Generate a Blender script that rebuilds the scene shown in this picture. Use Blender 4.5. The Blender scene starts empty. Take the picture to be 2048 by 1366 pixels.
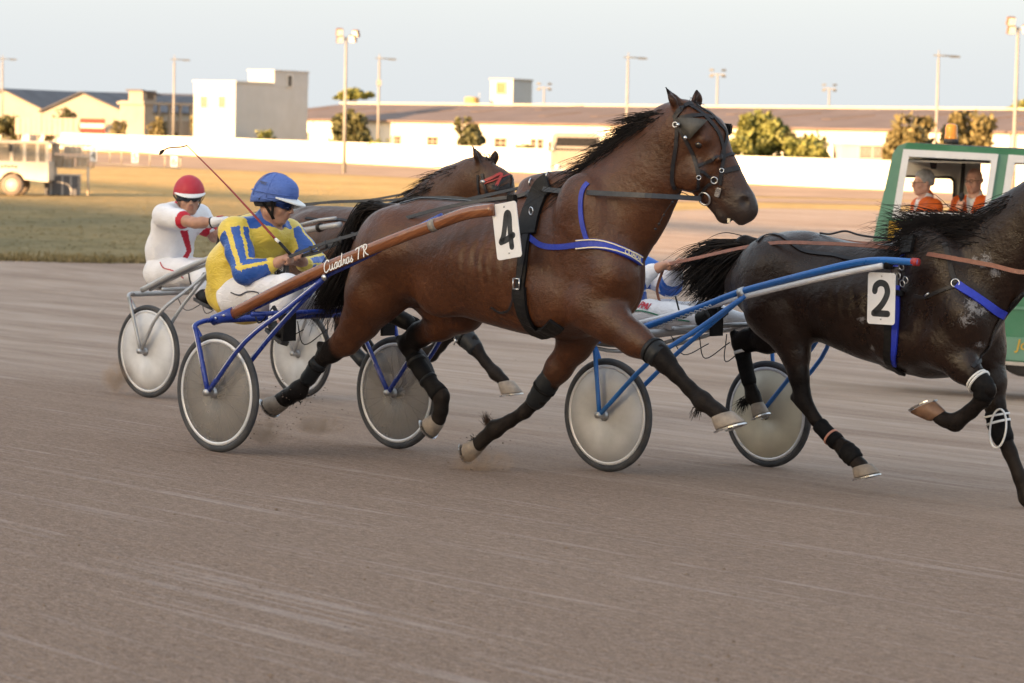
import bpy, bmesh, math, random
import numpy as np
from mathutils import Vector, Matrix
from mathutils.bvhtree import BVHTree
random.seed(7); rng = np.random.default_rng(11)
SC = bpy.context.scene
COL = SC.collection

# ------------------------------------------------------------------ camera, sky, sun, exposure
FPX, CX, CY = 5690., 1024., 683.                      # focal length and image centre of the 2048 x 1366 photograph
PITCH, ROLL = math.atan((683-260)/FPX), 0.0215
CAM = np.array([0., 0., 1.88])
FW = np.array([0, math.cos(PITCH), -math.sin(PITCH)])
_rt = np.array([1., 0, 0]); _up = np.cross(_rt, FW)
RT = math.cos(ROLL)*_rt+math.sin(ROLL)*_up
UP = -math.sin(ROLL)*_rt+math.cos(ROLL)*_up
cam = bpy.data.cameras.new('camera'); camo = bpy.data.objects.new('camera', cam); COL.objects.link(camo)
cam.sensor_width = 36; cam.lens = FPX/2048*36; cam.clip_start = .1; cam.clip_end = 9000
camo.matrix_world = Matrix(((RT[0], UP[0], -FW[0], 0), (RT[1], UP[1], -FW[1], 0), (RT[2], UP[2], -FW[2], CAM[2]), (0, 0, 0, 1)))
cam.dof.use_dof = True; cam.dof.focus_distance = 15.6; cam.dof.aperture_fstop = 5.0
SC.camera = camo

SUN_EL, SUN_AZ = math.radians(9), (-0.75, -0.66)     # low evening sun behind the camera to the left
_l = math.hypot(*SUN_AZ); SUN_DIR = Vector((SUN_AZ[0]/_l*math.cos(SUN_EL), SUN_AZ[1]/_l*math.cos(SUN_EL), math.sin(SUN_EL)))
W = bpy.data.worlds.new('World'); SC.world = W; W.use_nodes = True
nt = W.node_tree; nt.nodes.clear()
sky = nt.nodes.new('ShaderNodeTexSky'); sky.sky_type = 'NISHITA'; sky.sun_disc = False
sky.sun_elevation = SUN_EL; sky.sun_rotation = math.atan2(SUN_DIR.x, SUN_DIR.y)
sky.air_density = 1.0; sky.dust_density = 6.0; sky.ozone_density = 1.0
bg = nt.nodes.new('ShaderNodeBackground'); bg.inputs['Strength'].default_value = 0.05
veil = nt.nodes.new('ShaderNodeBackground')           # thin even high cloud veil over the whole sky
veil.inputs['Color'].default_value = (.92, .97, 1., 1); veil.inputs['Strength'].default_value = 0.152
addv = nt.nodes.new('ShaderNodeAddShader'); wo = nt.nodes.new('ShaderNodeOutputWorld')
nt.links.new(sky.outputs[0], bg.inputs[0]); nt.links.new(bg.outputs[0], addv.inputs[0]); nt.links.new(veil.outputs[0], addv.inputs[1])
nt.links.new(addv.outputs[0], wo.inputs[0])
sl = bpy.data.lights.new('sun', 'SUN'); sl.energy = 4.3; sl.angle = math.radians(.5); sl.color = (1, .60, .29)
so = bpy.data.objects.new('sun', sl); COL.objects.link(so)
so.rotation_euler = SUN_DIR.to_track_quat('Z', 'Y').to_euler()
SC.view_settings.view_transform = 'Standard'; SC.view_settings.look = 'None'
SC.view_settings.exposure = 2.44; SC.view_settings.gamma = 1
SC.cycles.max_bounces = 6; SC.cycles.transparent_max_bounces = 12

# ------------------------------------------------------------------ small maths
def ray(x, y):
    d = FW*FPX+RT*(x-CX)-UP*(y-CY)
    return d/np.linalg.norm(d)
HEAD = math.radians(42.5)                             # the race runs to the right and towards the camera
U_ = np.array([math.cos(HEAD), -math.sin(HEAD), 0.]); N_ = np.array([math.sin(HEAD), math.cos(HEAD), 0.])
BANK, P0, P1, PN = .055, 11.0, 30.0, 7.5                # banked track: slope, level line, foot of the bank, near lip
ZI = -BANK*(P1-P0)                                    # level of the infield
def gz(perp): return -BANK*(min(max(perp, PN), P1)-P0)
def hit(x, y, p, n):
    d = ray(x, y); return CAM+d*(np.dot(np.asarray(p)-CAM, n)/np.dot(d, n))
_gn = np.array([0, 0, 1.])+BANK*N_
def on_track(x, y): return hit(x, y, N_*P0, _gn)
def G(x, y, z=None): return hit(x, y, (0, 0, ZI if z is None else z), np.array([0, 0, 1.]))
def B(x, y, D): return hit(x, y, (0, D, 0), np.array([0, 1., 0]))
class Frame:
    """A thing's own axes: x ahead, y to its left, z up, standing at o."""
    def __init__(s, o, yaw):
        s.o = np.array(o, float); s.yaw = yaw
        c, k = math.cos(yaw), math.sin(yaw); s.X = np.array([c, k, 0.]); s.Y = np.array([-k, c, 0.])
    def loc(s, p):
        d = np.asarray(p, float)-s.o; return np.array([d@s.X, d@s.Y, d[2]])
    def wor(s, p): return s.o+s.X*p[0]+s.Y*p[1]+np.array([0, 0, p[2]])
    def px(s, x, y, l=0.): return s.loc(hit(x, y, s.o+s.Y*l, s.Y))
    def ray(s, x, y):
        d = ray(x, y); return s.loc(CAM), np.array([d@s.X, d@s.Y, d[2]])

# ------------------------------------------------------------------ objects
def tag(o, label=None, cat=None, group=None, kind=None):
    if label: o['label'] = label
    if cat: o['category'] = cat
    if group: o['group'] = group
    if kind: o['kind'] = kind
    return o
def thing(name, label, cat, fr=None, loc=(0, 0, 0), yaw=0, group=None):
    o = bpy.data.objects.new(name, None); COL.objects.link(o); o.empty_display_size = .2
    if fr is not None: o.location = fr.o; o.rotation_euler = (0, 0, fr.yaw)
    else: o.location = loc; o.rotation_euler = (0, 0, yaw)
    return tag(o, label, cat, group)
def link_mesh(name, me, m, parent=None):
    o = bpy.data.objects.new(name, me); COL.objects.link(o)
    if m is not None:
        for mm in (m if isinstance(m, (list, tuple)) else [m]): me.materials.append(mm)
    if parent is not None: o.parent = parent
    return o
def copy_tree(o, parent=None):
    c = o.copy(); COL.objects.link(c)
    if parent is not None: c.parent = parent
    for ch in list(o.children): copy_tree(ch, c)
    return c
def mesh_np(name, V, Fc, m, parent=None, smooth=True, attrs=None):
    me = bpy.data.meshes.new(name); V = np.asarray(V, np.float32)
    me.from_pydata(V.tolist() if len(V) < 20000 else V, [], Fc if isinstance(Fc, list) else Fc.tolist())
    if smooth: me.polygons.foreach_set('use_smooth', np.ones(len(me.polygons), bool))
    for k, v in (attrs or {}).items():
        a = me.attributes.new(k, 'FLOAT', 'POINT'); a.data.foreach_set('value', np.asarray(v, np.float32))
    me.update()
    return link_mesh(name, me, m, parent)

class MB:
    """Collects simple solids into one mesh."""
    def __init__(s): s.v = []; s.f = []; s.sm = []; s.mi = []
    def add(s, V, Fc, smooth=False, mi=0):
        b = len(s.v); s.v += [tuple(map(float, p)) for p in V]; s.f += [tuple(b+i for i in f) for f in Fc]
        s.sm += [smooth]*len(Fc); s.mi += [mi]*len(Fc); return s
    def box(s, c, d, R=None, mi=0, taper=1.0):
        x, y, z = np.array(d)/2; V = np.array([[i*x*(taper if k > 0 else 1), j*y*(taper if k > 0 else 1), k*z] for i in (-1, 1) for j in (-1, 1) for k in (-1, 1)])
        if R is not None: V = V@np.array(R).T
        return s.add(V+np.array(c), [(0, 1, 3, 2), (4, 6, 7, 5), (0, 4, 5, 1), (2, 3, 7, 6), (0, 2, 6, 4), (1, 5, 7, 3)], mi=mi)
    def hexa(s, P, mi=0):  # 8 corners: bottom 4 then top 4, same turn
        return s.add(P, [(3, 2, 1, 0), (4, 5, 6, 7), (0, 1, 5, 4), (1, 2, 6, 5), (2, 3, 7, 6), (3, 0, 4, 7)], mi=mi)
    def tube(s, P, r, n=8, closed=False, cap=True, flat=1.0, upv=None, smooth=True, mi=0):
        P = np.asarray(P, float); m = len(P); rr = np.full(m, r, float) if np.isscalar(r) else np.asarray(r, float)
        T = np.gradient(P, axis=0) if not closed else np.roll(P, -1, 0)-np.roll(P, 1, 0)
        T /= np.linalg.norm(T, axis=1)[:, None]+1e-12
        upv = np.array([0, 0, 1.]) if upv is None else np.asarray(upv, float)
        if abs(T[0]@upv) > .95 and upv[2] == 1: upv = np.array([0, 1., 0])
        A = None; V = []
        for i in range(m):
            a = upv if A is None else A
            a = a-T[i]*(a@T[i]); a /= np.linalg.norm(a)+1e-12; A = a; b = np.cross(T[i], a)
            for k in range(n):
                t = 2*math.pi*k/n+(math.pi/4 if n == 4 else 0); V.append(P[i]+rr[i]*(math.cos(t)*a*flat+math.sin(t)*b))
        Fc = []
        for i in range(m if closed else m-1):
            j = (i+1) % m
            for k in range(n):
                q = (k+1) % n; Fc.append((i*n+k, i*n+q, j*n+q, j*n+k))
        if cap and not closed: Fc += [tuple(range(n-1, -1, -1)), tuple((m-1)*n+k for k in range(n))]
        return s.add(V, Fc, smooth, mi)
    def lathe(s, prof, o, ax, n=32, smooth=True, mi=0, closed=False):  # prof: (radius, along axis)
        ax = np.array(ax, float); ax /= np.linalg.norm(ax); a = np.cross(ax, [0, 0, 1.] if abs(ax[2]) < .9 else [1., 0, 0]); a /= np.linalg.norm(a); b = np.cross(ax, a)
        V = []; m = len(prof)
        for r, h in prof:
            for k in range(n):
                t = 2*math.pi*k/n; V.append(np.array(o)+ax*h+r*(math.cos(t)*a+math.sin(t)*b))
        Fc = [(i % m*n+k, i % m*n+(k+1) % n, (i+1) % m*n+(k+1) % n, (i+1) % m*n+k) for i in range(m if closed else m-1) for k in range(n)]
        return s.add(V, Fc, smooth, mi)
    def ell(s, c, r, n=12, R=None, mi=0, zmin=-1.):
        V = []; Fc = []; m = n//2+1; th0 = math.acos(max(-1, zmin))
        for i in range(m):
            t = th0*i/(m-1)
            for k in range(n):
                q = 2*math.pi*k/n; V.append([r[0]*math.sin(t)*math.cos(q), r[1]*math.sin(t)*math.sin(q), r[2]*math.cos(t)])
        V = np.array(V)
        if R is not None: V = V@np.array(R).T
        for i in range(m-1):
            for k in range(n): Fc.append((i*n+k, (i+1)*n+k, (i+1)*n+(k+1) % n, i*n+(k+1) % n))
        return s.add(V+np.array(c), Fc, True, mi)
    def plate(s, poly, o, ax, ay, th, mi=0):  # flat polygon with thickness, in the plane ax, ay
        ax, ay = np.array(ax, float), np.array(ay, float); nn = np.cross(ax, ay); nn /= np.linalg.norm(nn); n = len(poly)
        f = [np.array(o)+ax*p[0]+ay*p[1]+nn*th/2 for p in poly]; b = [q-nn*th for q in f]
        return s.add(f+b, [tuple(range(n)), tuple(range(2*n-1, n-1, -1))]+[(i+n, (i+1) % n+n, (i+1) % n, i) for i in range(n)], mi=mi)
    def build(s, name, m, parent=None, bevel=0):
        me = bpy.data.meshes.new(name); me.from_pydata(s.v, [], s.f); me.polygons.foreach_set('use_smooth', s.sm); me.polygons.foreach_set('material_index', s.mi)
        bm = bmesh.new(); bm.from_mesh(me)
        bmesh.ops.remove_doubles(bm, verts=bm.verts, dist=1e-5)
        bmesh.ops.recalc_face_normals(bm, faces=bm.faces)
        if bevel:
            ed = [e for e in bm.edges if len(e.link_faces) == 2 and e.calc_face_angle(0) > .6]
            bmesh.ops.bevel(bm, geom=ed, offset=bevel, segments=2, affect='EDGES', clamp_overlap=True)
        bm.to_mesh(me); bm.free(); me.update()
        return link_mesh(name, me, m, parent)

def spline(P, n=6, closed=False):
    P = [np.asarray(p, float) for p in P]; out = []; m = len(P)
    for i in range(m if closed else m-1):
        if closed: a, b, c, d = P[i-1], P[i], P[(i+1) % m], P[(i+2) % m]
        else: b, c = P[i], P[i+1]; a = P[i-1] if i else 2*b-c; d = P[i+2] if i+2 < m else 2*c-b
        for k in range(n):
            t = k/n; out.append(.5*((2*b)+(c-a)*t+(2*a-5*b+4*c-d)*t*t+(3*b-a-3*c+d)*t**3))
    if not closed: out.append(P[-1])
    return np.array(out)
def rotz(a): return np.array([[math.cos(a), -math.sin(a), 0], [math.sin(a), math.cos(a), 0], [0, 0, 1]])
def unit(v): v = np.asarray(v, float); return v/np.linalg.norm(v)

# ------------------------------------------------------------------ materials
class NT:
    def __init__(s, name):
        s.m = bpy.data.materials.new(name); s.m.use_nodes = True; s.t = s.m.node_tree; s.p = s.t.nodes['Principled BSDF']; s.out = s.t.nodes['Material Output']
    def n(s, typ, **kw):
        x = s.t.nodes.new(typ)
        for k, v in kw.items():
            if k.startswith('i_'):
                key = k[2:].replace('_', ' '); x.inputs[int(key) if key.isdigit() else key].default_value = v
            else: setattr(x, k, v)
        return x
    def l(s, a, b): s.t.links.new(a, b)
    def coords(s, scale=(1, 1, 1), rot=(0, 0, 0)):
        c = s.n('ShaderNodeTexCoord'); mp = s.n('ShaderNodeMapping'); mp.inputs['Scale'].default_value = scale; mp.inputs['Rotation'].default_value = rot
        s.l(c.outputs['Object'], mp.inputs[0]); return mp.outputs[0]
    def noise(s, vec, scale, detail=4, rough=.55, dist=0.):
        x = s.n('ShaderNodeTexNoise'); x.inputs['Scale'].default_value = scale; x.inputs['Detail'].default_value = detail; x.inputs['Roughness'].default_value = rough; x.inputs['Distortion'].default_value = dist
        s.l(vec, x.inputs['Vector']); return x.outputs['Fac']
    def ramp(s, fac, stops, interp='LINEAR'):
        r = s.n('ShaderNodeValToRGB'); r.color_ramp.interpolation = interp; e = r.color_ramp.elements
        while len(e) < len(stops): e.new(.5)
        for q, (p, c) in zip(e, stops): q.position = p; q.color = (*c, 1) if len(c) == 3 else c
        s.l(fac, r.inputs[0]); return r.outputs[0]
    def mix(s, fac, a, b, typ='MIX'):
        x = s.n('ShaderNodeMix', data_type='RGBA', blend_type=typ)
        for sock, v in ((x.inputs[0], fac), (x.inputs[6], a), (x.inputs[7], b)):
            if hasattr(v, 'is_output'): s.l(v, sock)
            else: sock.default_value = v if not isinstance(v, tuple) or len(v) == 4 else (*v, 1)
        return x.outputs[2]
    def math(s, op, a, b=0.):
        x = s.n('ShaderNodeMath', operation=op)
        for sock, v in ((x.inputs[0], a), (x.inputs[1], b)):
            if hasattr(v, 'is_output'): s.l(v, sock)
            else: sock.default_value = v
        return x.outputs[0]
    def attr(s, name): return s.n('ShaderNodeAttribute', attribute_name=name).outputs['Fac']
    def bump(s, h, strength=.3, dist=.01):
        b = s.n('ShaderNodeBump'); b.inputs['Strength'].default_value = strength; b.inputs['Distance'].default_value = dist
        s.l(h, b.inputs['Height']); s.l(b.outputs[0], s.p.inputs['Normal']); return b
    def col(s, c): s.l(c, s.p.inputs['Base Color'])
    def set(s, **kw):
        for k, v in kw.items(): s.p.inputs[k.replace('_', ' ')].default_value = v
        return s
_M = {}
def mat(name, col, rough=.5, metal=0., var=.18, vs=6., bump=0., bs=60., spec=.5, sheen=0., dirt=None, da=.4):
    if name in _M: return _M[name]
    t = NT(name); v = t.coords(); nz = t.noise(v, vs, 6, .6)
    lo = tuple(c*(1-var) for c in col); hi = tuple(min(1, c*(1+var)) for c in col)
    c = t.ramp(nz, [(.3, lo), (.7, hi)])
    if dirt is not None:
        dn = t.noise(v, vs*.45, 8, .7); c = t.mix(t.math('MULTIPLY', t.ramp(dn, [(.45, (0, 0, 0)), (.75, (1, 1, 1))]), da), c, dirt)
    t.col(c); t.set(Roughness=rough, Metallic=metal)
    t.p.inputs['Specular IOR Level'].default_value = spec
    if sheen: t.p.inputs['Sheen Weight'].default_value = sheen
    rn = t.noise(v, vs*3, 4); rr = t.ramp(rn, [(.3, (max(0, rough-.08),)*3), (.7, (min(1, rough+.1),)*3)]); t.l(rr, t.p.inputs['Roughness'])
    if bump: t.bump(t.noise(v, bs, 3), bump, .004)
    _M[name] = t.m; return t.m

# ================================================================== SETTING
def m_track():
    t = NT('track_sand'); v0 = t.coords((1, 1, 1), (0, 0, HEAD)); v = t.coords((1, 1, 1), (0, 0, HEAD+.11))     # x runs along the race
    def st(sx, sy, sc, d=5, r=.6, di=0.):
        mp = t.n('ShaderNodeMapping'); mp.inputs['Scale'].default_value = (sx, sy, 1); t.l(v, mp.inputs[0]); return t.noise(mp.outputs[0], sc, d, r, di)
    a = st(.22, 1, .8, 7, .68, .4); b = st(.10, 1, 5.5, 6, .68); c = st(.3, 1, 22., 4, .65); d = st(1, 1, 1.1, 6, .65); e = st(.34, 1, 62., 4, .7); g = st(.6, 1, 170., 2); ln = st(.010, 1, 3.4, 2, .5); l2 = st(.025, 1, 24., 3, .6); pt = st(.7, 1, 5., 5, .7)
    col = t.ramp(a, [(.30, (.150, .090, .060)), (.5, (.240, .155, .108)), (.70, (.335, .240, .180))])
    col = t.mix(.36, col, t.ramp(b, [(.3, (.155, .100, .073)), (.65, (.30, .212, .160))]))
    col = t.mix(.40, col, t.ramp(c, [(.3, (.13, .083, .060)), (.7, (.32, .235, .182))]))
    col = t.mix(.58, col, t.ramp(e, [(.32, (.075, .046, .034)), (.5, (.215, .148, .108)), (.68, (.42, .32, .255))]))
    col = t.mix(.30, col, t.ramp(g, [(.38, (.07, .045, .035)), (.62, (.42, .33, .28))]))
    brk = t.ramp(d, [(.40, (0, 0, 0)), (.60, (1, 1, 1))])
    pale = t.math('MULTIPLY', t.ramp(ln, [(.52, (0, 0, 0)), (.535, (1, 1, 1)), (.555, (0, 0, 0)), (.66, (0, 0, 0)), (.675, (1, 1, 1)), (.70, (0, 0, 0))]), brk)
    p2 = t.math('MULTIPLY', t.ramp(l2, [(.60, (0, 0, 0)), (.70, (1, 1, 1))]), t.ramp(pt, [(.45, (0, 0, 0)), (.65, (1, 1, 1))]))
    col = t.mix(t.math('MULTIPLY', pale, .42), col, (.44, .37, .34)); col = t.mix(t.math('MULTIPLY', p2, .30), col, (.42, .35, .32))
    hoofm = t.math('MULTIPLY', t.ramp(pt, [(.62, (0, 0, 0)), (.74, (1, 1, 1))]), t.ramp(c, [(.4, (0, 0, 0)), (.6, (1, 1, 1))]))
    col = t.mix(t.math('MULTIPLY', hoofm, .6), col, (.105, .066, .046))
    # the middle of the track is paler and drier than the part close to the rail
    sep = t.n('ShaderNodeSeparateXYZ'); t.l(v0, sep.inputs[0])
    dry = t.n('ShaderNodeMapRange'); dry.inputs['From Min'].default_value = 11.5; dry.inputs['From Max'].default_value = 17.
    t.l(sep.outputs['Y'], dry.inputs[0])
    col = t.mix(t.math('MULTIPLY', t.math('MULTIPLY', dry.outputs[0], .75), t.ramp(a, [(.36, (.25,)*3), (.58, (1,)*3)])), col, t.ramp(b, [(.3, (.29, .215, .170)), (.5, (.40, .318, .262)), (.72, (.50, .42, .372))]))
    t.col(col); t.set(Roughness=.95); t.p.inputs['Specular IOR Level'].default_value = .1
    h = t.math('ADD', t.math('MULTIPLY', b, .9), t.math('ADD', t.math('MULTIPLY', c, .5), t.math('MULTIPLY', e, .35)))
    h = t.math('ADD', h, t.math('MULTIPLY', pt, .6)); h = t.math('ADD', h, t.math('MULTIPLY', g, .10))
    t.bump(h, 1., .04); return t.m
def m_grass():
    t = NT('dry_grass'); v = t.coords()
    a = t.noise(v, .12, 6, .6); b = t.noise(v, 1.4, 5, .65); c = t.noise(v, 14, 3)
    mp = t.n('ShaderNodeMapping'); mp.inputs['Scale'].default_value = (.25, 1, 1); mp.inputs['Rotation'].default_value = (0, 0, .25); t.l(v, mp.inputs[0]); d = t.noise(mp.outputs[0], .5, 5, .6)
    col = t.ramp(a, [(.3, (.36, .235, .090)), (.5, (.45, .30, .125)), (.7, (.52, .36, .165))])
    col = t.mix(.5, col, t.ramp(d, [(.3, (.28, .195, .075)), (.7, (.58, .40, .19))]))
    col = t.mix(.35, col, t.ramp(b, [(.35, (.20, .155, .055)), (.65, (.60, .42, .20))]))
    g = t.n('ShaderNodeSeparateXYZ'); t.l(v, g.inputs[0])       # greener near the track, and darkened so the colour deepens the shade there
    mr = t.n('ShaderNodeMapRange'); mr.inputs['From Min'].default_value = 62; mr.inputs['From Max'].default_value = 52; t.l(g.outputs['X'], mr.inputs[0])
    gm = t.attr('near'); gr = t.ramp(b, [(.3, (.095, .090, .050)), (.55, (.155, .140, .082)), (.75, (.23, .19, .115))])
    col = t.mix(t.math('MULTIPLY', gm, t.ramp(a, [(.3, (.6,)*3), (.7, (.98,)*3)])), col, gr)
    t.col(col); t.set(Roughness=1.); t.p.inputs['Specular IOR Level'].default_value = .1
    t.bump(t.math('ADD', c, t.math('MULTIPLY', b, 1.5)), .9, .08); return t.m
SAND2 = mat('far_sand', (.34, .235, .165), .95, var=.2, vs=.25, spec=.1)
SAND3 = mat('pale_sand', (.45, .345, .265), .95, var=.14, vs=.3, spec=.1)
MG = m_grass()

# ground: one sheet out to the horizon, following the bank of the track
rows = [-160, -60, -20, 0, PN, 9, P0, 14, 18, 22, 26, P1, 34, 38, 42, 46, 50, 56, 62, 70, 80, 95, 120, 160, 220, 320, 500, 900, 2000, 5000]
cols = [-5000, -2000, -900, -500, -340, -250, -180, -130, -100, -80, -60, -50, -40, -30, -22, -16, -11, -7, -3, 0, 3, 7, 11, 16, 25, 40, 60, 100, 200, 500, 1500, 5000]
V = []; A = []
for p in rows:
    for a in cols:
        q = U_*a+N_*p; V.append((q[0], q[1], gz(p)-.012)); A.append(1. if p <= 62 else max(0., 1-(p-62)/26))
nc = len(cols)
Fc = [(i*nc+j, i*nc+j+1, (i+1)*nc+j+1, (i+1)*nc+j) for i in range(len(rows)-1) for j in range(nc-1)]
tag(mesh_np('grass_ground', V, Fc, MG, attrs={'near': A}), kind='structure')
rows = [-60, -20, 0, 4, PN, 8.5, 9.5, P0, 12.5, 14, 16, 18, 20, 22, 24, 26, 28, P1]
cols = [-400, -200, -120, -80, -50, -35, -25, -20, -16, -12, -9, -6, -3, 0, 3, 6, 10, 20, 40, 80, 200]
V = []; nc = len(cols)
for p in rows:
    for a in cols: q = U_*a+N_*p; V.append((q[0], q[1], gz(p)))
Fc = [(i*nc+j, i*nc+j+1, (i+1)*nc+j+1, (i+1)*nc+j) for i in range(len(rows)-1) for j in range(nc-1)]
MT = m_track()
tag(mesh_np('track', V, Fc, MT), kind='structure')
# inner part of the track, ending at the edge of the infield, which bends away to the right
def strip(name, near, far, m, z):
    if near[0][0] > near[-1][0]: near, far = near[::-1], far[::-1]
    Vn = [tuple(q) for q in near]+[tuple(q) for q in far]; n = len(near)
    Vn = [(q[0], q[1], z) for q in Vn]
    return tag(mesh_np(name, Vn, [(i, i+1, n+i+1, n+i) for i in range(n-1)], m), kind='structure')
edge = [(-300, 512), (0, 521), (200, 526), (420, 527), (640, 515), (860, 478), (1080, 442), (1300, 424), (1500, 417), (1700, 420), (2048, 428), (2500, 440)]
pl = [tuple(q) for q in spline([G(x, y) for x, y in edge], 5)]+[tuple(U_*a+N_*P1) for a in (60, 0, -40, -80, -120, -160)]
me = bpy.data.meshes.new('inner_track'); me.from_pydata([(q[0], q[1], ZI+.001) for q in pl], [], [tuple(range(len(pl)))]); bm = bmesh.new(); bm.from_mesh(me)
bmesh.ops.triangulate(bm, faces=bm.faces); bmesh.ops.recalc_face_normals(bm, faces=bm.faces)
for f in bm.faces:
    if f.normal.z < 0: f.normal_flip()
bm.to_mesh(me); bm.free(); tag(link_mesh('inner_track', me, MT), kind='structure')
ef = spline([G(x, y) for x, y in [(1000, 398), (1300, 397), (1500, 396), (1750, 402), (2100, 412), (2500, 425)]], 4)
en = spline([G(x, y) for x, y in [(1000, 403), (1300, 404), (1500, 404), (1750, 410), (2100, 420), (2500, 433)]], 4)
strip('far_turn', en, ef, SAND2, ZI+.004)
bs0 = [G(x, y) for x, y in [(-250, 323), (0, 329), (350, 336), (700, 350), (1100, 369), (1500, 392), (1800, 400), (2300, 412)]]
bs1 = [G(x, y) for x, y in [(-250, 296), (0, 302), (350, 312), (700, 329), (1100, 350), (1500, 371), (1800, 383), (2300, 398)]]
strip('back_straight', bs0, bs1, SAND2, ZI+.006)

# ---- perimeter wall
WHITEB2 = mat('weathered_white', (.42, .43, .43), .85, var=.08, vs=.4, dirt=(.36, .33, .29), da=.4, spec=.2)
WHITE = mat('whitewash', (.58, .56, .52), .85, var=.06, vs=.5, dirt=(.55, .47, .38), da=.35, spec=.2)
CREAM = mat('cream_plaster', (.37, .33, .28), .85, var=.08, vs=.4, dirt=(.42, .34, .26), da=.45, spec=.2)
def wallrun(name, pts, h, th, m, label, parent=None, cap=None):
    pts = [np.array(p) for p in pts]; o = thing(name, label, 'wall', loc=tuple(pts[0]))
    for i in range(len(pts)-1):
        a, b = pts[i]-pts[0], pts[i+1]-pts[0]; d = b-a; L = np.linalg.norm(d); n = max(1, int(L/16))
        side = unit(np.cross(d, [0, 0, 1.]))*th/2
        for k in range(n):
            p, q = a+d*k/n, a+d*((k+1)/n)-unit(d)*.02; mb = MB()
            hz = np.array([0, 0, h+(.02 if k % 2 else 0)])
            mb.hexa([p-side, q-side, q+side, p+side, p-side+hz, q-side+hz, q+side+hz, p+side+hz]).build('wall_panel', m, o)
    return o
wp = [G(x, y) for x, y in [(-420, 272), (191, 301), (683, 325), (1100, 347), (1495, 367), (1765, 379), (2400, 409)]]
wallrun('perimeter_wall', wp, 1.66, .25, WHITE, 'long low whitewashed wall running behind the far side of the racecourse')

# ---- buildings behind the wall
ROOF = mat('brown_roof', (.125, .095, .088), .8, var=.22, vs=.25, spec=.3)
SLATE = mat('slate_roof', (.085, .085, .098), .7, var=.2, vs=.3, spec=.3)
GLASSD = mat('dark_window', (.05, .038, .028), .35, var=.3, vs=1.)
CONC = mat('old_concrete', (.27, .24, .205), .9, var=.14, vs=.4, dirt=(.24, .2, .16), da=.5, spec=.2)
GREYW = mat('grey_render', (.40, .39, .38), .9, var=.1, vs=.5, spec=.2)
def block(mb, fr, s0, s1, l0, l1, z0, z1, mi=0):
    return mb.hexa([(s0, l0, z0), (s1, l0, z0), (s1, l1, z0), (s0, l1, z0), (s0, l0, z1), (s1, l0, z1), (s1, l1, z1), (s0, l1, z1)], mi)
def window(parent, s, z, w, h, l, m_frame, m_glass, mull=2, axis='s', rows=1):
    """A window on the wall plane y = l: sunk pane, frame bars proud of it."""
    mb = MB(); t = .12
    def bx(a0, a1, b0, b1, d0, d1): mb.box(((a0+a1)/2, (d0+d1)/2, (b0+b1)/2), (a1-a0, d1-d0, b1-b0))
    bx(s-w/2-t, s+w/2+t, z+h/2, z+h/2+t, l-.10, l+.05); bx(s-w/2-t, s+w/2+t, z-h/2-t*.7, z-h/2, l-.16, l+.05)
    bx(s-w/2-t, s-w/2, z-h/2, z+h/2, l-.10, l+.05); bx(s+w/2, s+w/2+t, z-h/2, z+h/2, l-.10, l+.05)
    for k in range(1, mull): x = s-w/2+w*k/mull; bx(x-.04, x+.04, z-h/2, z+h/2, l-.07, l+.0)
    for k in range(1, rows): y = z-h/2+h*k/rows; bx(s-w/2, s+w/2, y-.03, y+.03, l-.069, l+.0)
    o = mb.build('window', m_frame, parent)
    p = MB(); p.box((s, l-.02, z), (w, .03, h)); p.build('pane', m_glass, o); return o
# long warehouse
wa, wb = B(640, 285, 285), B(2030, 300, 205); wy = math.atan2(wb[1]-wa[1], wb[0]-wa[0])
fw_ = Frame((wa[0], wa[1], ZI), wy)
def wl(x, y, l=0): return fw_.px(x, y, l)
o = thing('warehouse', 'long low white warehouse with a dark brown roof behind the wall', 'warehouse', fw_)
sL, sR = wl(472, 260)[0], wl(2048, 290)[0]+40
ze = [wl(650, 242)[2], wl(1240, 251)[2], wl(1587, 258)[2], wl(1997, 263)[2]]; ze = sum(ze)/4
depth = 13.; zr = np.mean([wl(x, y, depth)[2] for x, y in [(650, 208), (1240, 215), (1519, 217), (2032, 219)]])
mb = MB(); block(mb, fw_, sL, sR, 0, depth*2, -.5, ze); mb.build('wall', WHITE, o)
mb = MB(); e_ = .5
mb.hexa([(sL-.4, -e_, ze-.05), (sR, -e_, ze-.05), (sR, depth, zr-.12), (sL-.4, depth, zr-.12), (sL-.4, -e_, ze+.12), (sR, -e_, ze+.12), (sR, depth, zr), (sL-.4, depth, zr)])
mb.hexa([(sL-.4, depth, zr-.12), (sR, depth, zr-.12), (sR, depth*2+e_, ze-.05), (sL-.4, depth*2+e_, ze-.05), (sL-.4, depth, zr), (sR, depth, zr), (sR, depth*2+e_, ze+.12), (sL-.4, depth*2+e_, ze+.12)])
for k in range(60):
    x = sL+2+k*(sR-sL)/60; t0 = random.uniform(.3, .75)
    if k % 3 == 0:
        a = np.array((x, -e_+(depth+e_)*t0, ze+.13+(zr-ze-.12)*t0)); d = np.array((random.uniform(1.2, 2.2), 3.2, 0)); d[2] = (zr-ze-.12)*3.2/(depth+e_)
        mb.hexa([a, a+(1.1, 0, 0), a+d+(1.1, 0, 0), a+d, a+(0, 0, .05), a+(1.1, 0, .05), a+d+(1.1, 0, .05), a+d+(0, 0, .05)], 1)
rf = mb.build('roof', [ROOF, mat('roof_patch', (.095, .07, .062), .85)], o)
mb = MB(); mb.box(((sL+sR)/2, depth, zr+.12), (sR-sL+.4, .5, .18)); mb.build('ridge_cap', CREAM, rf)
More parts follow.
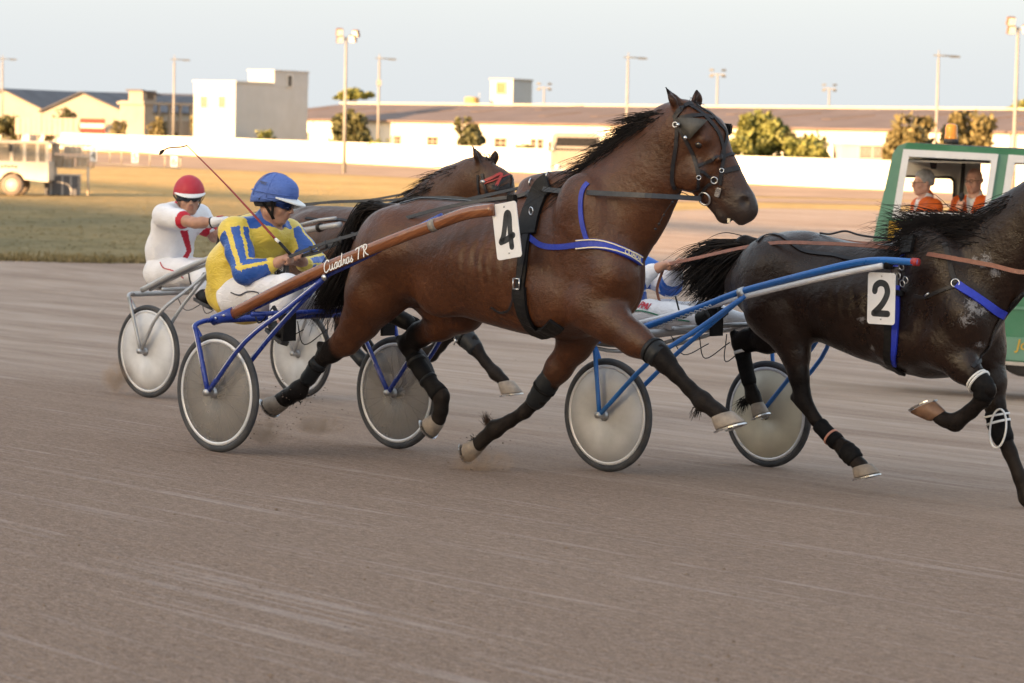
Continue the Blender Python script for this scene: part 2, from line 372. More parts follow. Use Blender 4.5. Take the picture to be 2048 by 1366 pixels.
for x, y, w, h in [(540, 273, 1.9, .75), (610, 274, 1.6, .75), (793, 281, 1.6, .8), (866, 283, 1.7, .8), (1002, 286, 1.8, .8), (1075, 288, 1.8, .8), (1745, 304, 1.8, 1.), (1700, 303, .7, 1.)]:
    q = wl(x, y); window(o, q[0], q[2], w, h, 0, CREAM, GLASSD, 2, rows=2)
for x in range(500, 2040, 96):
    q = wl(x, 265); mb = MB(); mb.box((q[0], -.06, ze/2-.2), (.18, .14, ze)); mb.build('pilaster', WHITE, o)
# white two-storey building at the left end of the warehouse
def building(name, label, x0, x1, xs, ybase_D, D, tops, ang, m, cat='building'):
    pass
ca = B(470, 260, 262)                                                   # its near corner
fb = Frame((ca[0], ca[1], ZI), math.radians(62))                        # x along the shaded right face
o = thing('white_building', 'white two storey building with a taller stair block beside the brown roofed warehouse', 'building', fb)
HT = fb.px(470, 165)[2]; LL = abs(Frame(fb.o, fb.yaw+math.pi/2).px(388, 165)[0]); RLn = fb.px(616, 165)[0]; TT = fb.px(560, 143)[2]
mb = MB(); block(mb, fb, 0, RLn, 0, LL, -.5, HT); mb.build('wall', WHITEB2, o)
mb = MB(); block(mb, fb, -.12, RLn*.5, -.12, LL+.1, HT, HT+.16); mb.build('parapet', WHITEB2, o)
t0 = fb.px(548, 150)[0]
mb = MB(); block(mb, fb, t0, RLn+.02, -.03, LL*.62, HT-.2, TT); mb.build('stair_block', WHITEB2, o)
mb = MB(); block(mb, fb, t0-.1, RLn+.12, -.12, LL*.62+.1, TT, TT+.13); mb.build('stair_parapet', GREYW, o)
q = fb.px(578, 162); window(o, q[0], q[2], .7, 1.0, -.03, WHITE, GLASSD, 1)
fl = Frame(fb.o, fb.yaw+math.pi/2)
for x in (409, 445):                                                     # windows of the sunlit left face
    q = fl.px(x, 204); w_ = window(o, 0, q[2], .75, 1.05, 0, WHITE, GLASSD, 1); w_.location = (0, q[0], 0); w_.rotation_euler = (0, 0, -math.pi/2)
# concrete cube tower on the warehouse line
ct = B(1025, 215, 300); ft = Frame((ct[0], ct[1], ZI), math.radians(62))
o = thing('rooftop_tower', 'small square pale tower with one opening rising behind the warehouse roof', 'tower', ft)
RLn = ft.px(1064, 190)[0]; fl = Frame(ft.o, ft.yaw+math.pi/2); LL = abs(fl.px(981, 190)[0]); HT = ft.px(1025, 160)[2]
mb = MB(); block(mb, ft, 0, RLn, 0, LL, -.5, HT); mb.build('wall', WHITEB2, o)
mb = MB(); block(mb, ft, -.12, RLn+.12, -.12, LL+.12, HT, HT+.15); mb.build('cornice', CREAM, o)
q = fl.px(1003, 176); w_ = window(o, 0, q[2], 1.0, 1.1, 0, CREAM, mat('shadowed_opening', (.22, .13, .07), .8), 1); w_.location = (0, q[0], 0); w_.rotation_euler = (0, 0, -math.pi/2)
tk = B(943, 215, 300); tf = Frame((tk[0], tk[1], ZI), 0)
o = thing('water_tank', 'round ochre water tank showing over the warehouse roof', 'tank', tf)
zt = tf.px(943, 196)[2]
mb = MB(); mb.lathe([(0, 0), (.75, 0), (.75, zt), (.6, zt+.1), (0, zt+.12)], (0, 0, 0), (0, 0, 1), 20); mb.build('tank_shell', mat('ochre_tank', (.42, .26, .09), .7), o)
mb = MB(); mb.tube([(.8, 0, zt-1), (.8, 0, zt+.55)], .03, 5); mb.build('pipe', GREYW, o)
# gabled sheds at the left
def gable(name, label, xl, xr, xp, yp, ye, D, m, roofL, mr=SLATE, slope=None):
    a, b, p = B(xl, ye, D), B(xr, ye, D), B(xp, yp, D); f = Frame((a[0], a[1], ZI), 0); o = thing(name, label, 'shed', f)
    A, Bq, Pk = f.loc(a), f.loc(b), f.loc(p); L = roofL; off = np.array((L*.28, L, 0))
    mb = MB(); pr = [(A[0], 0, -.5), (Bq[0], 0, -.5), (Bq[0], 0, Bq[2]), (Pk[0], 0, Pk[2]), (A[0], 0, A[2])]; n = 5
    mb.add([np.array(q) for q in pr]+[np.array(q)+off for q in pr], [(0, 1, 2, 3, 4), (9, 8, 7, 6, 5)]+[(i, i+5, (i+1) % 5+5, (i+1) % 5) for i in range(5)]); mb.build('wall', m, o)
    for (q, w, nm) in ((A, Pk, 'roof_slope'), (Pk, Bq, 'roof_slope')):
        mb = MB(); q0 = np.array((q[0], -.35, q[2]+.03)); w0 = np.array((w[0], -.35, w[2]+.03)); d = unit(w0-q0)*.4
        if nm and q is A: q0 = q0-d
        else: w0 = w0+d
        o2 = off+(0, .6, 0); up = np.array((0, 0, .16)); mb.hexa([q0, w0, w0+o2, q0+o2, q0+up, w0+up, w0+o2+up, q0+o2+up]); mb.build('roof', mr, o)
    return o, f
gable('gabled_shed', 'cream gabled shed cut by the left edge with a grey roof', -75, 83, 5, 180, 219, 318, CREAM, 30)
gable('gabled_shed', 'cream gabled shed with a low pointed front above the red banner', 84, 243, 163, 186, 222, 300, CREAM, 30)
sa = B(60, 240, 352); sf = Frame((sa[0], sa[1], ZI), math.radians(3)); o = thing('long_shed', 'very long grey roofed shed behind the two gabled sheds', 'shed', sf)
x0, x1 = sf.px(-60, 200)[0], sf.px(392, 200)[0]; zt = sf.px(200, 184, 9)[2]; zb = sf.px(200, 222)[2]
mb = MB(); block(mb, sf, x0, x1, 0, 18, -.5, zb); mb.build('wall', CREAM, o)
mb = MB(); mb.hexa([(x0, -.4, zb-.1), (x1, -.4, zb-.1), (x1, 9, zt-.15), (x0, 9, zt-.15), (x0, -.4, zb+.05), (x1, -.4, zb+.05), (x1, 9, zt), (x0, 9, zt)]); mb.hexa([(x0, 9, zt-.15), (x1, 9, zt-.15), (x1, 18.4, zb-.1), (x0, 18.4, zb-.1), (x0, 9, zt), (x1, 9, zt), (x1, 18.4, zb+.05), (x0, 18.4, zb+.05)]); mb.build('roof', SLATE, o)
# grey concrete house with a little turret
ha = B(288, 262, 285); hf = Frame((ha[0], ha[1], ZI), math.radians(46)); o = thing('concrete_house', 'unfinished grey concrete house with a roofed stair turret', 'house', hf)
hl = Frame(hf.o, hf.yaw+math.pi/2); LL = abs(hl.px(240, 210)[0]); RLn = hf.px(386, 215)[0]; HT = hf.px(288, 202)[2]; TT = hf.px(290, 181)[2]
mb = MB(); block(mb, hf, 0, RLn*.18, 0, LL, -.5, HT); mb.build('wall', CONC, o)
mb = MB(); block(mb, hf, RLn*.18, RLn, .6, LL, -.5, HT*.62); mb.build('lower_wall', CONC, o)
mb = MB(); block(mb, hf, -.25, RLn, -.2, LL+.2, HT*.93, HT*.985); mb.build('roof_slab', CONC, o)
for k in range(4):
    x = RLn*(.32+.22*k); mb = MB(); mb.box((x, .2, HT*.46), (.22, .22, HT*.94)); mb.build('pillar', CONC, o)
mb = MB(); block(mb, hf, -.05, 1.7, LL*.05, LL*.62, HT*.985, TT); mb.build('turret', CONC, o)
mb = MB(); mb.hexa([(-.35, LL*.0, TT-.05), (2.1, LL*.0, TT-.45), (2.1, LL*.66, TT-.45), (-.35, LL*.66, TT-.05), (-.35, 0, TT+.1), (2.1, 0, TT-.3), (2.1, LL*.66, TT-.3), (-.35, LL*.66, TT+.1)]); mb.build('turret_roof', SLATE, o)
q = hf.px(300, 195); mb = MB(); mb.box((.9, LL*.05-.02, (HT+TT)/2), (.8, .06, .7)); mb.build('turret_opening', GLASSD, o)
for k in range(2): mb = MB(); mb.box((RLn*(.45+.3*k), .58, HT*.3), (1., .06, .9)); mb.build('window', GLASSD, o)
# slatted board and banner behind the wall
bp = B(30, 264, 292); bf = Frame((bp[0], bp[1], ZI), 0); o = thing('board_screen', 'cream ribbed board standing behind the wall at the left', 'board', bf)
wd = bf.px(157, 250)[0]; z0, z1 = bf.px(90, 270)[2], bf.px(90, 235)[2]; npn = 12
for k in range(npn): mb = MB(); mb.box((wd*(k+.5)/npn, (k % 2)*.05, (z0+z1)/2), (wd/npn-.04, .08, z1-z0)); mb.build('panel', CREAM, o)
for k in range(4): mb = MB(); mb.box((wd*(.05+.3*k), .18, z1/2), (.14, .14, z1)); mb.build('post', CONC, o)
bp = B(160, 262, 292); bf = Frame((bp[0], bp[1], ZI), 0); o = thing('banner', 'red banner with a white band hanging on the shed wall', 'banner', bf)
wd = bf.px(209, 250)[0]; z0, z1 = bf.px(185, 268)[2], bf.px(185, 237)[2]; RED = mat('red_paint', (.40, .03, .02), .6)
for (a, b, m, nm) in ((.0, .38, RED, 'lower_band'), (.38, .68, WHITE, 'white_band'), (.68, 1., RED, 'upper_band')): mb = MB(); mb.box((wd/2, 0, z0+(z1-z0)*(a+b)/2), (wd, .06, (z1-z0)*(b-a)-.01)); mb.build(nm, m, o)
for k in range(2): mb = MB(); mb.box((wd*k, .1, z1/2), (.1, .1, z1)); mb.build('post', CONC, o)
# coach parked behind the wall, half hidden by the horse
cp = B(1103, 350, 176); cf = Frame((cp[0], cp[1], ZI), 0); o = thing('coach', 'white coach facing us in front of the wall behind the bay horse', 'bus', cf)
PAINTW = mat('white_paint', (.25, .225, .19), .35, var=.04, dirt=(.5, .44, .36), da=.25); RUB = mat('black_rubber', (.03, .03, .032), .7, var=.2); GL = mat('tinted_glass', (.022, .022, .023), .5, spec=.08, var=.2)
cw = cf.px(1203, 300)[0]; ch = cf.px(1150, 266)[2]
mb = MB(); block(mb, cf, 0, cw, 0, 9, .35, ch*.62); mb.build('body', PAINTW, o, .08)
mb = MB(); mb.hexa([(.02, .05, ch*.62), (cw-.02, .05, ch*.62), (cw-.02, 8.9, ch*.62), (.02, 8.9, ch*.62), (.15, .5, ch), (cw-.15, .5, ch), (cw-.15, 8.8, ch), (.15, 8.8, ch)]); mb.build('roof', PAINTW, o, .12)
mb = MB(); mb.hexa([(.2, .06, ch*.62), (cw-.2, .06, ch*.62), (cw-.2, .12, ch*.62), (.2, .12, ch*.62), (.3, .36, ch*.9), (cw-.3, .36, ch*.9), (cw-.3, .45, ch*.9), (.3, .45, ch*.9)]); mb.build('windscreen', GL, o)
for sx in (-.15, cw+.15): mb = MB(); mb.box((sx, -.1, ch*.7), (.16, .12, .6)); mb.build('mirror', RUB, o)
for sx in (.35, cw-.35): mb = MB(); mb.lathe([(0, 0), (.16, 0), (.16, -.06), (0, -.08)], (sx, 0, .75), (0, 1, 0), 12); mb.build('headlight', mat('lamp_glass', (.6, .6, .6), .15), o)
for sx in (.2, cw-.2):
    for sy in (1.6, 7.): mb = MB(); mb.lathe([(0, -.14), (.42, -.14), (.48, -.06), (.48, .06), (.42, .14), (0, .14)], (sx, sy, .48), (1, 0, 0), 18); mb.build('wheel', RUB, o)
mb = MB(); mb.box((cw/2, -.05, .5), (cw-.1, .16, .22)); mb.build('bumper', GREYW, o)
mb = MB(); mb.box((cw/2, -.01, .95), (cw*.4, .05, .1)); mb.build('grille', RUB, o)

# ---- poles
POLE = mat('pole_grey', (.22, .21, .20), .6, var=.08); LAMPH = mat('lamp_housing', (.16, .085, .045), .5); DKM = mat('dark_metal', (.07, .075, .08), .5)
def mast(x, yt, yb, D, label, heads):
    f = Frame((*B(x, yb, D)[:2], ZI), 0); o = thing('floodlight_mast', label, 'light pole', f, group='floodlight masts around the infield'); zt = f.px(x, yt)[2]
    mb = MB(); mb.tube([(0, 0, 0), (0, 0, zt)], [.13, .075], 10); mb.build('pole', POLE, o)
    mb = MB(); mb.box((0, 0, zt-.12), (1.2*heads, .08, .08)); mb.build('crossarm', POLE, o)
    for dx, dz, a in ((-.42, .3, .3), (-.38, -.15, .3), (.42, -.1, -.5), (.62, .22, -.6))[:4]:
        R = rotz(a)@np.array([[1, 0, 0], [0, .94, -.34], [0, .34, .94]]); mb = MB(); mb.box((dx*heads, -.12, zt+dz), (.42, .22, .46), R); h = mb.build('floodlight', LAMPH, o, .02)
        mb = MB(); mb.box(np.array((dx*heads, -.12, zt+dz))+R@np.array((0, -.125, 0)), (.36, .012, .38), R); mb.build('lens', mat('lamp_glass', (.6, .6, .6), .15), h)
D1 = G(683, 346)[1]; mast(688, 74, 346, D1, 'tall floodlight mast with brown lamps left of centre', 1.)
mast(2027, 54, 330, 150, 'tall floodlight mast with orange brown lamps above the green van', 1.)
def tpole(x, yt, yb, D, w, label, extra=False):
    f = Frame((*B(x, yb, D)[:2], ZI), 0); o = thing('lamp_post', label, 'lamp post', f, group='pale street lamp posts behind the wall'); zt = f.px(x, yt)[2]
    mb = MB(); mb.tube([(0, 0, 0), (0, 0, zt-.3)], [w, w*.72], 8); mb.build('pole', POLE, o)
    mb = MB(); mb.tube([(0, 0, zt-.35), (0, 0, zt+.35)], [w*.5, w*.3], 6); mb.build('spike', POLE, o)
    mb = MB(); mb.tube([(-.35, 0, zt-.02), (1.35, 0, zt-.06)], .05, 6); mb.build('arm', DKM, o)
    mb = MB(); mb.box((1.15, 0, zt-.1), (.7, .24, .12)); mb.build('lantern', DKM, o, .02)
    if extra: mb = MB(); mb.box((0, -.1, zt-2.2), (.42, .3, .5)); mb.build('equipment_box', POLE, o)
tpole(4, 117, 268, 300, .13, 'pale lamp post at the left edge in front of the first gabled shed')
tpole(347, 118, 268, 275, .13, 'pale lamp post left of the white two storey building')
tpole(756, 116, 285, 255, .13, 'pale lamp post with an equipment box just right of the floodlight mast', True)
tpole(1252, 114, 300, 225, .12, 'pale lamp post behind the neck of the leading bay horse')
tpole(1871, 110, 310, 200, .11, 'pale lamp post behind the tree above the green van')
def farlight(x, yt, D, label):
    f = Frame((*B(x, 240, D)[:2], ZI), 0); o = thing('distant_floodlight', label, 'light pole', f, group='far small floodlight masts behind the warehouse'); zt = f.px(x, yt)[2]
    mb = MB(); mb.tube([(0, 0, 0), (0, 0, zt)], [.2, .13], 6); mb.build('pole', POLE, o)
    mb = MB(); mb.box((0, 0, zt-.1), (1.9, .12, .12)); mb.build('crossarm', POLE, o)
    for dx in (-.8, .8):
        for dz in (-.35, .45): mb = MB(); mb.box((dx, 0, zt+dz), (.55, .3, .3), rotz(.3*dx)); mb.build('floodlight', DKM, o)
farlight(1087, 174, 420, 'far small floodlight mast right of the square tower')
farlight(1433, 147, 380, 'far small floodlight mast above the bay horse\'s nose')
farlight(1657, 176, 430, 'far small floodlight mast between the two tree groups')

# ---- trees
BARK = mat('bark', (.13, .095, .065), .9, var=.3, vs=5)
def m_leaf(name, c0, c1):
    t = NT(name); v = t.coords(); a = t.noise(v, .9, 3); b = t.noise(v, 5., 2); oi = t.attr('leaf')
    t.col(t.mix(.5, t.ramp(a, [(.35, c0), (.65, c1)]), t.ramp(oi, [(0., tuple(k*.7 for k in c0)), (1., tuple(k*1.2 for k in c1))])))
    t.set(Roughness=.6); t.p.inputs['Specular IOR Level'].default_value = .25
    return t.m
LEAFS = [m_leaf('olive_leaf', (.055, .060, .024), (.115, .11, .05)), m_leaf('green_leaf', (.085, .105, .026), (.20, .20, .06)), m_leaf('dry_leaf', (.10, .088, .038), (.19, .155, .07))]
def tree(name, label, x0, x1, yt, yb, D, kind=0, n=1500, seed=0, group='trees and shrubs behind the wall', cat='tree', zb=None):
    r = np.random.default_rng(seed+100); c = B((x0+x1)/2, yb, D); f = Frame((c[0], c[1], ZI), 0); o = thing(name, label, cat, f, group=group)
    hw = (f.px(x1, yb)[0]-f.px(x0, yb)[0])/2*1.22; zt = f.px((x0+x1)/2, yt)[2]; zlo = .35 if zb is None else zb
    K = 20; L = []
    for k in range(K):
        t = r.uniform(0, 1)**.9; a = r.uniform(0, 6.28); rad = hw*r.uniform(.25, .85)*(1-.35*t)
        L.append((math.cos(a)*rad, math.sin(a)*rad, zlo+(zt-zlo)*(.08+.74*t), hw*r.uniform(.15, .36)*(1.1-.35*t), (zt-zlo)*r.uniform(.09, .20)))
    L.append((r.uniform(-.1, .1)*hw, 0, zlo+(zt-zlo)*.72, hw*.42, (zt-zlo)*.28)); L.append((0, 0, zlo+(zt-zlo)*.4, hw*.6, (zt-zlo)*.34))
    mb = MB(); mb.tube(spline([(0, 0, -.2), (hw*.04, 0, zlo*.6), (0, hw*.05, zlo+(zt-zlo)*.5)], 4), np.linspace(.16, .06, 9)*max(1, hw*.5), 7)
    for q in L[:7]: mb.tube(spline([(0, 0, zlo*.6), (q[0]*.4, q[1]*.4, (zlo*.6+q[2])/2), q[:3]], 3), np.linspace(.07, .015, 7)*max(1, hw*.4), 5)
    mb.build('trunk', BARK, o)
    V = []; Fq = []; at = []; per = n//len(L); sz = max(.08, hw*.068); n = int(n*1.5); per = n//len(L)
    for (cx, cy, cz, rr, rz) in L:
        for k in range(per):
            d = unit(r.normal(size=3)); q = np.array((cx, cy, cz))+d*np.array((rr, rr, rz))*r.uniform(.45, 1.08)**.6
            a = unit(r.normal(size=3)); bb = unit(np.cross(a, r.normal(size=3))); s1 = sz*r.uniform(.6, 1.5); i = len(V); sh = r.uniform(0, 1)
            V += [q-a*s1-bb*s1*.45, q+a*s1-bb*s1*.6, q+a*s1*1.2+bb*s1*.5, q-a*s1*.8+bb*s1*.6]; Fq.append((i, i+1, i+2, i+3)); at += [sh]*4
    mesh_np('crown', V, Fq, LEAFS[kind], o, smooth=False, attrs={'leaf': at}); return o
TG = 'trees and shrubs behind the wall'
tree('olive_tree', 'dark olive tree at the far left edge beside the ribbed board', -25, 62, 229, 262, 297, 0, 1200, 1)
tree('olive_tree', 'small dark tree in front of the pointed cream shed', 90, 158, 212, 250, 295, 0, 1000, 2)
tree('olive_tree', 'round bush right of the red banner', 211, 263, 237, 268, 280, 2, 800, 3)
tree('olive_tree', 'green bush in front of the grey concrete house', 296, 346, 228, 271, 278, 2, 900, 4)
tree('olive_tree', 'pale leafed tree in front of the white two storey building', 374, 456, 224, 277, 274, 2, 1300, 5)
tree('olive_tree', 'low green shrub by the first warehouse windows', 505, 556, 258, 284, 262, 1, 500, 6)
tree('olive_tree', 'big dark tree by the floodlight mast left of centre', 654, 752, 219, 288, 240, 0, 2200, 7)
tree('pine_tree', 'flat topped tree peeping over the warehouse roof behind the mast', 674, 748, 177, 206, 330, 1, 900, 8, zb=6.)
tree('olive_tree', 'lone rounded olive tree in front of the warehouse centre', 896, 974, 233, 296, 226, 0, 1700, 9)
tree('olive_tree', 'tall bright green tree just right of the bay horse\'s head', 1466, 1584, 220, 318, 190, 1, 3000, 10)
tree('olive_tree', 'low rounded green tree left of the grey annex', 1560, 1682, 268, 322, 186, 1, 2400, 11)
tree('olive_tree', 'low bright bush beside the bay horse\'s nose', 1440, 1510, 258, 320, 187, 1, 1400, 15)
tree('olive_tree', 'small green bush between the tall bright tree and the low rounded one', 1548, 1612, 262, 318, 189, 0, 1200, 16)
tree('olive_tree', 'wide olive green tree seen over the green van roof, left half', 1752, 1892, 224, 305, 178, 2, 3000, 12)
tree('olive_tree', 'dense olive green tree over the orange beacon, right half', 1866, 2012, 224, 300, 180, 2, 3000, 13)
tree('pine_tree', 'treetop at the right edge beside the floodlight mast', 2005, 2085, 198, 222, 330, 1, 800, 14, zb=5.)
for k, (a, b, c, d) in enumerate([(1015, 1075, 284, 300), (735, 800, 276, 288)]): tree('shrub', ['straggling low bush on the wall right of the lone olive', 'straggling low bush on the wall by the big dark tree'][k], a, b, c, d, 225, 1, 500, 20+k, cat='shrub')
# grey annex by the trees on the right
aa = B(1683, 325, 182); af = Frame((aa[0], aa[1], ZI), 0); o = thing('annex', 'small grey annex with a wide shuttered window behind the wall', 'building', af)
w = af.px(1775, 300)[0]; h = af.px(1720, 290)[2]
mb = MB(); block(mb, af, 0, w, 0, 5, -.4, h); mb.build('wall', GREYW, o)
mb = MB(); block(mb, af, -.1, w+.1, -.15, 5.1, h, h+.12); mb.build('roof', WHITE, o)
q = af.px(1745, 304); window(o, q[0], q[2], 1.6, .7, 0, GREYW, mat('shutter', (.12, .09, .075), .6), 2, rows=4)

# ---- grandstand behind the photographer; its shadow lies over the track
gf = Frame(U_*-51+N_*-45, -HEAD-.265); o = thing('grandstand', 'long covered grandstand behind the photographer, beside the track', 'grandstand', gf)
SH = 14.35
mb = MB(); mb.box((-60, -8, SH-.3), (420, 16, .6)); mb.build('roof', CONC, o)
mb = MB(); mb.box((-60, -14, SH/2-.3), (420, .5, SH-.6)); mb.build('back_wall', CONC, o)
for k in range(10): mb = MB(); mb.box((-60, -3-k*1.05, .5+k*.55), (420, 1.05, 1.0+k*.02)); mb.build('step', CONC, o)
for k in range(22): mb = MB(); mb.box((-265+k*20, -5, SH/2), (.5, .5, SH-.7)); mb.build('column', CONC, o)
mb = MB(); mb.box((-60, -2.5, SH+2.6), (420, .3, .8)); mb.build('stripe_beam', CONC, o)  # unseen beam and posts added above the roof to cast a shadow stripe
for k in range(22): mb = MB(); mb.box((-265+k*20, -2.5, SH+1.1), (.15, .15, 2.3)); mb.build('beam_post', CONC, o)

# ---- tufts along the ragged edge of the infield and over it
r = np.random.default_rng(3); V = []; Fq = []; at = []
er = np.array([(x, y) for x, y in edge if x < 1700])
def tuft(q, hgt, near_):
    for k in range(5):
        b = len(V); a = r.uniform(0, 6.28); w = hgt*.22; d = np.array((math.cos(a), math.sin(a), 0)); ln = r.normal(size=3)*hgt*.45; ln[2] = hgt*r.uniform(.6, 1.2); o_ = np.append(r.normal(size=2)*hgt*.5, 0)
        V.extend([q+o_-d*w, q+o_+d*w, q+o_+ln]); Fq.append((b, b+1, b+2)); at.extend([near_]*3)
for k in range(2600):
    x = r.uniform(-60, 1250); y = np.interp(x, er[:, 0], er[:, 1])-abs(r.normal())*5+1; tuft(G(x, y), r.uniform(.04, .13), 1.)
for k in range(3800):
    x = r.uniform(-60, 1250); ye = np.interp(x, er[:, 0], er[:, 1]); y = r.uniform(345+x*.035, max(ye-3, 360+x*.035)); q = G(x, y); tuft(q, r.uniform(.02, .055), 1. if q@N_ < 66 else max(0., 1-(q@N_-62)/26))
tag(mesh_np('grass_tufts', V, Fq, MG, smooth=False, attrs={'near': at}), kind='stuff')

# ================================================================== SIGNED DISTANCE MODELLING (horses, people, clothes)
class SDF:
    """Soft union of tapered limbs and ellipsoids on a grid; the surface is pulled out as one continuous mesh."""
    def __init__(s, lo, hi, h, ntag=1):
        s.lo = np.array(lo, float); s.h = h; s.n = np.ceil((np.array(hi)-lo)/h).astype(int)+1
        s.f = np.full(s.n, 1., np.float32); s.t = np.zeros((ntag, *s.n), np.float32); s.log = []
        s.ax = [(s.lo[i]+h*np.arange(s.n[i])).astype(np.float32) for i in range(3)]
    def _sub(s, lo, hi):
        a = np.clip(np.floor((np.asarray(lo)-s.lo)/s.h).astype(int), 0, s.n); b = np.clip(np.ceil((np.asarray(hi)-s.lo)/s.h).astype(int)+1, 0, s.n)
        if np.any(b <= a): return None
        sl = tuple(slice(i, j) for i, j in zip(a, b)); X = s.ax[0][sl[0]][:, None, None]; Y = s.ax[1][sl[1]][None, :, None]; Z = s.ax[2][sl[2]][None, None, :]
        return sl, X, Y, Z
    def _put(s, sl, d, k, tags, op):
        f = s.f[sl]
        if op == 'sub':
            hh = np.clip(.5-.5*(f+d)/k, 0, 1); s.f[sl] = f*(1-hh)-d*hh+k*hh*(1-hh)
            for i, v in (tags or {}).items(): s.t[i][sl] = s.t[i][sl]*(1-hh)+v*hh
            return
        hh = np.clip(.5+.5*(f-d)/k, 0, 1); s.f[sl] = f*(1-hh)+d*hh-k*hh*(1-hh)
        for i in range(len(s.t)): s.t[i][sl] = s.t[i][sl]*(1-hh)+(tags or {}).get(i, 0.)*hh
    def seg(s, a, b, ra, rb, k=.03, la=1., lb=1., lat=(0, 1, 0), tags=None, op='add'):
        a, b = np.asarray(a, float), np.asarray(b, float); R = max(ra*max(1, la), rb*max(1, lb))+k+.01
        q = s._sub(np.minimum(a, b)-R, np.maximum(a, b)+R)
        if q is None: return
        sl, X, Y, Z = q; ba = b-a; L2 = max(ba@ba, 1e-9); lat = unit(lat)
        dx, dy, dz = X-a[0], Y-a[1], Z-a[2]
        t = np.clip((dx*ba[0]+dy*ba[1]+dz*ba[2])/L2, 0, 1)
        dx = dx-t*ba[0]; dy = dy-t*ba[1]; dz = dz-t*ba[2]
        r = ra+(rb-ra)*t
        if la == 1 and lb == 1: d = np.sqrt(dx*dx+dy*dy+dz*dz)-r
        else:
            w = la+(lb-la)*t; ql = dx*lat[0]+dy*lat[1]+dz*lat[2]
            d = (np.sqrt(np.maximum(dx*dx+dy*dy+dz*dz-ql*ql+(ql/w)**2, 0))-r)*np.minimum(1, w)
        s._put(sl, d, k, tags, op)
    def chain(s, P, k=.03, lat=(0, 1, 0), tags=None, op='add'):
        """P: list of (point, radius[, lateral ratio[, tag 0]])."""
        for p, q in zip(P[:-1], P[1:]):
            tg = dict(tags or {})
            if len(p) > 3: tg[0] = (p[3]+q[3])/2
            s.seg(p[0], q[0], p[1], q[1], k, p[2] if len(p) > 2 else 1., q[2] if len(q) > 2 else 1., lat, tg or None, op)
    def ell(s, c, r, R=None, k=.03, tags=None, op='add'):
        c = np.asarray(c, float); r = np.asarray(r, float); m = r.max()+k+.01; q = s._sub(c-m, c+m)
        if q is None: return
        sl, X, Y, Z = q; R = np.eye(3) if R is None else np.asarray(R)   # columns of R are the axes
        d2 = 0; g = 0
        for i in range(3):
            e = (X-c[0])*R[0, i]+(Y-c[1])*R[1, i]+(Z-c[2])*R[2, i]; d2 = d2+(e/r[i])**2; g = g+(e/(r[i]*r[i]))**2
        k0 = np.sqrt(d2); d = k0*(k0-1)/np.maximum(np.sqrt(g), 1e-6); d = np.where(k0 < .2, -r.min()*.9, d)
        s._put(sl, d.astype(np.float32), k, tags, op)
    def body(s, S, zt, zb, w, p=2.2, narrow=None, k=.05, tags=None):
        """Trunk lofted along x: top zt, bottom zb, half width w at stations S."""
        q = s._sub((S[0]-.15, -max(w)-.1, min(zb)-.1), (S[-1]+.15, max(w)+.1, max(zt)+.1)); sl, X, Y, Z = q
        x = X[:, 0, 0]; f = lambda v: smooth_interp(x, S, v)[:, None, None]
        T, Bm, Wd = f(zt), f(zb), f(w); zc = (T+Bm)/2; a = (T-Bm)/2
        v = (Z-zc)/a; nn = 1-(f(narrow) if narrow is not None else .22)*np.clip(v+.1, 0, 1)**1.5
        d = ((np.abs(v)**p+np.abs(Y/(Wd*nn))**p)**(1/p)-1)*np.minimum(a, Wd)
        ex = np.maximum(S[0]-X, X-S[-1]); d = np.maximum(d, ex)
        s._put(sl, d.astype(np.float32), k, tags, 'add')
    def mesh(s, smooth=2):
        f = s.f; ins = f < 0; nx, ny, nz = s.n
        cnt = np.zeros((nx-1, ny-1, nz-1), np.int8)
        for i in (0, 1):
            for j in (0, 1):
                for k in (0, 1): cnt += ins[i:nx-1+i, j:ny-1+j, k:nz-1+k]
        I = np.argwhere((cnt > 0) & (cnt < 8)); idx = np.full(cnt.shape, -1, np.int32); idx[tuple(I.T)] = np.arange(len(I))
        co = [(i, j, k) for i in (0, 1) for j in (0, 1) for k in (0, 1)]; F = {c: f[I[:, 0]+c[0], I[:, 1]+c[1], I[:, 2]+c[2]] for c in co}
        acc = np.zeros((len(I), 3)); num = np.zeros(len(I))
        for c in co:
            for a in range(3):
                if c[a] == 0:
                    e = list(c); e[a] = 1; e = tuple(e); m = (F[c] < 0) != (F[e] < 0); t = np.where(m, F[c]/np.where(m, F[c]-F[e], 1), 0)
                    pt = np.tile(np.array(c, float), (len(I), 1)); pt[:, a] += t; acc += pt*m[:, None]; num += m
        V = s.lo+(I+acc/num[:, None])*s.h; Q = []
        for a in range(3):
            b, c = (a+1) % 3, (a+2) % 3; s0 = [slice(None)]*3; s1 = [slice(None)]*3; s0[a] = slice(0, -1); s1[a] = slice(1, None)
            for ax in (b, c): s0[ax] = slice(1, -1); s1[ax] = slice(1, -1)
            A, Bn = ins[tuple(s0)], ins[tuple(s1)]; E = np.argwhere(A != Bn); flip = A[tuple(E.T)]
            E[:, b] += 1; E[:, c] += 1
            def cell(db, dc):
                e = E.copy(); e[:, b] -= db; e[:, c] -= dc; return idx[tuple(e.T)]
            q = np.stack([cell(1, 1), cell(0, 1), cell(0, 0), cell(1, 0)], 1); q[~flip] = q[~flip][:, ::-1]; Q.append(q)
        Q = np.concatenate(Q); Q = Q[(Q >= 0).all(1)]
        E = np.concatenate([Q[:, [0, 1]], Q[:, [1, 2]], Q[:, [2, 3]], Q[:, [3, 0]]]); n = len(V)
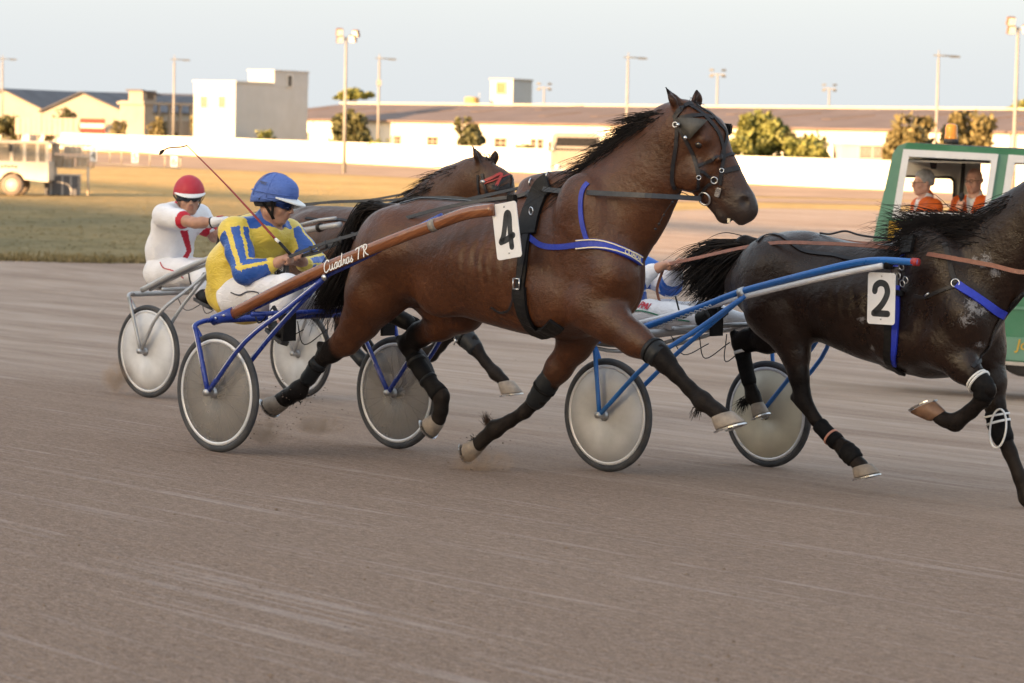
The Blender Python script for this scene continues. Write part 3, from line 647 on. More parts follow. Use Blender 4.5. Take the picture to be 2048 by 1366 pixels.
        for it in range(smooth):
            deg = np.bincount(E[:, 0], minlength=n)+np.bincount(E[:, 1], minlength=n); N = np.zeros_like(V)
            for a in range(3): N[:, a] = (np.bincount(E[:, 0], V[E[:, 1], a], n)+np.bincount(E[:, 1], V[E[:, 0], a], n))/np.maximum(deg, 1)
            V = V+.5*(N-V)
        g = np.clip(np.round((V-s.lo)/s.h).astype(int), 0, s.n-1)
        T = [t[tuple(g.T)] for t in s.t]
        return V, Q, T
def smooth_interp(x, xp, fp):
    xp, fp = np.asarray(xp, float), np.asarray(fp, float)
    m = np.gradient(fp, xp); x = np.clip(x, xp[0], xp[-1]); i = np.clip(np.searchsorted(xp, x)-1, 0, len(xp)-2); h = xp[i+1]-xp[i]; t = (x-xp[i])/h
    return (2*t**3-3*t**2+1)*fp[i]+(t**3-2*t**2+t)*h*m[i]+(-2*t**3+3*t**2)*fp[i+1]+(t**3-t**2)*h*m[i+1]
def bvh_of(V, Q): return BVHTree.FromPolygons([tuple(v) for v in V], [tuple(q) for q in Q])

class Skin:
    """Lays straps and patches on a modelled body, found along the viewing or any other ray."""
    def __init__(s, fr, V, Q): s.fr = fr; s.t = bvh_of(V, Q)
    def at(s, x, y, l=-.3, miss=True):
        o, d = s.fr.ray(x, y); h = s.t.ray_cast(Vector(o), Vector(d))
        if h[0] is not None: return np.array(h[0]), np.array(h[1])
        p = s.fr.px(x, y, l); h = s.t.find_nearest(Vector(p)); return (np.array(h[0]), np.array(h[1]))
    def side(s, x, z, sgn=-1):
        h = s.t.ray_cast(Vector((x, sgn*2, z)), Vector((0, -sgn, 0)))
        return (np.array(h[0]), np.array(h[1])) if h[0] is not None else None
    def near(s, p): h = s.t.find_nearest(Vector(p)); return np.array(h[0]), np.array(h[1])
    def strap(s, mb, pts, w, th=.008, off=.004, n=5, mi=0, follow=True):
        """pts: px pairs or 3-D points; a flat strap following the skin."""
        P = [];
        for p in pts: P.append(s.at(*p)[0] if len(p) == 2 else np.asarray(p, float))
        C = spline(P, n) if len(P) > 2 else np.array([P[0]+(P[-1]-P[0])*t for t in np.linspace(0, 1, 2*n)]); L = []
        for c in C:
            q, nn = s.near(c); L.append((q+nn*off if follow else c, nn))
        ribbon(mb, [l[0] for l in L], [l[1] for l in L], w, th, mi); return np.array([l[0] for l in L])
def ribbon(mb, C, Nn, w, th, mi=0):
    C = np.asarray(C); T = np.gradient(C, axis=0); V = []; m = len(C); ww = np.full(m, w) if np.isscalar(w) else np.asarray(w)
    for i in range(m):
        t = unit(T[i]+1e-9); nn = np.asarray(Nn[i] if np.ndim(Nn) > 1 else Nn, float); nn = unit(nn-t*(nn@t)); b = np.cross(t, nn)
        for sx, sz in ((-1, 0), (1, 0), (1, 1), (-1, 1)): V.append(C[i]+b*sx*ww[i]/2+nn*sz*th)
    Fc = [(i*4+k, i*4+(k+1) % 4, i*4+4+(k+1) % 4, i*4+4+k) for i in range(m-1) for k in range(4)]+[(3, 2, 1, 0), tuple((m-1)*4+k for k in range(4))]
    mb.add(V, Fc, False, mi)
def strokes(mb, S, o, ax, ay, nn, w, th=.002, n=6, mi=0, wf=None):
    """Painted letter strokes (round ended) as thin raised bands on a plane."""
    for st in S:
        C = spline([np.array(o)+np.array(ax)*p[0]+np.array(ay)*p[1] for p in st], n) if len(st) > 2 else np.array([np.array(o)+np.array(ax)*p[0]+np.array(ay)*p[1] for p in st])
        ribbon(mb, C, np.tile(nn, (len(C), 1)), w, th, mi)
        for e in (C[0], C[-1]):
            a, b = unit(ax), unit(ay); mb.add([e+nn*th]+[e+nn*th+(a*math.cos(t)+b*math.sin(t))*w/2 for t in np.linspace(0, 2*math.pi, 13)[:-1]], [(0, i+1, (i+1) % 12+1) for i in range(12)], False, mi)
def text_obj(name, txt, size, m, parent, o, X, Y, shear=0., th=.001, space=1.):
    cu = bpy.data.curves.new(name, 'FONT'); cu.body = txt; cu.size = size; cu.extrude = th; cu.shear = shear; cu.align_x = 'CENTER'; cu.align_y = 'CENTER'; cu.space_character = space
    t = bpy.data.objects.new(name, cu); COL.objects.link(t); me = bpy.data.meshes.new_from_object(t.evaluated_get(bpy.context.evaluated_depsgraph_get()))
    bpy.data.objects.remove(t); ob = link_mesh(name, me, m, parent); X, Y = unit(X), unit(Y); Zv = np.cross(X, Y)
    ob.matrix_local = Matrix(((X[0], Y[0], Zv[0], o[0]), (X[1], Y[1], Zv[1], o[1]), (X[2], Y[2], Zv[2], o[2]), (0, 0, 0, 1))); return ob

def hair(name, roots, dirs, length, parent, m, r, n=6, w=.0035, droop=.3, wave=.03, clump=None, stiff=.5):
    """Locks of hair: thin tapered three-sided strands."""
    V = []; Fq = []
    for p, d, L in zip(roots, dirs, length):
        d = unit(d); P = []; ph = r.uniform(0, 6.28); pv = unit(np.cross(d, r.normal(size=3))); am = wave*L*r.uniform(.3, 1.6); fr_ = r.uniform(.6, 1.6)
        for i in range(n):
            t = i/(n-1); P.append(np.array(p)+d*L*t+np.array((0, 0, -droop*L*t*t))+pv*am*math.sin(ph+fr_*t*5)*t)
        P = np.array(P); b = len(V); a0 = unit(np.cross(d, (0.3, .1, 1.))); b0 = np.cross(d, a0)
        for i in range(n):
            ww = w*(1-.85*(i/(n-1))**1.5)
            for k in range(3): V.append(P[i]+ww*(math.cos(k*2.094)*a0+math.sin(k*2.094)*b0))
        for i in range(n-1):
            for k in range(3): Fq.append((b+i*3+k, b+i*3+(k+1) % 3, b+i*3+3+(k+1) % 3, b+i*3+3+k))
    return mesh_np(name, V, Fq, m, parent)
def curve_hair(name, curves, parent, m, r, w=.004, taper=.85):
    V = []; Fq = []
    for P in curves:
        n = len(P); b = len(V); d = unit(P[-1]-P[0]); a0 = unit(np.cross(d, (.3, .1, 1.))); b0 = np.cross(d, a0)
        for i in range(n):
            ww = w*(1-taper*(i/(n-1))**1.6)
            for k in range(3): V.append(P[i]+ww*(math.cos(k*2.094)*a0+math.sin(k*2.094)*b0))
        for i in range(n-1):
            for k in range(3): Fq.append((b+i*3+k, b+i*3+(k+1) % 3, b+i*3+3+(k+1) % 3, b+i*3+3+k))
    return mesh_np(name, V, Fq, m, parent)

# ================================================================== HORSES
def m_coat(name, c_lo, c_mid, c_hi, rough=.38, spec=.3):
    t = NT(name); v = t.coords(); a = t.noise(v, 2.6, 5, .55, .4); b = t.noise(v, 9., 6, .65)
    mp = t.n('ShaderNodeMapping'); mp.inputs['Scale'].default_value = (24, 60, 110); mp.inputs['Rotation'].default_value = (0, .5, 0); t.l(v, mp.inputs[0]); f = t.noise(mp.outputs[0], 2.2, 3, .6)
    col = t.ramp(a, [(.28, c_lo), (.5, c_mid), (.74, c_hi)])
    col = t.mix(.35, col, t.ramp(b, [(.3, c_lo), (.7, c_hi)]))
    col = t.mix(.22, col, t.ramp(f, [(.3, tuple(k*.4 for k in c_lo)), (.7, tuple(min(1, k*1.5) for k in c_hi))]))
    bl = t.attr('black'); bm_ = t.math('ADD', bl, t.math('MULTIPLY', t.math('SUBTRACT', b, .5), .35)); bs = t.ramp(bm_, [(.34, (0, 0, 0)), (.66, (1, 1, 1))])
    col = t.mix(bs, col, t.ramp(b, [(.3, (.006, .005, .005)), (.7, (.014, .012, .012))]))
    mu = t.attr('muzzle'); col = t.mix(t.math('MULTIPLY', mu, .85), col, (.022, .019, .019))
    fo = t.attr('foam'); fn = t.noise(v, 42, 5, .7, 1.2)
    fm = t.ramp(t.math('ADD', t.math('MULTIPLY', fo, .45), t.math('MULTIPLY', fn, 1.)), [(.78, (0, 0, 0)), (.93, (1, 1, 1))]); col = t.mix(t.math('MULTIPLY', fm, .38), col, (.45, .45, .48))
    ds = t.attr('dust'); col = t.mix(t.math('MULTIPLY', t.math('MULTIPLY', ds, b), .10), col, (.25, .19, .15))
    t.col(col); t.p.inputs['Specular IOR Level'].default_value = spec; t.l(t.math('MULTIPLY', t.math('SUBTRACT', 1.15, bs), spec), t.p.inputs['Specular IOR Level'])
    t.l(t.ramp(b, [(.3, (rough-.09,)*3), (.7, (rough+.13,)*3)]), t.p.inputs['Roughness'])
    ribs = t.n('ShaderNodeTexWave'); ribs.wave_type = 'BANDS'; ribs.bands_direction = 'X'; ribs.inputs['Scale'].default_value = 4.6; ribs.inputs['Distortion'].default_value = 3.; ribs.inputs['Detail'].default_value = 3
    t.l(v, ribs.inputs['Vector'])
    h = t.math('ADD', t.math('MULTIPLY', a, 2.2), t.math('ADD', t.math('MULTIPLY', b, .75), t.math('MULTIPLY', t.math('MULTIPLY', ribs.outputs['Fac'], t.attr('rib')), .55)))
    vn = t.math('MAXIMUM', t.math('SUBTRACT', 1., t.math('MULTIPLY', t.math('ABSOLUTE', t.math('SUBTRACT', t.noise(v, 5.5, 3, .6, 1.6), .5)), 15.)), 0.)
    h = t.math('ADD', h, t.math('ADD', t.math('MULTIPLY', f, .10), t.math('MULTIPLY', vn, .018))); t.bump(h, .62, .02); return t.m
COAT_BAY = m_coat('bay_coat', (.021, .0066, .0026), (.054, .0168, .0060), (.104, .036, .0132))
COAT_DARK = m_coat('dark_bay_coat', (.0060, .0034, .0028), (.0125, .0066, .0050), (.028, .0135, .0088), .30, .24)
COAT_RED = m_coat('red_bay_coat', (.026, .0105, .0055), (.050, .020, .0098), (.085, .037, .019))
def m_hair(name, c0, c1):
    t = NT(name); v = t.coords(); a = t.noise(v, 25, 3); t.col(t.ramp(a, [(.3, c0), (.7, c1)])); t.set(Roughness=.5); t.p.inputs['Specular IOR Level'].default_value = .14; return t.m
HAIRB = m_hair('black_hair', (.006, .005, .005), (.016, .012, .011)); HAIRR = m_hair('rusty_hair', (.02, .012, .009), (.05, .026, .016))
HOOF = mat('hoof_horn', (.20, .165, .135), .6, var=.3, vs=22, bump=.3, bs=50, dirt=(.30, .24, .19), da=.6); HOOFR = mat('brown_hoof_horn', (.16, .085, .05), .6, var=.3, vs=22, bump=.3, bs=50)
STEEL = mat('steel', (.55, .56, .58), .28, 1., var=.1); ALU = mat('dull_aluminium', (.42, .42, .43), .4, .85, var=.1)
LEATHER = mat('black_leather', (.008, .008, .009), .48, spec=.18, var=.35, vs=14, bump=.25, bs=120, dirt=(.06, .05, .042), da=.2)
BRIDLE = mat('bridle_leather', (.014, .014, .018), .45, spec=.28, var=.35, vs=20, bump=.25, bs=120, dirt=(.06, .05, .042), da=.2)
OLIVE = mat('olive_leather', (.055, .05, .042), .55, var=.25, vs=30, bump=.3, bs=150)
NEOP = mat('black_neoprene', (.006, .006, .007), .7, spec=.08, var=.3, vs=18, bump=.2, bs=90, dirt=(.07, .058, .048), da=.18); NEOPG = mat('grey_shin_boot', (.012, .014, .017), .5, spec=.2, var=.25, vs=10, dirt=(.07, .058, .048), da=.18)
BLUEW = mat('blue_webbing', (.012, .032, .33), .55, var=.15, vs=30, bump=.4, bs=320); TANR = mat('tan_leather', (.20, .075, .045), .5, var=.25, vs=25, bump=.3, bs=120)
REINM = mat('dark_rein', (.020, .021, .026), .5, var=.3, vs=20); PLATE = mat('white_plate', (.72, .72, .74), .45, var=.04, vs=9, dirt=(.45, .42, .40), da=.3)
INK = mat('number_ink', (.022, .026, .032), .55, var=.45, vs=14); EYE = mat('dark_eye', (.012, .007, .005), .05, spec=.8); FLESH = mat('pink_flesh', (.13, .05, .045), .5); TOOTH = mat('teeth', (.62, .55, .42), .4); CREAMW = mat('cream_piping', (.70, .62, .42), .6); WHITEB = mat('white_trim', (.70, .70, .70), .55, dirt=(.4, .35, .3), da=.3)

def hoof(fr, parent, cor, toe, heel, w=.058, m=HOOF, shoe=True, bell=False):
    """Hoof from its coronet centre and the toe and heel points of its ground edge (local coordinates)."""
    cor, toe, heel = map(np.asarray, (cor, toe, heel)); ce = (toe+heel)/2; fwd = unit(toe-heel); ln = np.linalg.norm(toe-heel)/2
    lat = unit(np.cross(fwd, ce-cor)); upn = unit(np.cross(lat, fwd));
    if upn@(cor-ce) < 0: upn = -upn
    V = []; n = 18; rings = [(0, 1.0, 1.0), (.08, 1.02, 1.02), (.55, .9, .92), (.95, .78, .82), (1.05, .66, .7), (1.1, .3, .3)]
    for t, kx, ky in rings:
        c = ce*(1-t)+cor*t
        for k in range(n):
            a = 2*math.pi*k/n; x = math.cos(a); y = math.sin(a); x2 = x if x > 0 else x*.85
            V.append(c+fwd*x2*ln*kx*(1 if x > 0 else .9)+lat*y*w*ky)
    Fc = [(i*n+k, i*n+(k+1) % n, (i+1)*n+(k+1) % n, (i+1)*n+k) for i in range(len(rings)-1) for k in range(n)]+[tuple(range(n-1, -1, -1)), tuple((len(rings)-1)*n+k for k in range(n))]
    mb = MB(); mb.add(V, Fc, True); o = mb.build('hoof', m, parent)
    if shoe:
        mb = MB(); C = [ce-upn*.006+fwd*math.cos(a)*ln*.97+lat*math.sin(a)*w*.97 for a in np.linspace(-2.3, 2.3, 17)]
        ribbon(mb, C, np.tile(-upn, (17, 1)), .02, .008); mb.build('horseshoe', STEEL, o)
    return o
def sleeve(parent, name, pts, m, seg=4, n=18, bands=None):
    """A boot or bandage wrapped round a leg: pts are (point, radius)."""
    P = spline([p for p, r in pts], seg); R = np.interp(np.linspace(0, len(pts)-1, len(P)), range(len(pts)), [r for p, r in pts])
    R = R*(1+.03*np.sin(np.arange(len(P))*2.1)); R[0] *= .93; R[-1] *= .93
    mb = MB(); mb.tube(P, R, n); o = mb.build(name, m, parent)
    for t, bm_ in (bands or []):
        i = int(t*(len(P)-2)); mb = MB(); mb.tube([P[i], P[i+1]*.6+P[i]*.4], [R[i]+.006, R[i]+.006], n); mb.build('strap', bm_, o)
    return o
def ring(c, r, t, nn, mb, n=20):
    nn = unit(nn); a = unit(np.cross(nn, (0.1, .2, 1))); b = np.cross(nn, a)
    mb.tube([np.asarray(c)+r*(math.cos(k)*a+math.sin(k)*b) for k in np.linspace(0, 2*math.pi, n+1)[:-1]], t, 6, closed=True)

def horse_body(fr, S, h, coat, parent):
    P = lambda x, y, l=0.: fr.px(x, y, l)
    allp = [fr.px(*q[:3]) for c in S['chains'] for q in c['p']]
    if 'head' in S:
        yaw = fr.yaw+S['head']['yaw']; p0 = fr.wor(fr.px(*S['head']['poll'])); hf = Frame(p0, yaw); S['hf'] = hf
        hp = lambda x, y, l=0.: fr.loc(hf.wor(hf.px(x, y, l))); S['hp'] = hp; lat = np.array((-math.sin(S['head']['yaw']), math.cos(S['head']['yaw']), 0)); S['lat'] = lat
        allp += [hp(*q[:3]) for q in S['head']['skull']]
        allp += [hp(*e[1])+np.array((0, 0, .05)) for e in S['head']['ears']]
    A = np.array(allp); lo = A.min(0)-.2; hi = A.max(0)+.2; hi[2] -= .08; lo[1] = min(lo[1], -.42); hi[1] = max(hi[1], .42)
    T = np.array([P(*q) for q in S['top']]); Bt = np.array([P(*q) for q in S['bot']]); lo[0] = min(lo[0], T[0, 0]-.25)
    hi[2] = max(hi[2], T[:, 2].max()+.1)
    g = SDF(lo, hi, h, 3)
    st = np.linspace(S['s0'], S['s1'], 30); zt = np.interp(st, T[:, 0], T[:, 2]); zb = np.interp(st, Bt[:, 0], Bt[:, 2])
    ws = np.interp(st, [w[0] for w in S['w']], [w[1] for w in S['w']]); nar = np.interp(st, [w[0] for w in S['w']], [w[2] for w in S['w']])
    g.body(st, zt, zb, ws, 2.15, nar, .05)
    for e in S.get('ells', []): g.ell(P(*e[0]), e[1], None, e[2] if len(e) > 2 else .07)
    for c in S['chains']:
        L = [(P(*q[:3]), q[3], q[4] if len(q) > 4 else 1., q[5] if len(q) > 5 else 0.) for q in c['p']]; g.chain(L, c.get('k', .035))
    if 'head' in S:
        H = S['head']
        L = [(hp(*q[:3]), q[3], q[4], 0.) for q in H['skull']]
        for i, (p, q) in enumerate(zip(L[:-1], L[1:])): g.seg(p[0], q[0], p[1], q[1], .03, p[2], q[2], lat, {1: H['skull'][i+1][5]})
        for q in H.get('bumps', []):
            for sg in ((-1, 1) if q[4] else (0,)): g.ell(hp(q[0], q[1])+lat*q[2]*sg, q[3], None, q[5] if len(q) > 5 else .02, {1: q[6] if len(q) > 6 else 0.})
        for q in H.get('lips', []): g.seg(hp(*q[0]), hp(*q[1]), q[2], q[3], .014, q[4], q[4], lat, {1: 1.})
        for q in H.get('cuts', []):
            if q[0] == 'seg': g.seg(hp(*q[1]), hp(*q[2]), q[3], q[4], .01, tags={1: 1.}, op='sub')
            else: g.ell(hp(*q[1]), q[2], None, .012, {1: 1.}, 'sub')
        for b_, t_, mid in H['ears']:
            b0, t0, m0 = hp(*b_), hp(*t_), hp(*mid); ax = unit(t0-b0); side = unit(np.cross(ax, lat))
            g.seg(b0, m0, .034, .041, .02, .66, .66, side, {0: .35}); g.seg(m0, t0, .041, .006, .012, .55, .5, side, {0: .75})
            fw = side if side[0] > 0 else -side; fw = unit(fw+lat*(-.5))
            g.seg(b0*.6+m0*.4+fw*.026, m0*.45+t0*.55+fw*.022, .017, .010, .008, tags={0: .5}, op='sub')
    V, Q, Tg = g.mesh(2)
    foam = np.zeros(len(V)); rib = np.zeros(len(V))
    bt_ = bvh_of(V, Q) if S.get('foam') else None
    for q in S.get('foam', []):
        ro, rd = fr.ray(q[0], q[1]); hh = bt_.ray_cast(Vector(ro), Vector(rd))[0]; c = np.array(hh) if hh is not None else P(*q[:3]); foam = np.maximum(foam, 1-np.linalg.norm((V-c)*np.array((1, .6, 1)), axis=1)/q[3])
    rc = P(*S['ribs']); rib = S.get('ribk', 1.)*np.clip(1-np.abs((V[:, 0]-rc[0])/.36), 0, 1)*np.clip(1-np.abs((V[:, 2]-rc[2]+.02)/.26), 0, 1)
    dust = np.clip(1-V[:, 2]/.75, 0, 1)
    o = mesh_np('body', V, Q, coat, parent, attrs={'black': np.clip(Tg[0], 0, 1), 'muzzle': np.clip(Tg[1], 0, 1), 'foam': np.clip(foam, 0, 1), 'rib': rib, 'dust': dust})
    return o, Skin(fr, V, Q)

def rand_curves(P, n, r, spread0, spread1, jit=.03, seg=5, ends=(.75, 1.0), lift=0.):
    """Many hairs following one guide, fanning out along it."""
    P = [np.asarray(p) for p in P]; out = []
    for k in range(n):
        o = r.normal(size=3)*np.array((.8, 1., .8)); o2 = r.normal(size=3); m = len(P); L = []
        e = r.uniform(*ends)
        for i, p in enumerate(P): t = i/(m-1); L.append(p+o*(spread0+(spread1-spread0)*t)+o2*jit*t*math.sin(3*t+k))
        C = spline(L, seg); q = max(5, int(len(C)*e)); out.append(C[:q])
    return out

# ---- teams: ground points of the near and far wheels give each sulky's axle
def proj(p):
    v = np.asarray(p)-CAM; z = v@FW; return CX+FPX*(v@RT)/z, CY-FPX*(v@UP)/z
def team(a, xf):
    A = on_track(*a); lo, hi = .5, 3.
    for k in range(40):
        m = (lo+hi)/2; q = A+N_*m; q[2] = gz(q@N_)
        if proj(q)[0] < xf: lo = m
        else: hi = m
    M = A+N_*lo/2; M[2] = gz(M@N_); return M, lo/2
(M4, L4), (M2, L2), (MR, LR) = team((434, 904), 792), team((1213, 943), 1533), team((296, 795), 600)   # axle middle and half width
def team_frame(M, ahead=0.): p = M+U_*ahead; p[2] = gz(p@N_); return Frame(p, -HEAD)
F4, F2, FR = team_frame(M4), team_frame(M2), team_frame(MR)
H4, H2, HR = team_frame(M4, 1.5), team_frame(M2, 1.5), team_frame(MR, 1.5)

# ---- the leading bay, number 4
S4 = dict(
    top=[(735, 452), (745, 440), (762, 428), (792, 412), (819, 400), (854, 396), (904, 400), (960, 404), (1010, 400), (1060, 386), (1100, 372), (1140, 362), (1180, 372), (1215, 420), (1245, 480)],
    bot=[(735, 560), (770, 600), (830, 612), (880, 612), (959, 640), (1008, 655), (1059, 669), (1100, 675), (1150, 680), (1195, 668), (1230, 640), (1245, 620)],
    ribs=(960, 520, -.3), chains=[
        dict(k=.07, p=[(792, 500, -.12, .20), (752, 585, -.15, .165), (722, 640, -.16, .118, .9)]),                                   # near hind
        dict(k=.03, p=[(722, 640, -.16, .118, .85, 0), (694, 680, -.165, .084, .8, .1), (664, 702, -.17, .062, .8, .9), (647, 714, -.17, .054, .8, 1)]),
        dict(k=.015, p=[(640, 690, -.17, .026, .8, 1), (655, 703, -.17, .05, .8, 1), (630, 736, -.17, .036, .85, 1), (611, 764, -.17, .036, .85, 1), (598, 780, -.17, .058, .9, 1), (577, 793, -.17, .050, 1, 1), (563, 801, -.17, .050, 1, 1)]),
        dict(k=.07, p=[(800, 490, .12, .19), (888, 600, .15, .14), (925, 620, .15, .12, .9)]),                                      # far hind
        dict(k=.04, p=[(930, 622, .15, .118, .9, 0), (882, 648, .155, .088, .8, .1), (838, 670, .16, .066, .8, .8), (814, 686, .16, .058, .8, 1)]),
        dict(k=.015, p=[(798, 678, .16, .026, .8, 1), (815, 690, .16, .054, .8, 1), (834, 728, .16, .042, .85, 1), (860, 766, .16, .039, .85, 1), (882, 793, .16, .052, .9, 1), (882, 820, .16, .042, 1, 1), (876, 838, .16, .046, 1, 1)]),
        dict(k=.06, p=[(1165, 410, -.13, .13, .6), (1222, 545, -.14, .125, .8), (1190, 620, -.16, .12, .8)]),                          # near fore
        dict(k=.05, p=[(1180, 610, -.16, .125, .8, 0), (1222, 645, -.165, .104, .8, 0), (1268, 678, -.17, .080, .8, .15), (1318, 710, -.17, .062, .85, .8)]),
        dict(k=.02, p=[(1318, 710, -.17, .060, .9, .9), (1332, 726, -.17, .056, .9, 1), (1352, 748, -.17, .042, .85, 1), (1378, 776, -.17, .037, .85, 1), (1405, 802, -.17, .050, .9, 1), (1430, 820, -.17, .040, 1, 1), (1442, 830, -.17, .046, 1, 1)]),
        dict(k=.06, p=[(1185, 580, .13, .13, .8), (1170, 645, .14, .115, .85), (1150, 690, .14, .086, .9, .0), (1118, 735, .14, .067, .9, .3), (1092, 772, .14, .058, .9, .9)]),   # far fore
        dict(k=.02, p=[(1096, 766, .14, .056, .9, .9), (1078, 794, .14, .050, .9, 1), (1050, 823, .14, .038, .85, 1), (1020, 842, .14, .036, .85, 1), (990, 858, .14, .050, .9, 1), (968, 877, .14, .038, 1, 1), (958, 888, .14, .044, 1, 1)]),
        dict(k=.09, p=[(1205, 468, 0, .27, .66), (1234, 425, 0, .25, .56), (1276, 366, .01, .212, .47), (1316, 310, .025, .160, .5), (1350, 262, .035, .118, .6), (1368, 244, .04, .095, .7)]),  # neck
        dict(k=.02, p=[(785, 424, 0, .05, 1, .3), (757, 420, 0, .045, 1, 1), (738, 426, 0, .035, 1, 1)]),                                # dock
    ],
    ells=[((785, 500, -.15), (.26, .14, .24)), ((790, 490, .15), (.26, .14, .24)), ((1208, 545, 0), (.18, .23, .22), .09), ((1160, 440, -.17), (.16, .07, .24), .08), ((1150, 430, .17), (.16, .07, .24), .08),
          ((1105, 600, -.17), (.22, .09, .14), .08), ((880, 590, -.16), (.16, .08, .12), .08), ((1120, 372, 0), (.28, .06, .07), .1), ((1240, 575, -.09), (.11, .10, .15), .06), ((1240, 575, .09), (.11, .10, .15), .06)],
    head=dict(yaw=math.radians(22), poll=(1358, 228, .04), skull=[
        (1370, 238, 0, .082, .85, 0), (1402, 276, 0, .136, .76, 0), (1414, 330, 0, .140, .60, 0), (1436, 364, 0, .125, .50, 0), (1459, 389, 0, .098, .55, .25), (1482, 410, 0, .078, .72, 1.), (1490, 420, 0, .066, .80, 1.)],
        bumps=[(1411, 280, .092, (.05, .028, .035), True, .02), (1388, 350, .072, (.085, .03, .085), True, .03), (1430, 318, .072, (.075, .014, .018), True, .02), (1492, 399, .044, (.034, .024, .034), True, .02, 1.)],
        lips=[((1428, 400, 0), (1447, 432, 0), .044, .036, 1.15), ((1447, 432, 0), (1452, 437, 0), .036, .030, 1.2), ((1480, 425, 0), (1482, 438, 0), .045, .034, 1.2)],
        cuts=[('ell', (1487, 404, -.070), (.022, .03, .028)), ('ell', (1487, 404, .070), (.022, .03, .028)), ('seg', (1464, 446, -.07), (1447, 412, -.07), .010, .007), ('seg', (1464, 446, .07), (1447, 412, .07), .010, .007), ('seg', (1466, 450, -.05), (1466, 450, .05), .012, .012)],
        ears=[((1362, 226, -.052), (1329, 171, -.075), (1349, 201, -.07)), ((1388, 222, .058), (1393, 176, .055), (1394, 200, .07))]))
def sx(fr, x, y=450): return fr.px(x, y, 0)[0]
S4['s0'] = sx(H4, 738); S4['s1'] = sx(H4, 1238)
S4['w'] = [(sx(H4, 738), .15, .3), (sx(H4, 775), .235, .3), (sx(H4, 830), .275, .25), (sx(H4, 905), .275, .15), (sx(H4, 980), .305, .12), (sx(H4, 1050), .285, .25), (sx(H4, 1110), .255, .5), (sx(H4, 1160), .235, .62), (sx(H4, 1238), .18, .5)]
bay = thing('horse', 'bright bay trotter with plate 4 stretching its near foreleg forward, head high', 'horse', H4, group='trotters in the race')
bay_body, K4 = horse_body(H4, S4, .0105, COAT_BAY, bay)
hp4 = S4['hp']; lat4 = S4['lat']; P4 = H4.px
# hooves
hoof(H4, bay, P4(566, 800, -.17), P4(551, 831, -.17), P4(533, 790, -.17), .064)
hoof(H4, bay, P4(876, 838, .16), P4(868, 874, .16), P4(850, 832, .16), .056)
hoof(H4, bay, P4(1442, 830, -.17), P4(1487, 843, -.17), P4(1430, 863, -.17), .06)
hoof(H4, bay, P4(957, 889, .14), P4(940, 925, .14), P4(932, 880, .14), .056)
# boots
sleeve(bay, 'hind_boot', [(P4(640, 722, -.17), .052), (P4(628, 740, -.17), .047), (P4(612, 763, -.17), .046)], NEOPG, bands=[(.3, NEOP)])
sleeve(bay, 'hind_boot', [(P4(826, 712, .16), .052), (P4(845, 744, .16), .050), (P4(864, 770, .16), .048), (P4(880, 790, .16), .060)], NEOP, bands=[(.1, NEOPG), (.6, NEOPG)])
sleeve(bay, 'knee_boot', [(P4(1108, 748, .14), .064), (P4(1094, 768, .14), .066), (P4(1078, 792, .14), .058), (P4(1066, 808, .14), .050)], NEOPG, bands=[(.5, NEOP)])
sleeve(bay, 'knee_boot', [(P4(1300, 697, -.17), .072), (P4(1312, 706, -.17), .069), (P4(1322, 716, -.17), .066)], NEOPG, bands=[(.4, NEOP)])
# fetlock tufts
hair('fetlock_hair', [P4(978, 850, .14)+rng.normal(size=3)*.012 for k in range(70)], [np.array((-.7, 0, .75))+rng.normal(size=3)*.3 for k in range(70)], rng.uniform(.035, .08, 70), bay, HAIRR, rng, w=.002, droop=-.1, wave=.12)
hair('fetlock_hair', [P4(1396, 818, -.17)+rng.normal(size=3)*.012 for k in range(26)], [np.array((-.4, 0, -.8))+rng.normal(size=3)*.3 for k in range(26)], rng.uniform(.025, .05, 26), bay, HAIRB, rng, w=.003)
hair('fetlock_hair', [P4(592, 792, -.17)+rng.normal(size=3)*.02 for k in range(120)], [np.array((-.5, 0, -.5))+rng.normal(size=3)*.4 for k in range(120)], rng.uniform(.015, .04, 120), bay, HAIRB, rng, w=.003)
hair('fetlock_hair', [P4(950, 884, .14)+rng.normal(size=3)*.012 for k in range(40)], [np.array((-.6, 0, .5))+rng.normal(size=3)*.4 for k in range(40)], rng.uniform(.015, .035, 40), bay, HAIRB, rng, w=.003)
def mane(fr, parent, skin, pts, n, r, L=(.16, .30), out=.42, up=0., lat=0., m=HAIRB, w=.0042):
    C = spline([fr.px(*p) for p in pts], 8); T = np.gradient(C, axis=0); roots = []; dirs = []; ln = []
    for k in range(n):
        t = r.uniform(0, len(C)-1.01); i = int(t); p = C[i]+(C[i+1]-C[i])*(t-i); tg = -unit(T[i]); nr = np.array((tg[2], 0, -tg[0])); nr = nr if nr[2] > 0 else -nr
        roots.append(p+r.normal(size=3)*np.array((.006, .014, .006))-nr*.012); f = r.uniform(0, 1)
        dirs.append(tg*(.95)+nr*(out*r.uniform(.1, 1.25)+up)+np.array((0, lat+r.normal()*.22, 0))+r.normal(size=3)*.07); ln.append(r.uniform(*L))
    return hair('mane', roots, dirs, ln, parent, m, r, 7, w, .22, .05)
mane(H4, bay, K4, [(1190, 352), (1215, 328), (1240, 304), (1264, 284), (1290, 262), (1320, 240)], 420, rng, L=(.30, .52), out=.42, w=.0024)
mane(H4, bay, K4, [(1172, 366), (1200, 340), (1231, 310), (1258, 286), (1284, 264), (1312, 244), (1335, 230), (1352, 216)], 2300, rng, L=(.16, .36), out=.60, w=.003)
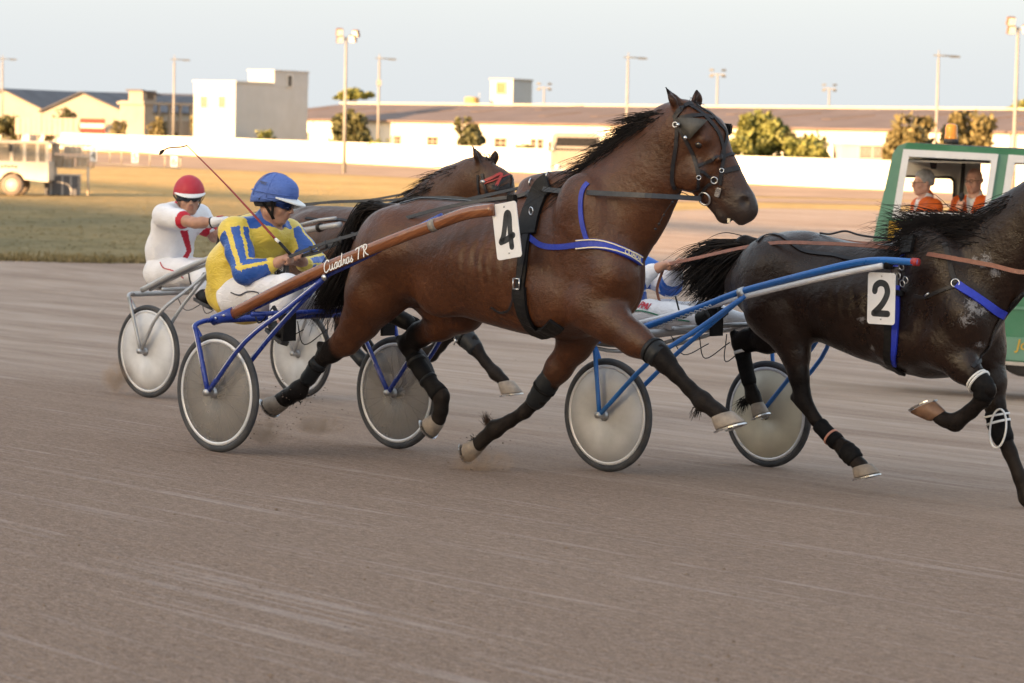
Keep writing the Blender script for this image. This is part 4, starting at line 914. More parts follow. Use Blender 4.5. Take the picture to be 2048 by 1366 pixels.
hair('mane_wisp', [P4(1300+rng.uniform(-12, 30), 250, 0)+rng.normal(size=3)*.02 for k in range(16)], [np.array((-.5, -.1, .75))+rng.normal(size=3)*.35 for k in range(16)], rng.uniform(.16, .28, 16), bay, HAIRB, rng, 9, .0018, .9, .25)
hair('forelock', [hp4(1385, 214)+rng.normal(size=3)*.015 for k in range(60)], [np.array((.1, -.1, .25))+rng.normal(size=3)*.5 for k in range(60)], rng.uniform(.04, .10, 60), bay, HAIRB, rng, 6, .0025, .5)
tg = [P4(785, 424), P4(758, 419), P4(733, 432), P4(712, 478), P4(688, 535), P4(660, 592), P4(634, 642)]
cv = rand_curves(tg, 980, rng, .010, .058, .035)+rand_curves([P4(760, 420), P4(735, 420), P4(715, 480), P4(700, 540), P4(672, 590), P4(655, 640)], 420, rng, .016, .055, .035)
curve_hair('tail', cv, bay, HAIRB, rng, .004)
# eyes, nostrils, teeth
for sg in (-1, 1):
    mb = MB(); mb.ell(hp4(1409, 289)+lat4*sg*.101, (.025, .021, .022)); mb.build('eye', EYE, bay)
mb = MB()
for k in range(5): mb.box(hp4(1458, 441, -.03+.015*k), (.014, .013, .022), rotz(.3))
mb.build('teeth', TOOTH, bay)

# ---- harness of number 4 (all worn by the horse)
def strap(skin, parent, name, pts, w, m, th=.007, off=.003, n=5):
    mb = MB(); C = skin.strap(mb, pts, w, th, off, n); return mb.build(name, m, parent), C
def far_side(fr, skin, s, zs, sgn=1): return [skin.side(s, z, sgn)[0] for z in zs if skin.side(s, z, sgn)]
gs = [(1096, 366), (1078, 384), (1062, 420), (1053, 470), (1047, 520), (1043, 560), (1041, 600), (1050, 635), (1072, 662), (1096, 676)]
strap(K4, bay, 'saddle_pad', [(1100, 366), (1082, 384), (1066, 422), (1055, 470)], .115, LEATHER, .022)
gb, _ = strap(K4, bay, 'girth', gs, .062, LEATHER, .012); strap(K4, gb, 'girth_strap', [(1055, 470), (1047, 520), (1041, 560), (1040, 588)], .036, BRIDLE, .008, .014)
strap(K4, bay, 'girth_pad', [(1041, 575), (1044, 605), (1053, 637), (1078, 664), (1100, 677)], .092, LEATHER, .018)
mb = MB(); q, nq = K4.at(1040, 568)
for a, b in (((-.022, .028), (.022, .028)), ((.022, .028), (.022, -.028)), ((.022, -.028), (-.022, -.028)), ((-.022, -.028), (-.022, .028))): mb.tube([q+nq*.03+np.array((a[0], 0, a[1])), q+nq*.03+np.array((b[0], 0, b[1]))], .004, 6)
mb.build('buckle', STEEL, bay)
strap(K4, bay, 'loose_tongue', [(1030, 575), (1029, 600), (1020, 618), (1002, 622), (985, 612)], .012, BRIDLE, .004, .015)
mb = MB()
for x, y in ((1062, 372), (1096, 358)): ring(H4.px(x, y-6, -.05), .024, .004, (1, .3, 0), mb)
ring(H4.px(1062, 422, -.29), .02, .0035, (.3, 1, 0), mb); mb.build('terret_ring', STEEL, bay)
mb = MB(); mb.box(H4.px(1088, 364, 0), (.09, .10, .05), rotz(.2)); mb.build('saddle_tree', LEATHER, bay, .01)
strap(K4, bay, 'back_strap', [(1060, 390), (1000, 402), (930, 403), (850, 398), (800, 408)], .02, BRIDLE, .006)
b1, _ = strap(K4, bay, 'breast_strap', [(1049, 462), (1066, 480), (1086, 492), (1120, 494), (1160, 489)], .030, BLUEW, .008)
mb = MB(); q, nq = K4.at(1050, 463); q2, _n = K4.at(1056, 470); mb.tube([q+nq*.015, q2+nq*.015], .006, 6); ring(K4.at(1046, 452)[0]+nq*.015, .016, .003, nq, mb); mb.build('snap_hook', STEEL, b1)
bc, C = strap(K4, bay, 'breast_collar', [(1156, 489), (1185, 488), (1212, 493), (1240, 503), (1262, 513), (1279, 522)], .052, BLUEW, .014, .004, 7)
for dz in (.021, -.021):
    mb = MB(); L = [K4.near(c+np.array((0, 0, dz))) for c in C]; ribbon(mb, [a+b*.019 for a, b in L], [b for a, b in L], .006, .003); mb.build('piping', CREAMW, bc)
CC = [(K4.near(c)) for c in C]
for i, ch in enumerate('CUADR'):
    t = len(CC)-12+i*2.15; i0 = int(t); p, nn = CC[min(i0, len(CC)-2)]; p2, n2 = CC[min(i0+1, len(CC)-1)]; xx = unit(p2-p); yy = unit(np.cross(nn, xx)); yy = yy if yy[2] > 0 else -yy; nn = np.cross(xx, yy)
    text_obj('letter', ch, .036, CREAMW, bc, p+(p2-p)*(t-i0)+nn*.0195, xx, yy)
strap(K4, bay, 'neck_strap', [(1176, 366), (1166, 380), (1162, 405), (1164, 440), (1171, 470), (1178, 487)], .026, BLUEW, .006)
# bridle
br, _ = strap(K4, bay, 'cheek_strap', [(1356, 236), (1362, 262), (1378, 292), (1392, 328), (1398, 354)], .019, BRIDLE, .006)
strap(K4, bay, 'throat_lash', [(1350, 232), (1354, 258), (1352, 292), (1346, 330), (1344, 362), (1350, 378)], .02, BRIDLE, .006)
strap(K4, bay, 'crown_piece', [(1350, 236), (1358, 222), (1372, 212), (1384, 208)], .026, BRIDLE, .008)
strap(K4, bay, 'face_strap', [(1376, 210), (1402, 226), (1424, 248), (1440, 274), (1447, 304), (1443, 340), (1440, 370)], .018, BRIDLE, .007)
strap(K4, bay, 'face_strap', [(1392, 210), (1418, 226), (1436, 246), (1452, 270), (1464, 298)], .016, BRIDLE, .007)
strap(K4, bay, 'brow_band', [(1360, 236), (1385, 232), (1412, 232), (1426, 238)], .02, BRIDLE, .007)
strap(K4, bay, 'nose_band', [(1396, 332), (1422, 321), (1446, 313), (1462, 308), (1467, 310)], .016, BRIDLE, .006)
strap(K4, bay, 'nose_band', [(1440, 344), (1456, 340), (1478, 336)], .026, BRIDLE, .006)
strap(K4, bay, 'chin_strap', [(1398, 352), (1394, 378), (1390, 400)], .014, BRIDLE, .005)
strap(K4, bay, 'jaw_strap', [(1396, 340), (1416, 352), (1428, 362), (1412, 374), (1402, 392)], .016, BRIDLE, .006)
bl = []
for x, y, o_ in [(1357, 236, .012), (1384, 238, .022), (1414, 247, .040), (1402, 264, .046), (1385, 279, .036), (1366, 266, .012)]: q, nq = K4.at(x, y); bl.append(q+nq*o_)
mb = MB(); ctr = sum(bl)/6-lat4*.010; nb = len(bl); mb.add(bl+[ctr]+[p+lat4*.006 for p in bl]+[ctr+lat4*.006], [(i, (i+1) % nb, nb) for i in range(nb)]+[((i+1) % nb+nb+1, i+nb+1, 2*nb+1) for i in range(nb)]+[(i, i+nb+1, (i+1) % nb+nb+1, (i+1) % nb) for i in range(nb)], True); bk = mb.build('blinker', OLIVE, bay)
mb = MB(); q, nq = K4.at(1377, 275); mb.ell(q+nq*.042, (.012, .012, .012), 10); mb.build('rivet', STEEL, bk)
c0 = hp4(1440, 258, .125); mb = MB(); mb.hexa([c0+np.array(d) for d in ((-.05, -.03, -.045), (.07, -.01, -.03), (.07, .02, -.03), (-.05, .03, -.045), (-.05, -.03, .035), (.075, -.02, .028), (.075, .02, .028), (-.05, .03, .035))]); mb.build('blinker', LEATHER, bay, .008)
mb = MB(); q, nq = K4.at(1411, 396); ring(q+nq*.012, .034, .0055, nq, mb, 24); bt = mb.build('bit_ring', STEEL, bay); bitp = q+nq*.014
mb = MB(); q, nq = K4.at(1429, 360); ring(q+nq*.014, .017, .004, nq, mb); mb.build('bridle_ring', STEEL, bay)
mb = MB(); q, nq = K4.at(1352, 250); ring(q+nq*.012, .013, .004, nq, mb); mb.ell(q+nq*.012+np.array((.02, 0, 0)), (.012, .012, .012), 8); mb.build('bridle_ring', STEEL, bay)
mb = MB(); q, nq = K4.at(1437, 384); xx = unit(np.cross(nq, (.35, 0, 1))); mb.box(q+nq*.012, (.028, .01, .05), np.stack([xx, nq, np.cross(xx, nq)], 1)); mb.build('cheek_plate', STEEL, bay, .003)
for x, y in ((1443, 341), (1398, 355)):
    mb = MB(); q, nq = K4.at(x, y); ring(q+nq*.012, .011, .003, nq, mb, 12); mb.build('buckle', STEEL, bay)
# overcheck cord from the crown to the saddle, and the fine cords under the jaw
mb = MB(); mb.tube(spline([P4(1092, 358), P4(1140, 340), P4(1190, 318), P4(1240, 282), P4(1300, 248), P4(1345, 226)], 6), .0065, 6); mb.build('overcheck', BRIDLE, bay)
mb = MB(); mb.tube(spline([hp4(1392, 400, -.03), hp4(1362, 385, -.05), P4(1345, 404, -.08), P4(1330, 425, -.10), P4(1316, 452, -.12)], 5), .0022, 5); mb.build('loose_cord', BRIDLE, bay)
mb = MB()
for x, y in ((1345, 404), (1328, 430), (1318, 448), (1311, 458)): mb.ell(P4(x, y, -.10), (.008, .008, .008), 6)
mb.build('cord_knots', BRIDLE, bay)
# number plate hung from the harness
pn = [P4(987, 410, -.40), P4(1036, 401, -.40), P4(1041, 512, -.40), P4(991, 522, -.40)]; pc = sum(pn)/4; px_ = unit((pn[1]-pn[0])+(pn[2]-pn[3])); py_ = unit((pn[0]-pn[3])+(pn[1]-pn[2])); pnn = np.cross(px_, py_)
PW = np.linalg.norm(pn[1]-pn[0]); PH = np.linalg.norm(pn[0]-pn[3])
def number_plate(parent, c, X, Y, w, h, strks, sw):
    Nn = unit(np.cross(X, Y)); Y = unit(np.cross(Nn, X)); rr = .018; poly = []
    for cx, cy, a0 in ((w/2-rr, h/2-rr, 0), (-w/2+rr, h/2-rr, 90), (-w/2+rr, -h/2+rr, 180), (w/2-rr, -h/2+rr, 270)):
        for k in range(5): a = math.radians(a0+22.5*k); poly.append((cx+rr*math.cos(a), cy+rr*math.sin(a)))
    mb = MB(); mb.plate(poly, c, X, Y, .004); o = mb.build('number_plate', PLATE, parent)
    mb = MB(); strokes(mb, [[(x*w, y*h) for x, y in s] for s in strks], c+Nn*.0022, X, Y, Nn, sw, .0006, 8); mb.build('numeral', INK, o)
    for dy in (.43, -.40): mb = MB(); mb.ell(c+Y*h*dy+Nn*.002, (.006, .006, .006), 8); mb.build('rivet', ALU, o)
    return o
number_plate(bay, pc, px_, py_, PW, PH, [[(.14, -.30), (.14, -.02), (.17, .27), (.06, .285), (-.05, .08), (-.16, -.10), (-.27, -.185)], [(-.27, -.185), (-.05, -.16), (.17, -.115)], [(.17, -.115), (.24, -.10)]], .034)
mb = MB(); mb.box(P4(1024, 398, -.385), (.06, .03, .05)); mb.build('plate_bracket', LEATHER, bay, .006)

# ---- the dark trotter, number 2, at the right edge
def head_like(H, A0, A1, B0, B1, yaw, poll_l=.04):
    """The same head on another horse, turned and scaled into its place."""
    m = complex(B1[0]-B0[0], B1[1]-B0[1])/complex(A1[0]-A0[0], A1[1]-A0[1])
    f = lambda q: (lambda z: (B0[0]+z.real, B0[1]+z.imag))(m*complex(q[0]-A0[0], q[1]-A0[1]))
    g3 = lambda q: (*f(q), *q[2:])
    return dict(yaw=yaw, poll=(*f(H['poll']), poll_l), skull=[g3(q) for q in H['skull']], bumps=[g3(q) for q in H['bumps']], lips=[(g3(q[0]), g3(q[1]), *q[2:]) for q in H['lips']],
                cuts=[('ell', g3(c[1]), c[2]) if c[0] == 'ell' else ('seg', g3(c[1]), g3(c[2]), *c[3:]) for c in H['cuts']], ears=[tuple(g3(p) for p in e) for e in H['ears']]), f
hd2, f2 = head_like(S4['head'], (1370, 238), (1490, 420), (2122, 372), (2248, 540), math.radians(12), .02)
S2 = dict(
    top=[(1478, 530), (1488, 512), (1503, 495), (1518, 483), (1545, 471), (1581, 461), (1615, 461), (1652, 472), (1700, 484), (1750, 490), (1795, 484), (1840, 470), (1880, 474), (1920, 520), (1975, 600)],
    bot=[(1478, 600), (1520, 640), (1600, 665), (1658, 687), (1730, 718), (1785, 735), (1815, 748), (1860, 758), (1905, 755), (1950, 735), (1985, 700)],
    ribs=(1690, 610, -.3), ribk=.4, foam=[(1945, 610, 0, .11), (1930, 640, 0, .10), (1965, 620, 0, .07), (1972, 522, 0, .10), (1990, 545, 0, .09), (1950, 520, 0, .06), (1724, 640, 0, .06), (1745, 698, 0, .05), (1962, 690, 0, .06), (1998, 660, 0, .07)],
    chains=[
        dict(k=.07, p=[(1552, 545, -.12, .19), (1556, 620, -.15, .175), (1580, 668, -.16, .125, .9)]),
        dict(k=.03, p=[(1580, 668, -.16, .125, .85, 0), (1591, 708, -.165, .088, .8, .1), (1597, 748, -.17, .060, .8, .6), (1604, 785, -.17, .056, .8, 1)]),
        dict(k=.015, p=[(1588, 795, -.17, .028, .8, 1), (1606, 800, -.17, .053, .8, 1), (1630, 838, -.17, .038, .85, 1), (1660, 872, -.17, .038, .85, 1), (1692, 900, -.17, .052, .9, 1), (1710, 920, -.17, .04, 1, 1), (1722, 932, -.17, .045, 1, 1)]),
        dict(k=.07, p=[(1565, 545, .12, .18), (1600, 630, .15, .14), (1590, 662, .15, .11, .9)]),
        dict(k=.04, p=[(1590, 662, .15, .115, .9, 0), (1535, 676, .155, .085, .8, .7), (1497, 680, .16, .062, .8, 1), (1480, 684, .16, .055, .8, 1)]),
        dict(k=.015, p=[(1468, 668, .16, .03, .8, 1), (1481, 688, .16, .052, .8, 1), (1489, 724, .16, .040, .85, 1), (1498, 764, .16, .037, .85, 1), (1506, 792, .16, .048, .9, 1), (1514, 808, .16, .040, 1, 1)]),
        dict(k=.06, p=[(1850, 500, -.13, .13, .6), (1925, 630, -.15, .13, .8), (1890, 690, -.16, .12, .8)]),
        dict(k=.05, p=[(1888, 690, -.16, .12, .8, 0), (1925, 732, -.165, .082, .8, .2), (1958, 762, -.17, .062, .85, .9)]),
        dict(k=.018, p=[(1958, 762, -.17, .06, .9, 1), (1972, 780, -.17, .056, .9, 1), (1966, 798, -.17, .046, .85, 1), (1942, 822, -.17, .041, .85, 1), (1910, 845, -.17, .050, .9, 1), (1890, 840, -.17, .040, 1, 1), (1880, 834, -.17, .044, 1, 1)]),
        dict(k=.06, p=[(1950, 640, .13, .14, .8), (1968, 700, .14, .11, .85), (1983, 760, .14, .075, .9, .1), (1990, 810, .14, .060, .9, .6)]),
        dict(k=.02, p=[(1990, 810, .14, .060, .9, .7), (1998, 850, .14, .054, .9, 1), (2020, 905, .14, .041, .85, 1), (2040, 955, .14, .039, .85, 1), (2055, 995, .14, .050, .9, 1), (2068, 1015, .14, .04, 1, 1)]),
        dict(k=.09, p=[(1915, 590, 0, .27, .66), (1950, 552, 0, .25, .56), (1995, 505, .0, .200, .47), (2040, 458, .01, .162, .5), (2085, 410, .02, .122, .6), (2118, 380, .02, .095, .7)]),
        dict(k=.02, p=[(1510, 492, 0, .05, 1, .5), (1490, 486, 0, .045, 1, 1), (1472, 490, 0, .035, 1, 1)]),
    ],
    ells=[((1545, 555, -.15), (.25, .14, .23)), ((1550, 550, .15), (.25, .14, .23)), ((1915, 640, 0), (.2, .22, .22), .09), ((1870, 545, -.17), (.16, .07, .22), .08), ((1860, 540, .17), (.16, .07, .22), .08),
          ((1815, 680, -.17), (.22, .09, .13), .08), ((1590, 625, -.16), (.15, .08, .12), .08), ((1945, 655, -.10), (.12, .11, .16), .06), ((1955, 660, .10), (.12, .11, .16), .06)], head=hd2)
S2['s0'] = sx(H2, 1480); S2['s1'] = sx(H2, 1972)
S2['w'] = [(sx(H2, 1480), .14, .3), (sx(H2, 1520), .235, .3), (sx(H2, 1570), .27, .25), (sx(H2, 1640), .27, .15), (sx(H2, 1710), .295, .12), (sx(H2, 1770), .28, .25), (sx(H2, 1830), .25, .5), (sx(H2, 1880), .23, .6), (sx(H2, 1972), .18, .5)]
dark = thing('horse', 'wet black brown trotter with plate 2, cut off by the right edge', 'horse', H2, group='trotters in the race')
_b, K2 = horse_body(H2, S2, .012, COAT_DARK, dark); P2 = H2.px; hp2 = S2['hp']
hoof(H2, dark, P2(1722, 932, -.17), P2(1757, 945, -.17), P2(1706, 958, -.17), .058)
hoof(H2, dark, P2(1513, 808, .16), P2(1534, 824, .16), P2(1508, 838, .16), .055)
hoof(H2, dark, P2(1878, 833, -.17), P2(1823, 825, -.17), P2(1874, 800, -.17), .056, HOOFR)
hoof(H2, dark, P2(2070, 1016, .14), P2(2105, 1040, .14), P2(2060, 1045, .14), .056)
COPPER = mat('copper_band', (.45, .20, .14), .5)
sleeve(dark, 'hind_boot', [(P2(1638, 848, -.17), .048), (P2(1656, 868, -.17), .046), (P2(1676, 886, -.17), .052)], NEOP, bands=[(.85, COPPER)])
sleeve(dark, 'fetlock_boot', [(P2(1690, 898, -.17), .056), (P2(1704, 912, -.17), .058), (P2(1712, 922, -.17), .05)], NEOP)
sleeve(dark, 'hind_boot', [(P2(1484, 700, .16), .05), (P2(1492, 738, .16), .046), (P2(1500, 770, .16), .044)], NEOP, bands=[(.0, WHITEB)])
sleeve(dark, 'knee_boot', [(P2(1952, 757, -.17), .068), (P2(1968, 776, -.17), .064), (P2(1966, 800, -.17), .054)], NEOP, bands=[(.0, WHITEB), (.25, WHITEB)])
kb = sleeve(dark, 'knee_boot', [(P2(1992, 822, .14), .066), (P2(1998, 850, .14), .064), (P2(2010, 885, .14), .056)], NEOP, bands=[(.25, WHITEB), (.45, WHITEB)])
mb = MB(); a0, a1 = P2(1988, 856, .06), P2(0, 0, .06)
cc = P2(1996, 857, .065); mb.tube([cc+P2(1996+dx, 857+dy, .065)-cc for dx, dy in [(24*math.cos(t)*.62-14*math.sin(t)*.5, 24*math.cos(t)*.35+38*math.sin(t)) for t in np.linspace(0, 6.283, 25)[:-1]]], .006, 6, closed=True); mb.build('boot_trim', WHITEB, kb)
mane(H2, dark, K2, [(1862, 474), (1900, 492), (1940, 470), (1975, 440), (2005, 418), (2045, 396), (2085, 372)], 1300, rng, L=(.20, .42), out=.28, up=.05, w=.0032)
hair('mane', [P2(rng.uniform(1890, 2010), rng.uniform(440, 490), rng.uniform(-.06, .0)) for k in range(1100)], [np.array((-.9, -.25, .0))+rng.normal(size=3)*.2 for k in range(1100)], rng.uniform(.22, .55, 1100), dark, HAIRB, rng, 9, .0032, .2, .12)
cv = rand_curves([P2(1512, 494), P2(1485, 494), P2(1450, 505), P2(1420, 528), P2(1392, 556), P2(1362, 586)], 640, rng, .010, .05, .03)+rand_curves([P2(1505, 498), P2(1480, 508), P2(1456, 532), P2(1440, 558), P2(1424, 582)], 600, rng, .016, .05, .03)+rand_curves([P2(1510, 492), P2(1470, 492), P2(1430, 500), P2(1394, 520), P2(1350, 556)], 460, rng, .010, .045, .03)+rand_curves([P2(1503, 500), P2(1478, 520), P2(1445, 552), P2(1415, 585), P2(1392, 606)], 460, rng, .014, .05, .03)
curve_hair('tail', cv, dark, HAIRB, rng, .0042)
hair('fetlock_hair', [P2(1492, 800, .16)+rng.normal(size=3)*.014 for k in range(70)], [np.array((-.7, 0, -.6))+rng.normal(size=3)*.3 for k in range(70)], rng.uniform(.04, .09, 70), dark, HAIRB, rng, w=.0025)
for sg in (-1, 1):
    mb = MB(); mb.ell(hp2(*f2((1411, 285)))+S2['lat']*sg*.094, (.024, .021, .021)); mb.build('eye', EYE, dark)
# its harness
for nm, L_, w_ in (('cheek_strap', [(1356, 236), (1362, 262), (1378, 292), (1392, 328), (1398, 354)], .019), ('throat_lash', [(1352, 240), (1354, 270), (1352, 310), (1346, 345)], .02), ('face_strap', [(1376, 212), (1402, 226), (1424, 248), (1440, 274), (1447, 304), (1443, 340), (1440, 370)], .018), ('nose_band', [(1396, 332), (1422, 321), (1446, 313), (1462, 308)], .02), ('brow_band', [(1360, 236), (1385, 232), (1412, 232)], .02), ('jaw_strap', [(1398, 354), (1406, 374), (1412, 394)], .016)):
    strap(K2, dark, nm, [f2(p) for p in L_], w_, BRIDLE, .006)
mb = MB(); q, nq = K2.at(*f2((1411, 396))); ring(q+nq*.012, .034, .0055, nq, mb, 24); mb.build('bit_ring', STEEL, dark); bit2 = q+nq*.014
strap(K2, dark, 'saddle_pad', [(1806, 480), (1800, 500), (1797, 530)], .10, LEATHER, .02)
BLUEP = mat('saddle_blue', (.012, .03, .42), .5, var=.15, vs=30)
strap(K2, dark, 'girth', [(1798, 480), (1795, 520), (1793, 570), (1792, 630), (1788, 690), (1786, 728)], .05, BLUEP, .012)
strap(K2, dark, 'girth_strap', [(1780, 640), (1778, 690), (1784, 730), (1806, 746)], .05, LEATHER, .014)
strap(K2, dark, 'girth_keeper', [(1785, 586), (1808, 588)], .03, LEATHER, .018)
strap(K2, dark, 'neck_strap', [(1888, 486), (1896, 510), (1904, 545), (1912, 566)], .026, BRIDLE, .006)
bc, _ = strap(K2, dark, 'breast_collar', [(1914, 569), (1935, 584), (1965, 604), (1992, 622), (2008, 630)], .045, BLUEP, .012)
strap(K2, dark, 'breast_strap', [(1910, 572), (1880, 582), (1850, 594), (1830, 592)], .02, BRIDLE, .006)
strap(K2, dark, 'martingale', [(2004, 634), (1985, 670), (1962, 710), (1945, 735)], .022, BRIDLE, .007)
mb = MB(); q, nq = K2.at(1911, 567); ring(q+nq*.012, .022, .004, nq, mb); mb.tube([K2.at(1850, 594)[0]+nq*.02, K2.at(1858, 588)[0]+nq*.02], .006, 6); mb.build('collar_ring', STEEL, dark)
mb = MB()
for x, y in ((1792, 478), (1800, 470)): ring(P2(x, y, -.08), .026, .004, (1, .4, 0), mb)
mb.build('terret_ring', STEEL, dark)
mb = MB(); mb.tube([P2(2010, 630, .0), P2(2030, 606, -.04), P2(2046, 588, -.06)], [.012, .016, .013], 8); mb.build('strap_end', LEATHER, dark)
strap(K2, dark, 'back_strap', [(1790, 482), (1740, 480), (1690, 474), (1640, 463), (1590, 458), (1540, 470), (1515, 484)], .022, BRIDLE, .007)
mb = MB(); mb.tube(spline([P2(1790, 478), P2(1745, 474), P2(1715, 469), P2(1690, 462), P2(1660, 468), P2(1640, 466)], 5), .006, 6); mb.build('loose_line', BRIDLE, dark)
mb = MB(); q = P2(1796, 552, -.36)
for k, (dx, dz) in enumerate(((.0, 0), (.03, -.04), (.05, -.02), (.02, .05))): ring(q+np.array((dx, 0, dz)), .018, .0035, (.2, 1, .1*k), mb)
mb.box(q+np.array((-.02, 0, .0)), (.05, .02, .10)); mb.build('buckle', STEEL, dark)
pn = [P2(1737, 544, -.40), P2(1792, 544, -.40), P2(1789, 653, -.40), P2(1734, 647, -.40)]; pc = sum(pn)/4; px2, py2 = unit((pn[1]-pn[0])+(pn[2]-pn[3])), unit((pn[0]-pn[3])+(pn[1]-pn[2]))
number_plate(dark, pc, px2, py2, np.linalg.norm(pn[1]-pn[0]), np.linalg.norm(pn[0]-pn[3]), [[(-.24, .14), (-.20, .24), (-.05, .30), (.14, .27), (.22, .15), (.17, .02), (0, -.14), (-.26, -.29)], [(-.26, -.29), (0, -.29), (.24, -.29)]], .036)

# ---- the red bay behind, pulling the white driver
hdr, fR = head_like(S4['head'], (1370, 238), (1490, 420), (968, 342), (1043, 490), math.radians(18), .0)
SR = dict(
    top=[(572, 445), (582, 425), (600, 415), (620, 411), (668, 412), (720, 415), (770, 410), (810, 400), (836, 394), (862, 415), (892, 470)],
    bot=[(572, 520), (600, 560), (640, 575), (720, 592), (800, 602), (850, 602), (892, 575)], ribs=(730, 500, -.3), chains=[
        dict(k=.07, p=[(620, 480, -.12, .18), (655, 560, -.15, .15), (690, 620, -.16, .10)]),
        dict(k=.02, p=[(690, 620, -.16, .09, .85, .2), (684, 660, -.16, .058, .85, 1), (700, 690, -.16, .042, .85, 1), (728, 722, -.16, .04, .85, 1), (745, 742, -.16, .048, .9, 1), (758, 756, -.16, .042, 1, 1)]),
        dict(k=.07, p=[(640, 480, .12, .18), (700, 560, .15, .13), (720, 620, .16, .09)]),
        dict(k=.02, p=[(720, 620, .16, .08, .85, .2), (712, 650, .16, .056, .85, 1), (735, 690, .16, .04, .85, 1), (755, 715, .16, .048, .9, 1), (765, 728, .16, .042, 1, 1)]),
        dict(k=.06, p=[(825, 470, -.13, .13, .6), (868, 545, -.14, .12, .8), (878, 600, -.15, .11, .85)]),
        dict(k=.02, p=[(878, 600, -.15, .11, .85, 0), (905, 655, -.15, .075, .85, .4), (942, 685, -.15, .058, .9, 1), (952, 698, -.15, .05, .9, 1), (971, 724, -.15, .038, .85, 1), (991, 747, -.15, .047, .9, 1), (1008, 762, -.15, .04, 1, 1)]),
        dict(k=.04, p=[(868, 570, .14, .12, .8), (890, 630, .14, .08, .9, .2), (898, 665, .14, .058, .9, 1), (880, 690, .14, .042, .85, 1), (862, 708, .14, .05, .9, 1), (850, 704, .14, .04, 1, 1)]),
        dict(k=.09, p=[(842, 470, 0, .25, .62), (874, 425, 0, .21, .5), (912, 386, .0, .160, .5), (950, 356, .0, .11, .62), (962, 345, 0, .09, .7)]),
        dict(k=.02, p=[(590, 432, 0, .05, 1, .3), (575, 432, 0, .045, 1, 1), (566, 445, 0, .035, 1, 1)])],
    ells=[((622, 490, -.14), (.24, .13, .22)), ((630, 490, .14), (.24, .13, .22)), ((855, 530, 0), (.18, .22, .2), .09)], head=hdr)
SR['s0'] = sx(HR, 574); SR['s1'] = sx(HR, 888)
SR['w'] = [(sx(HR, 574), .14, .3), (sx(HR, 620), .26, .25), (sx(HR, 720), .29, .15), (sx(HR, 800), .25, .5), (sx(HR, 888), .17, .5)]
red = thing('horse', 'brown trotter mostly hidden behind the number 4 horse, with a red brow band', 'horse', HR, group='trotters in the race')
_b, KR = horse_body(HR, SR, .0125, COAT_RED, red); PR = HR.px; hpR = SR['hp']
hoof(HR, red, PR(1010, 764, -.15), PR(1042, 784, -.15), PR(1002, 790, -.15), .056)
hoof(HR, red, PR(760, 757, -.16), PR(782, 768, -.16), PR(752, 774, -.16), .055)
hoof(HR, red, PR(766, 729, .16), PR(786, 742, .16), PR(760, 747, .16), .055)
hoof(HR, red, PR(849, 704, .14), PR(822, 702, .14), PR(846, 686, .14), .055)
sleeve(red, 'hind_boot', [(PR(690, 676, -.16), .05), (PR(708, 702, -.16), .048), (PR(732, 728, -.16), .05)], NEOPG)
sleeve(red, 'knee_boot', [(PR(922, 668, -.15), .068), (PR(940, 684, -.15), .066), (PR(954, 702, -.15), .054)], NEOPG, bands=[(.4, NEOP)])
mb = MB(); q = PR(912, 678, -.21); ring(q, .016, .004, (0, 1, 0), mb); mb.tube([q, PR(908, 690, -.21)], .006, 6); mb.build('boot_buckle', STEEL, red)
mane(HR, red, KR, [(830, 396), (850, 376), (880, 356), (910, 344), (940, 334), (958, 330)], 650, rng, L=(.16, .34), out=.30)
mane(HR, red, KR, [(836, 400), (856, 384), (884, 366), (915, 352)], 350, rng, L=(.20, .36), out=.1, lat=-.35)
hair('forelock', [hpR(*fR((1385, 216)))+rng.normal(size=3)*.02 for k in range(70)], [np.array((-.5, -.1, .35))+rng.normal(size=3)*.4 for k in range(70)], rng.uniform(.06, .16, 70), red, HAIRB, rng, 6, .0025, .3)
curve_hair('tail', rand_curves([PR(590, 430), PR(570, 432), PR(556, 460), PR(548, 520), PR(545, 590)], 250, rng, .012, .06, .04), red, HAIRB, rng, .0055)
for sg in (-1, 1):
    mb = MB(); mb.ell(hpR(*fR((1411, 285)))+SR['lat']*sg*.094, (.024, .021, .021)); mb.build('eye', EYE, red)
REDW = mat('red_webbing', (.28, .02, .018), .55, var=.15, vs=30)
strap(KR, red, 'brow_band', [(970, 362), (985, 356), (1003, 349), (1018, 344)], .020, REDW, .008); strap(KR, red, 'brow_band', [(970, 368), (986, 362), (1004, 355), (1019, 350)], .008, REDW, .008)
strap(KR, red, 'cheek_strap', [(964, 348), (970, 372), (982, 400), (992, 420)], .022, BRIDLE, .007)
strap(KR, red, 'throat_lash', [(956, 350), (958, 380), (960, 410), (966, 430)], .018, BRIDLE, .006)
strap(KR, red, 'face_strap', [(1012, 340), (1022, 352), (1030, 372), (1036, 392)], .018, BRIDLE, .007)
strap(KR, red, 'shadow_cup', [(984, 374), (1000, 378), (1018, 370)], .03, BRIDLE, .012)
mb = MB(); q, nq = KR.at(967, 364); mb.ell(q+nq*.012, (.024, .012, .014), 10); mb.build('bridle_rosette', ALU, red)
mb = MB(); q = hpR(*fR((1448, 300)), .11); mb.box(q, (.09, .05, .05), rotz(.2)); mb.build('blinker', LEATHER, red, .01)
mb = MB(); mb.tube(spline([PR(836, 392, -.03), PR(870, 372, -.06), PR(894, 356, -.05), PR(930, 338, 0), PR(958, 334, 0)], 5), .006, 6); ring(PR(892, 357, -.06), .014, .004, (0, 1, .2), mb); mb.build('overcheck', BRIDLE, red)
strap(KR, red, 'back_strap', [(600, 414), (650, 410), (700, 413), (780, 408), (834, 394)], .02, BRIDLE, .007)

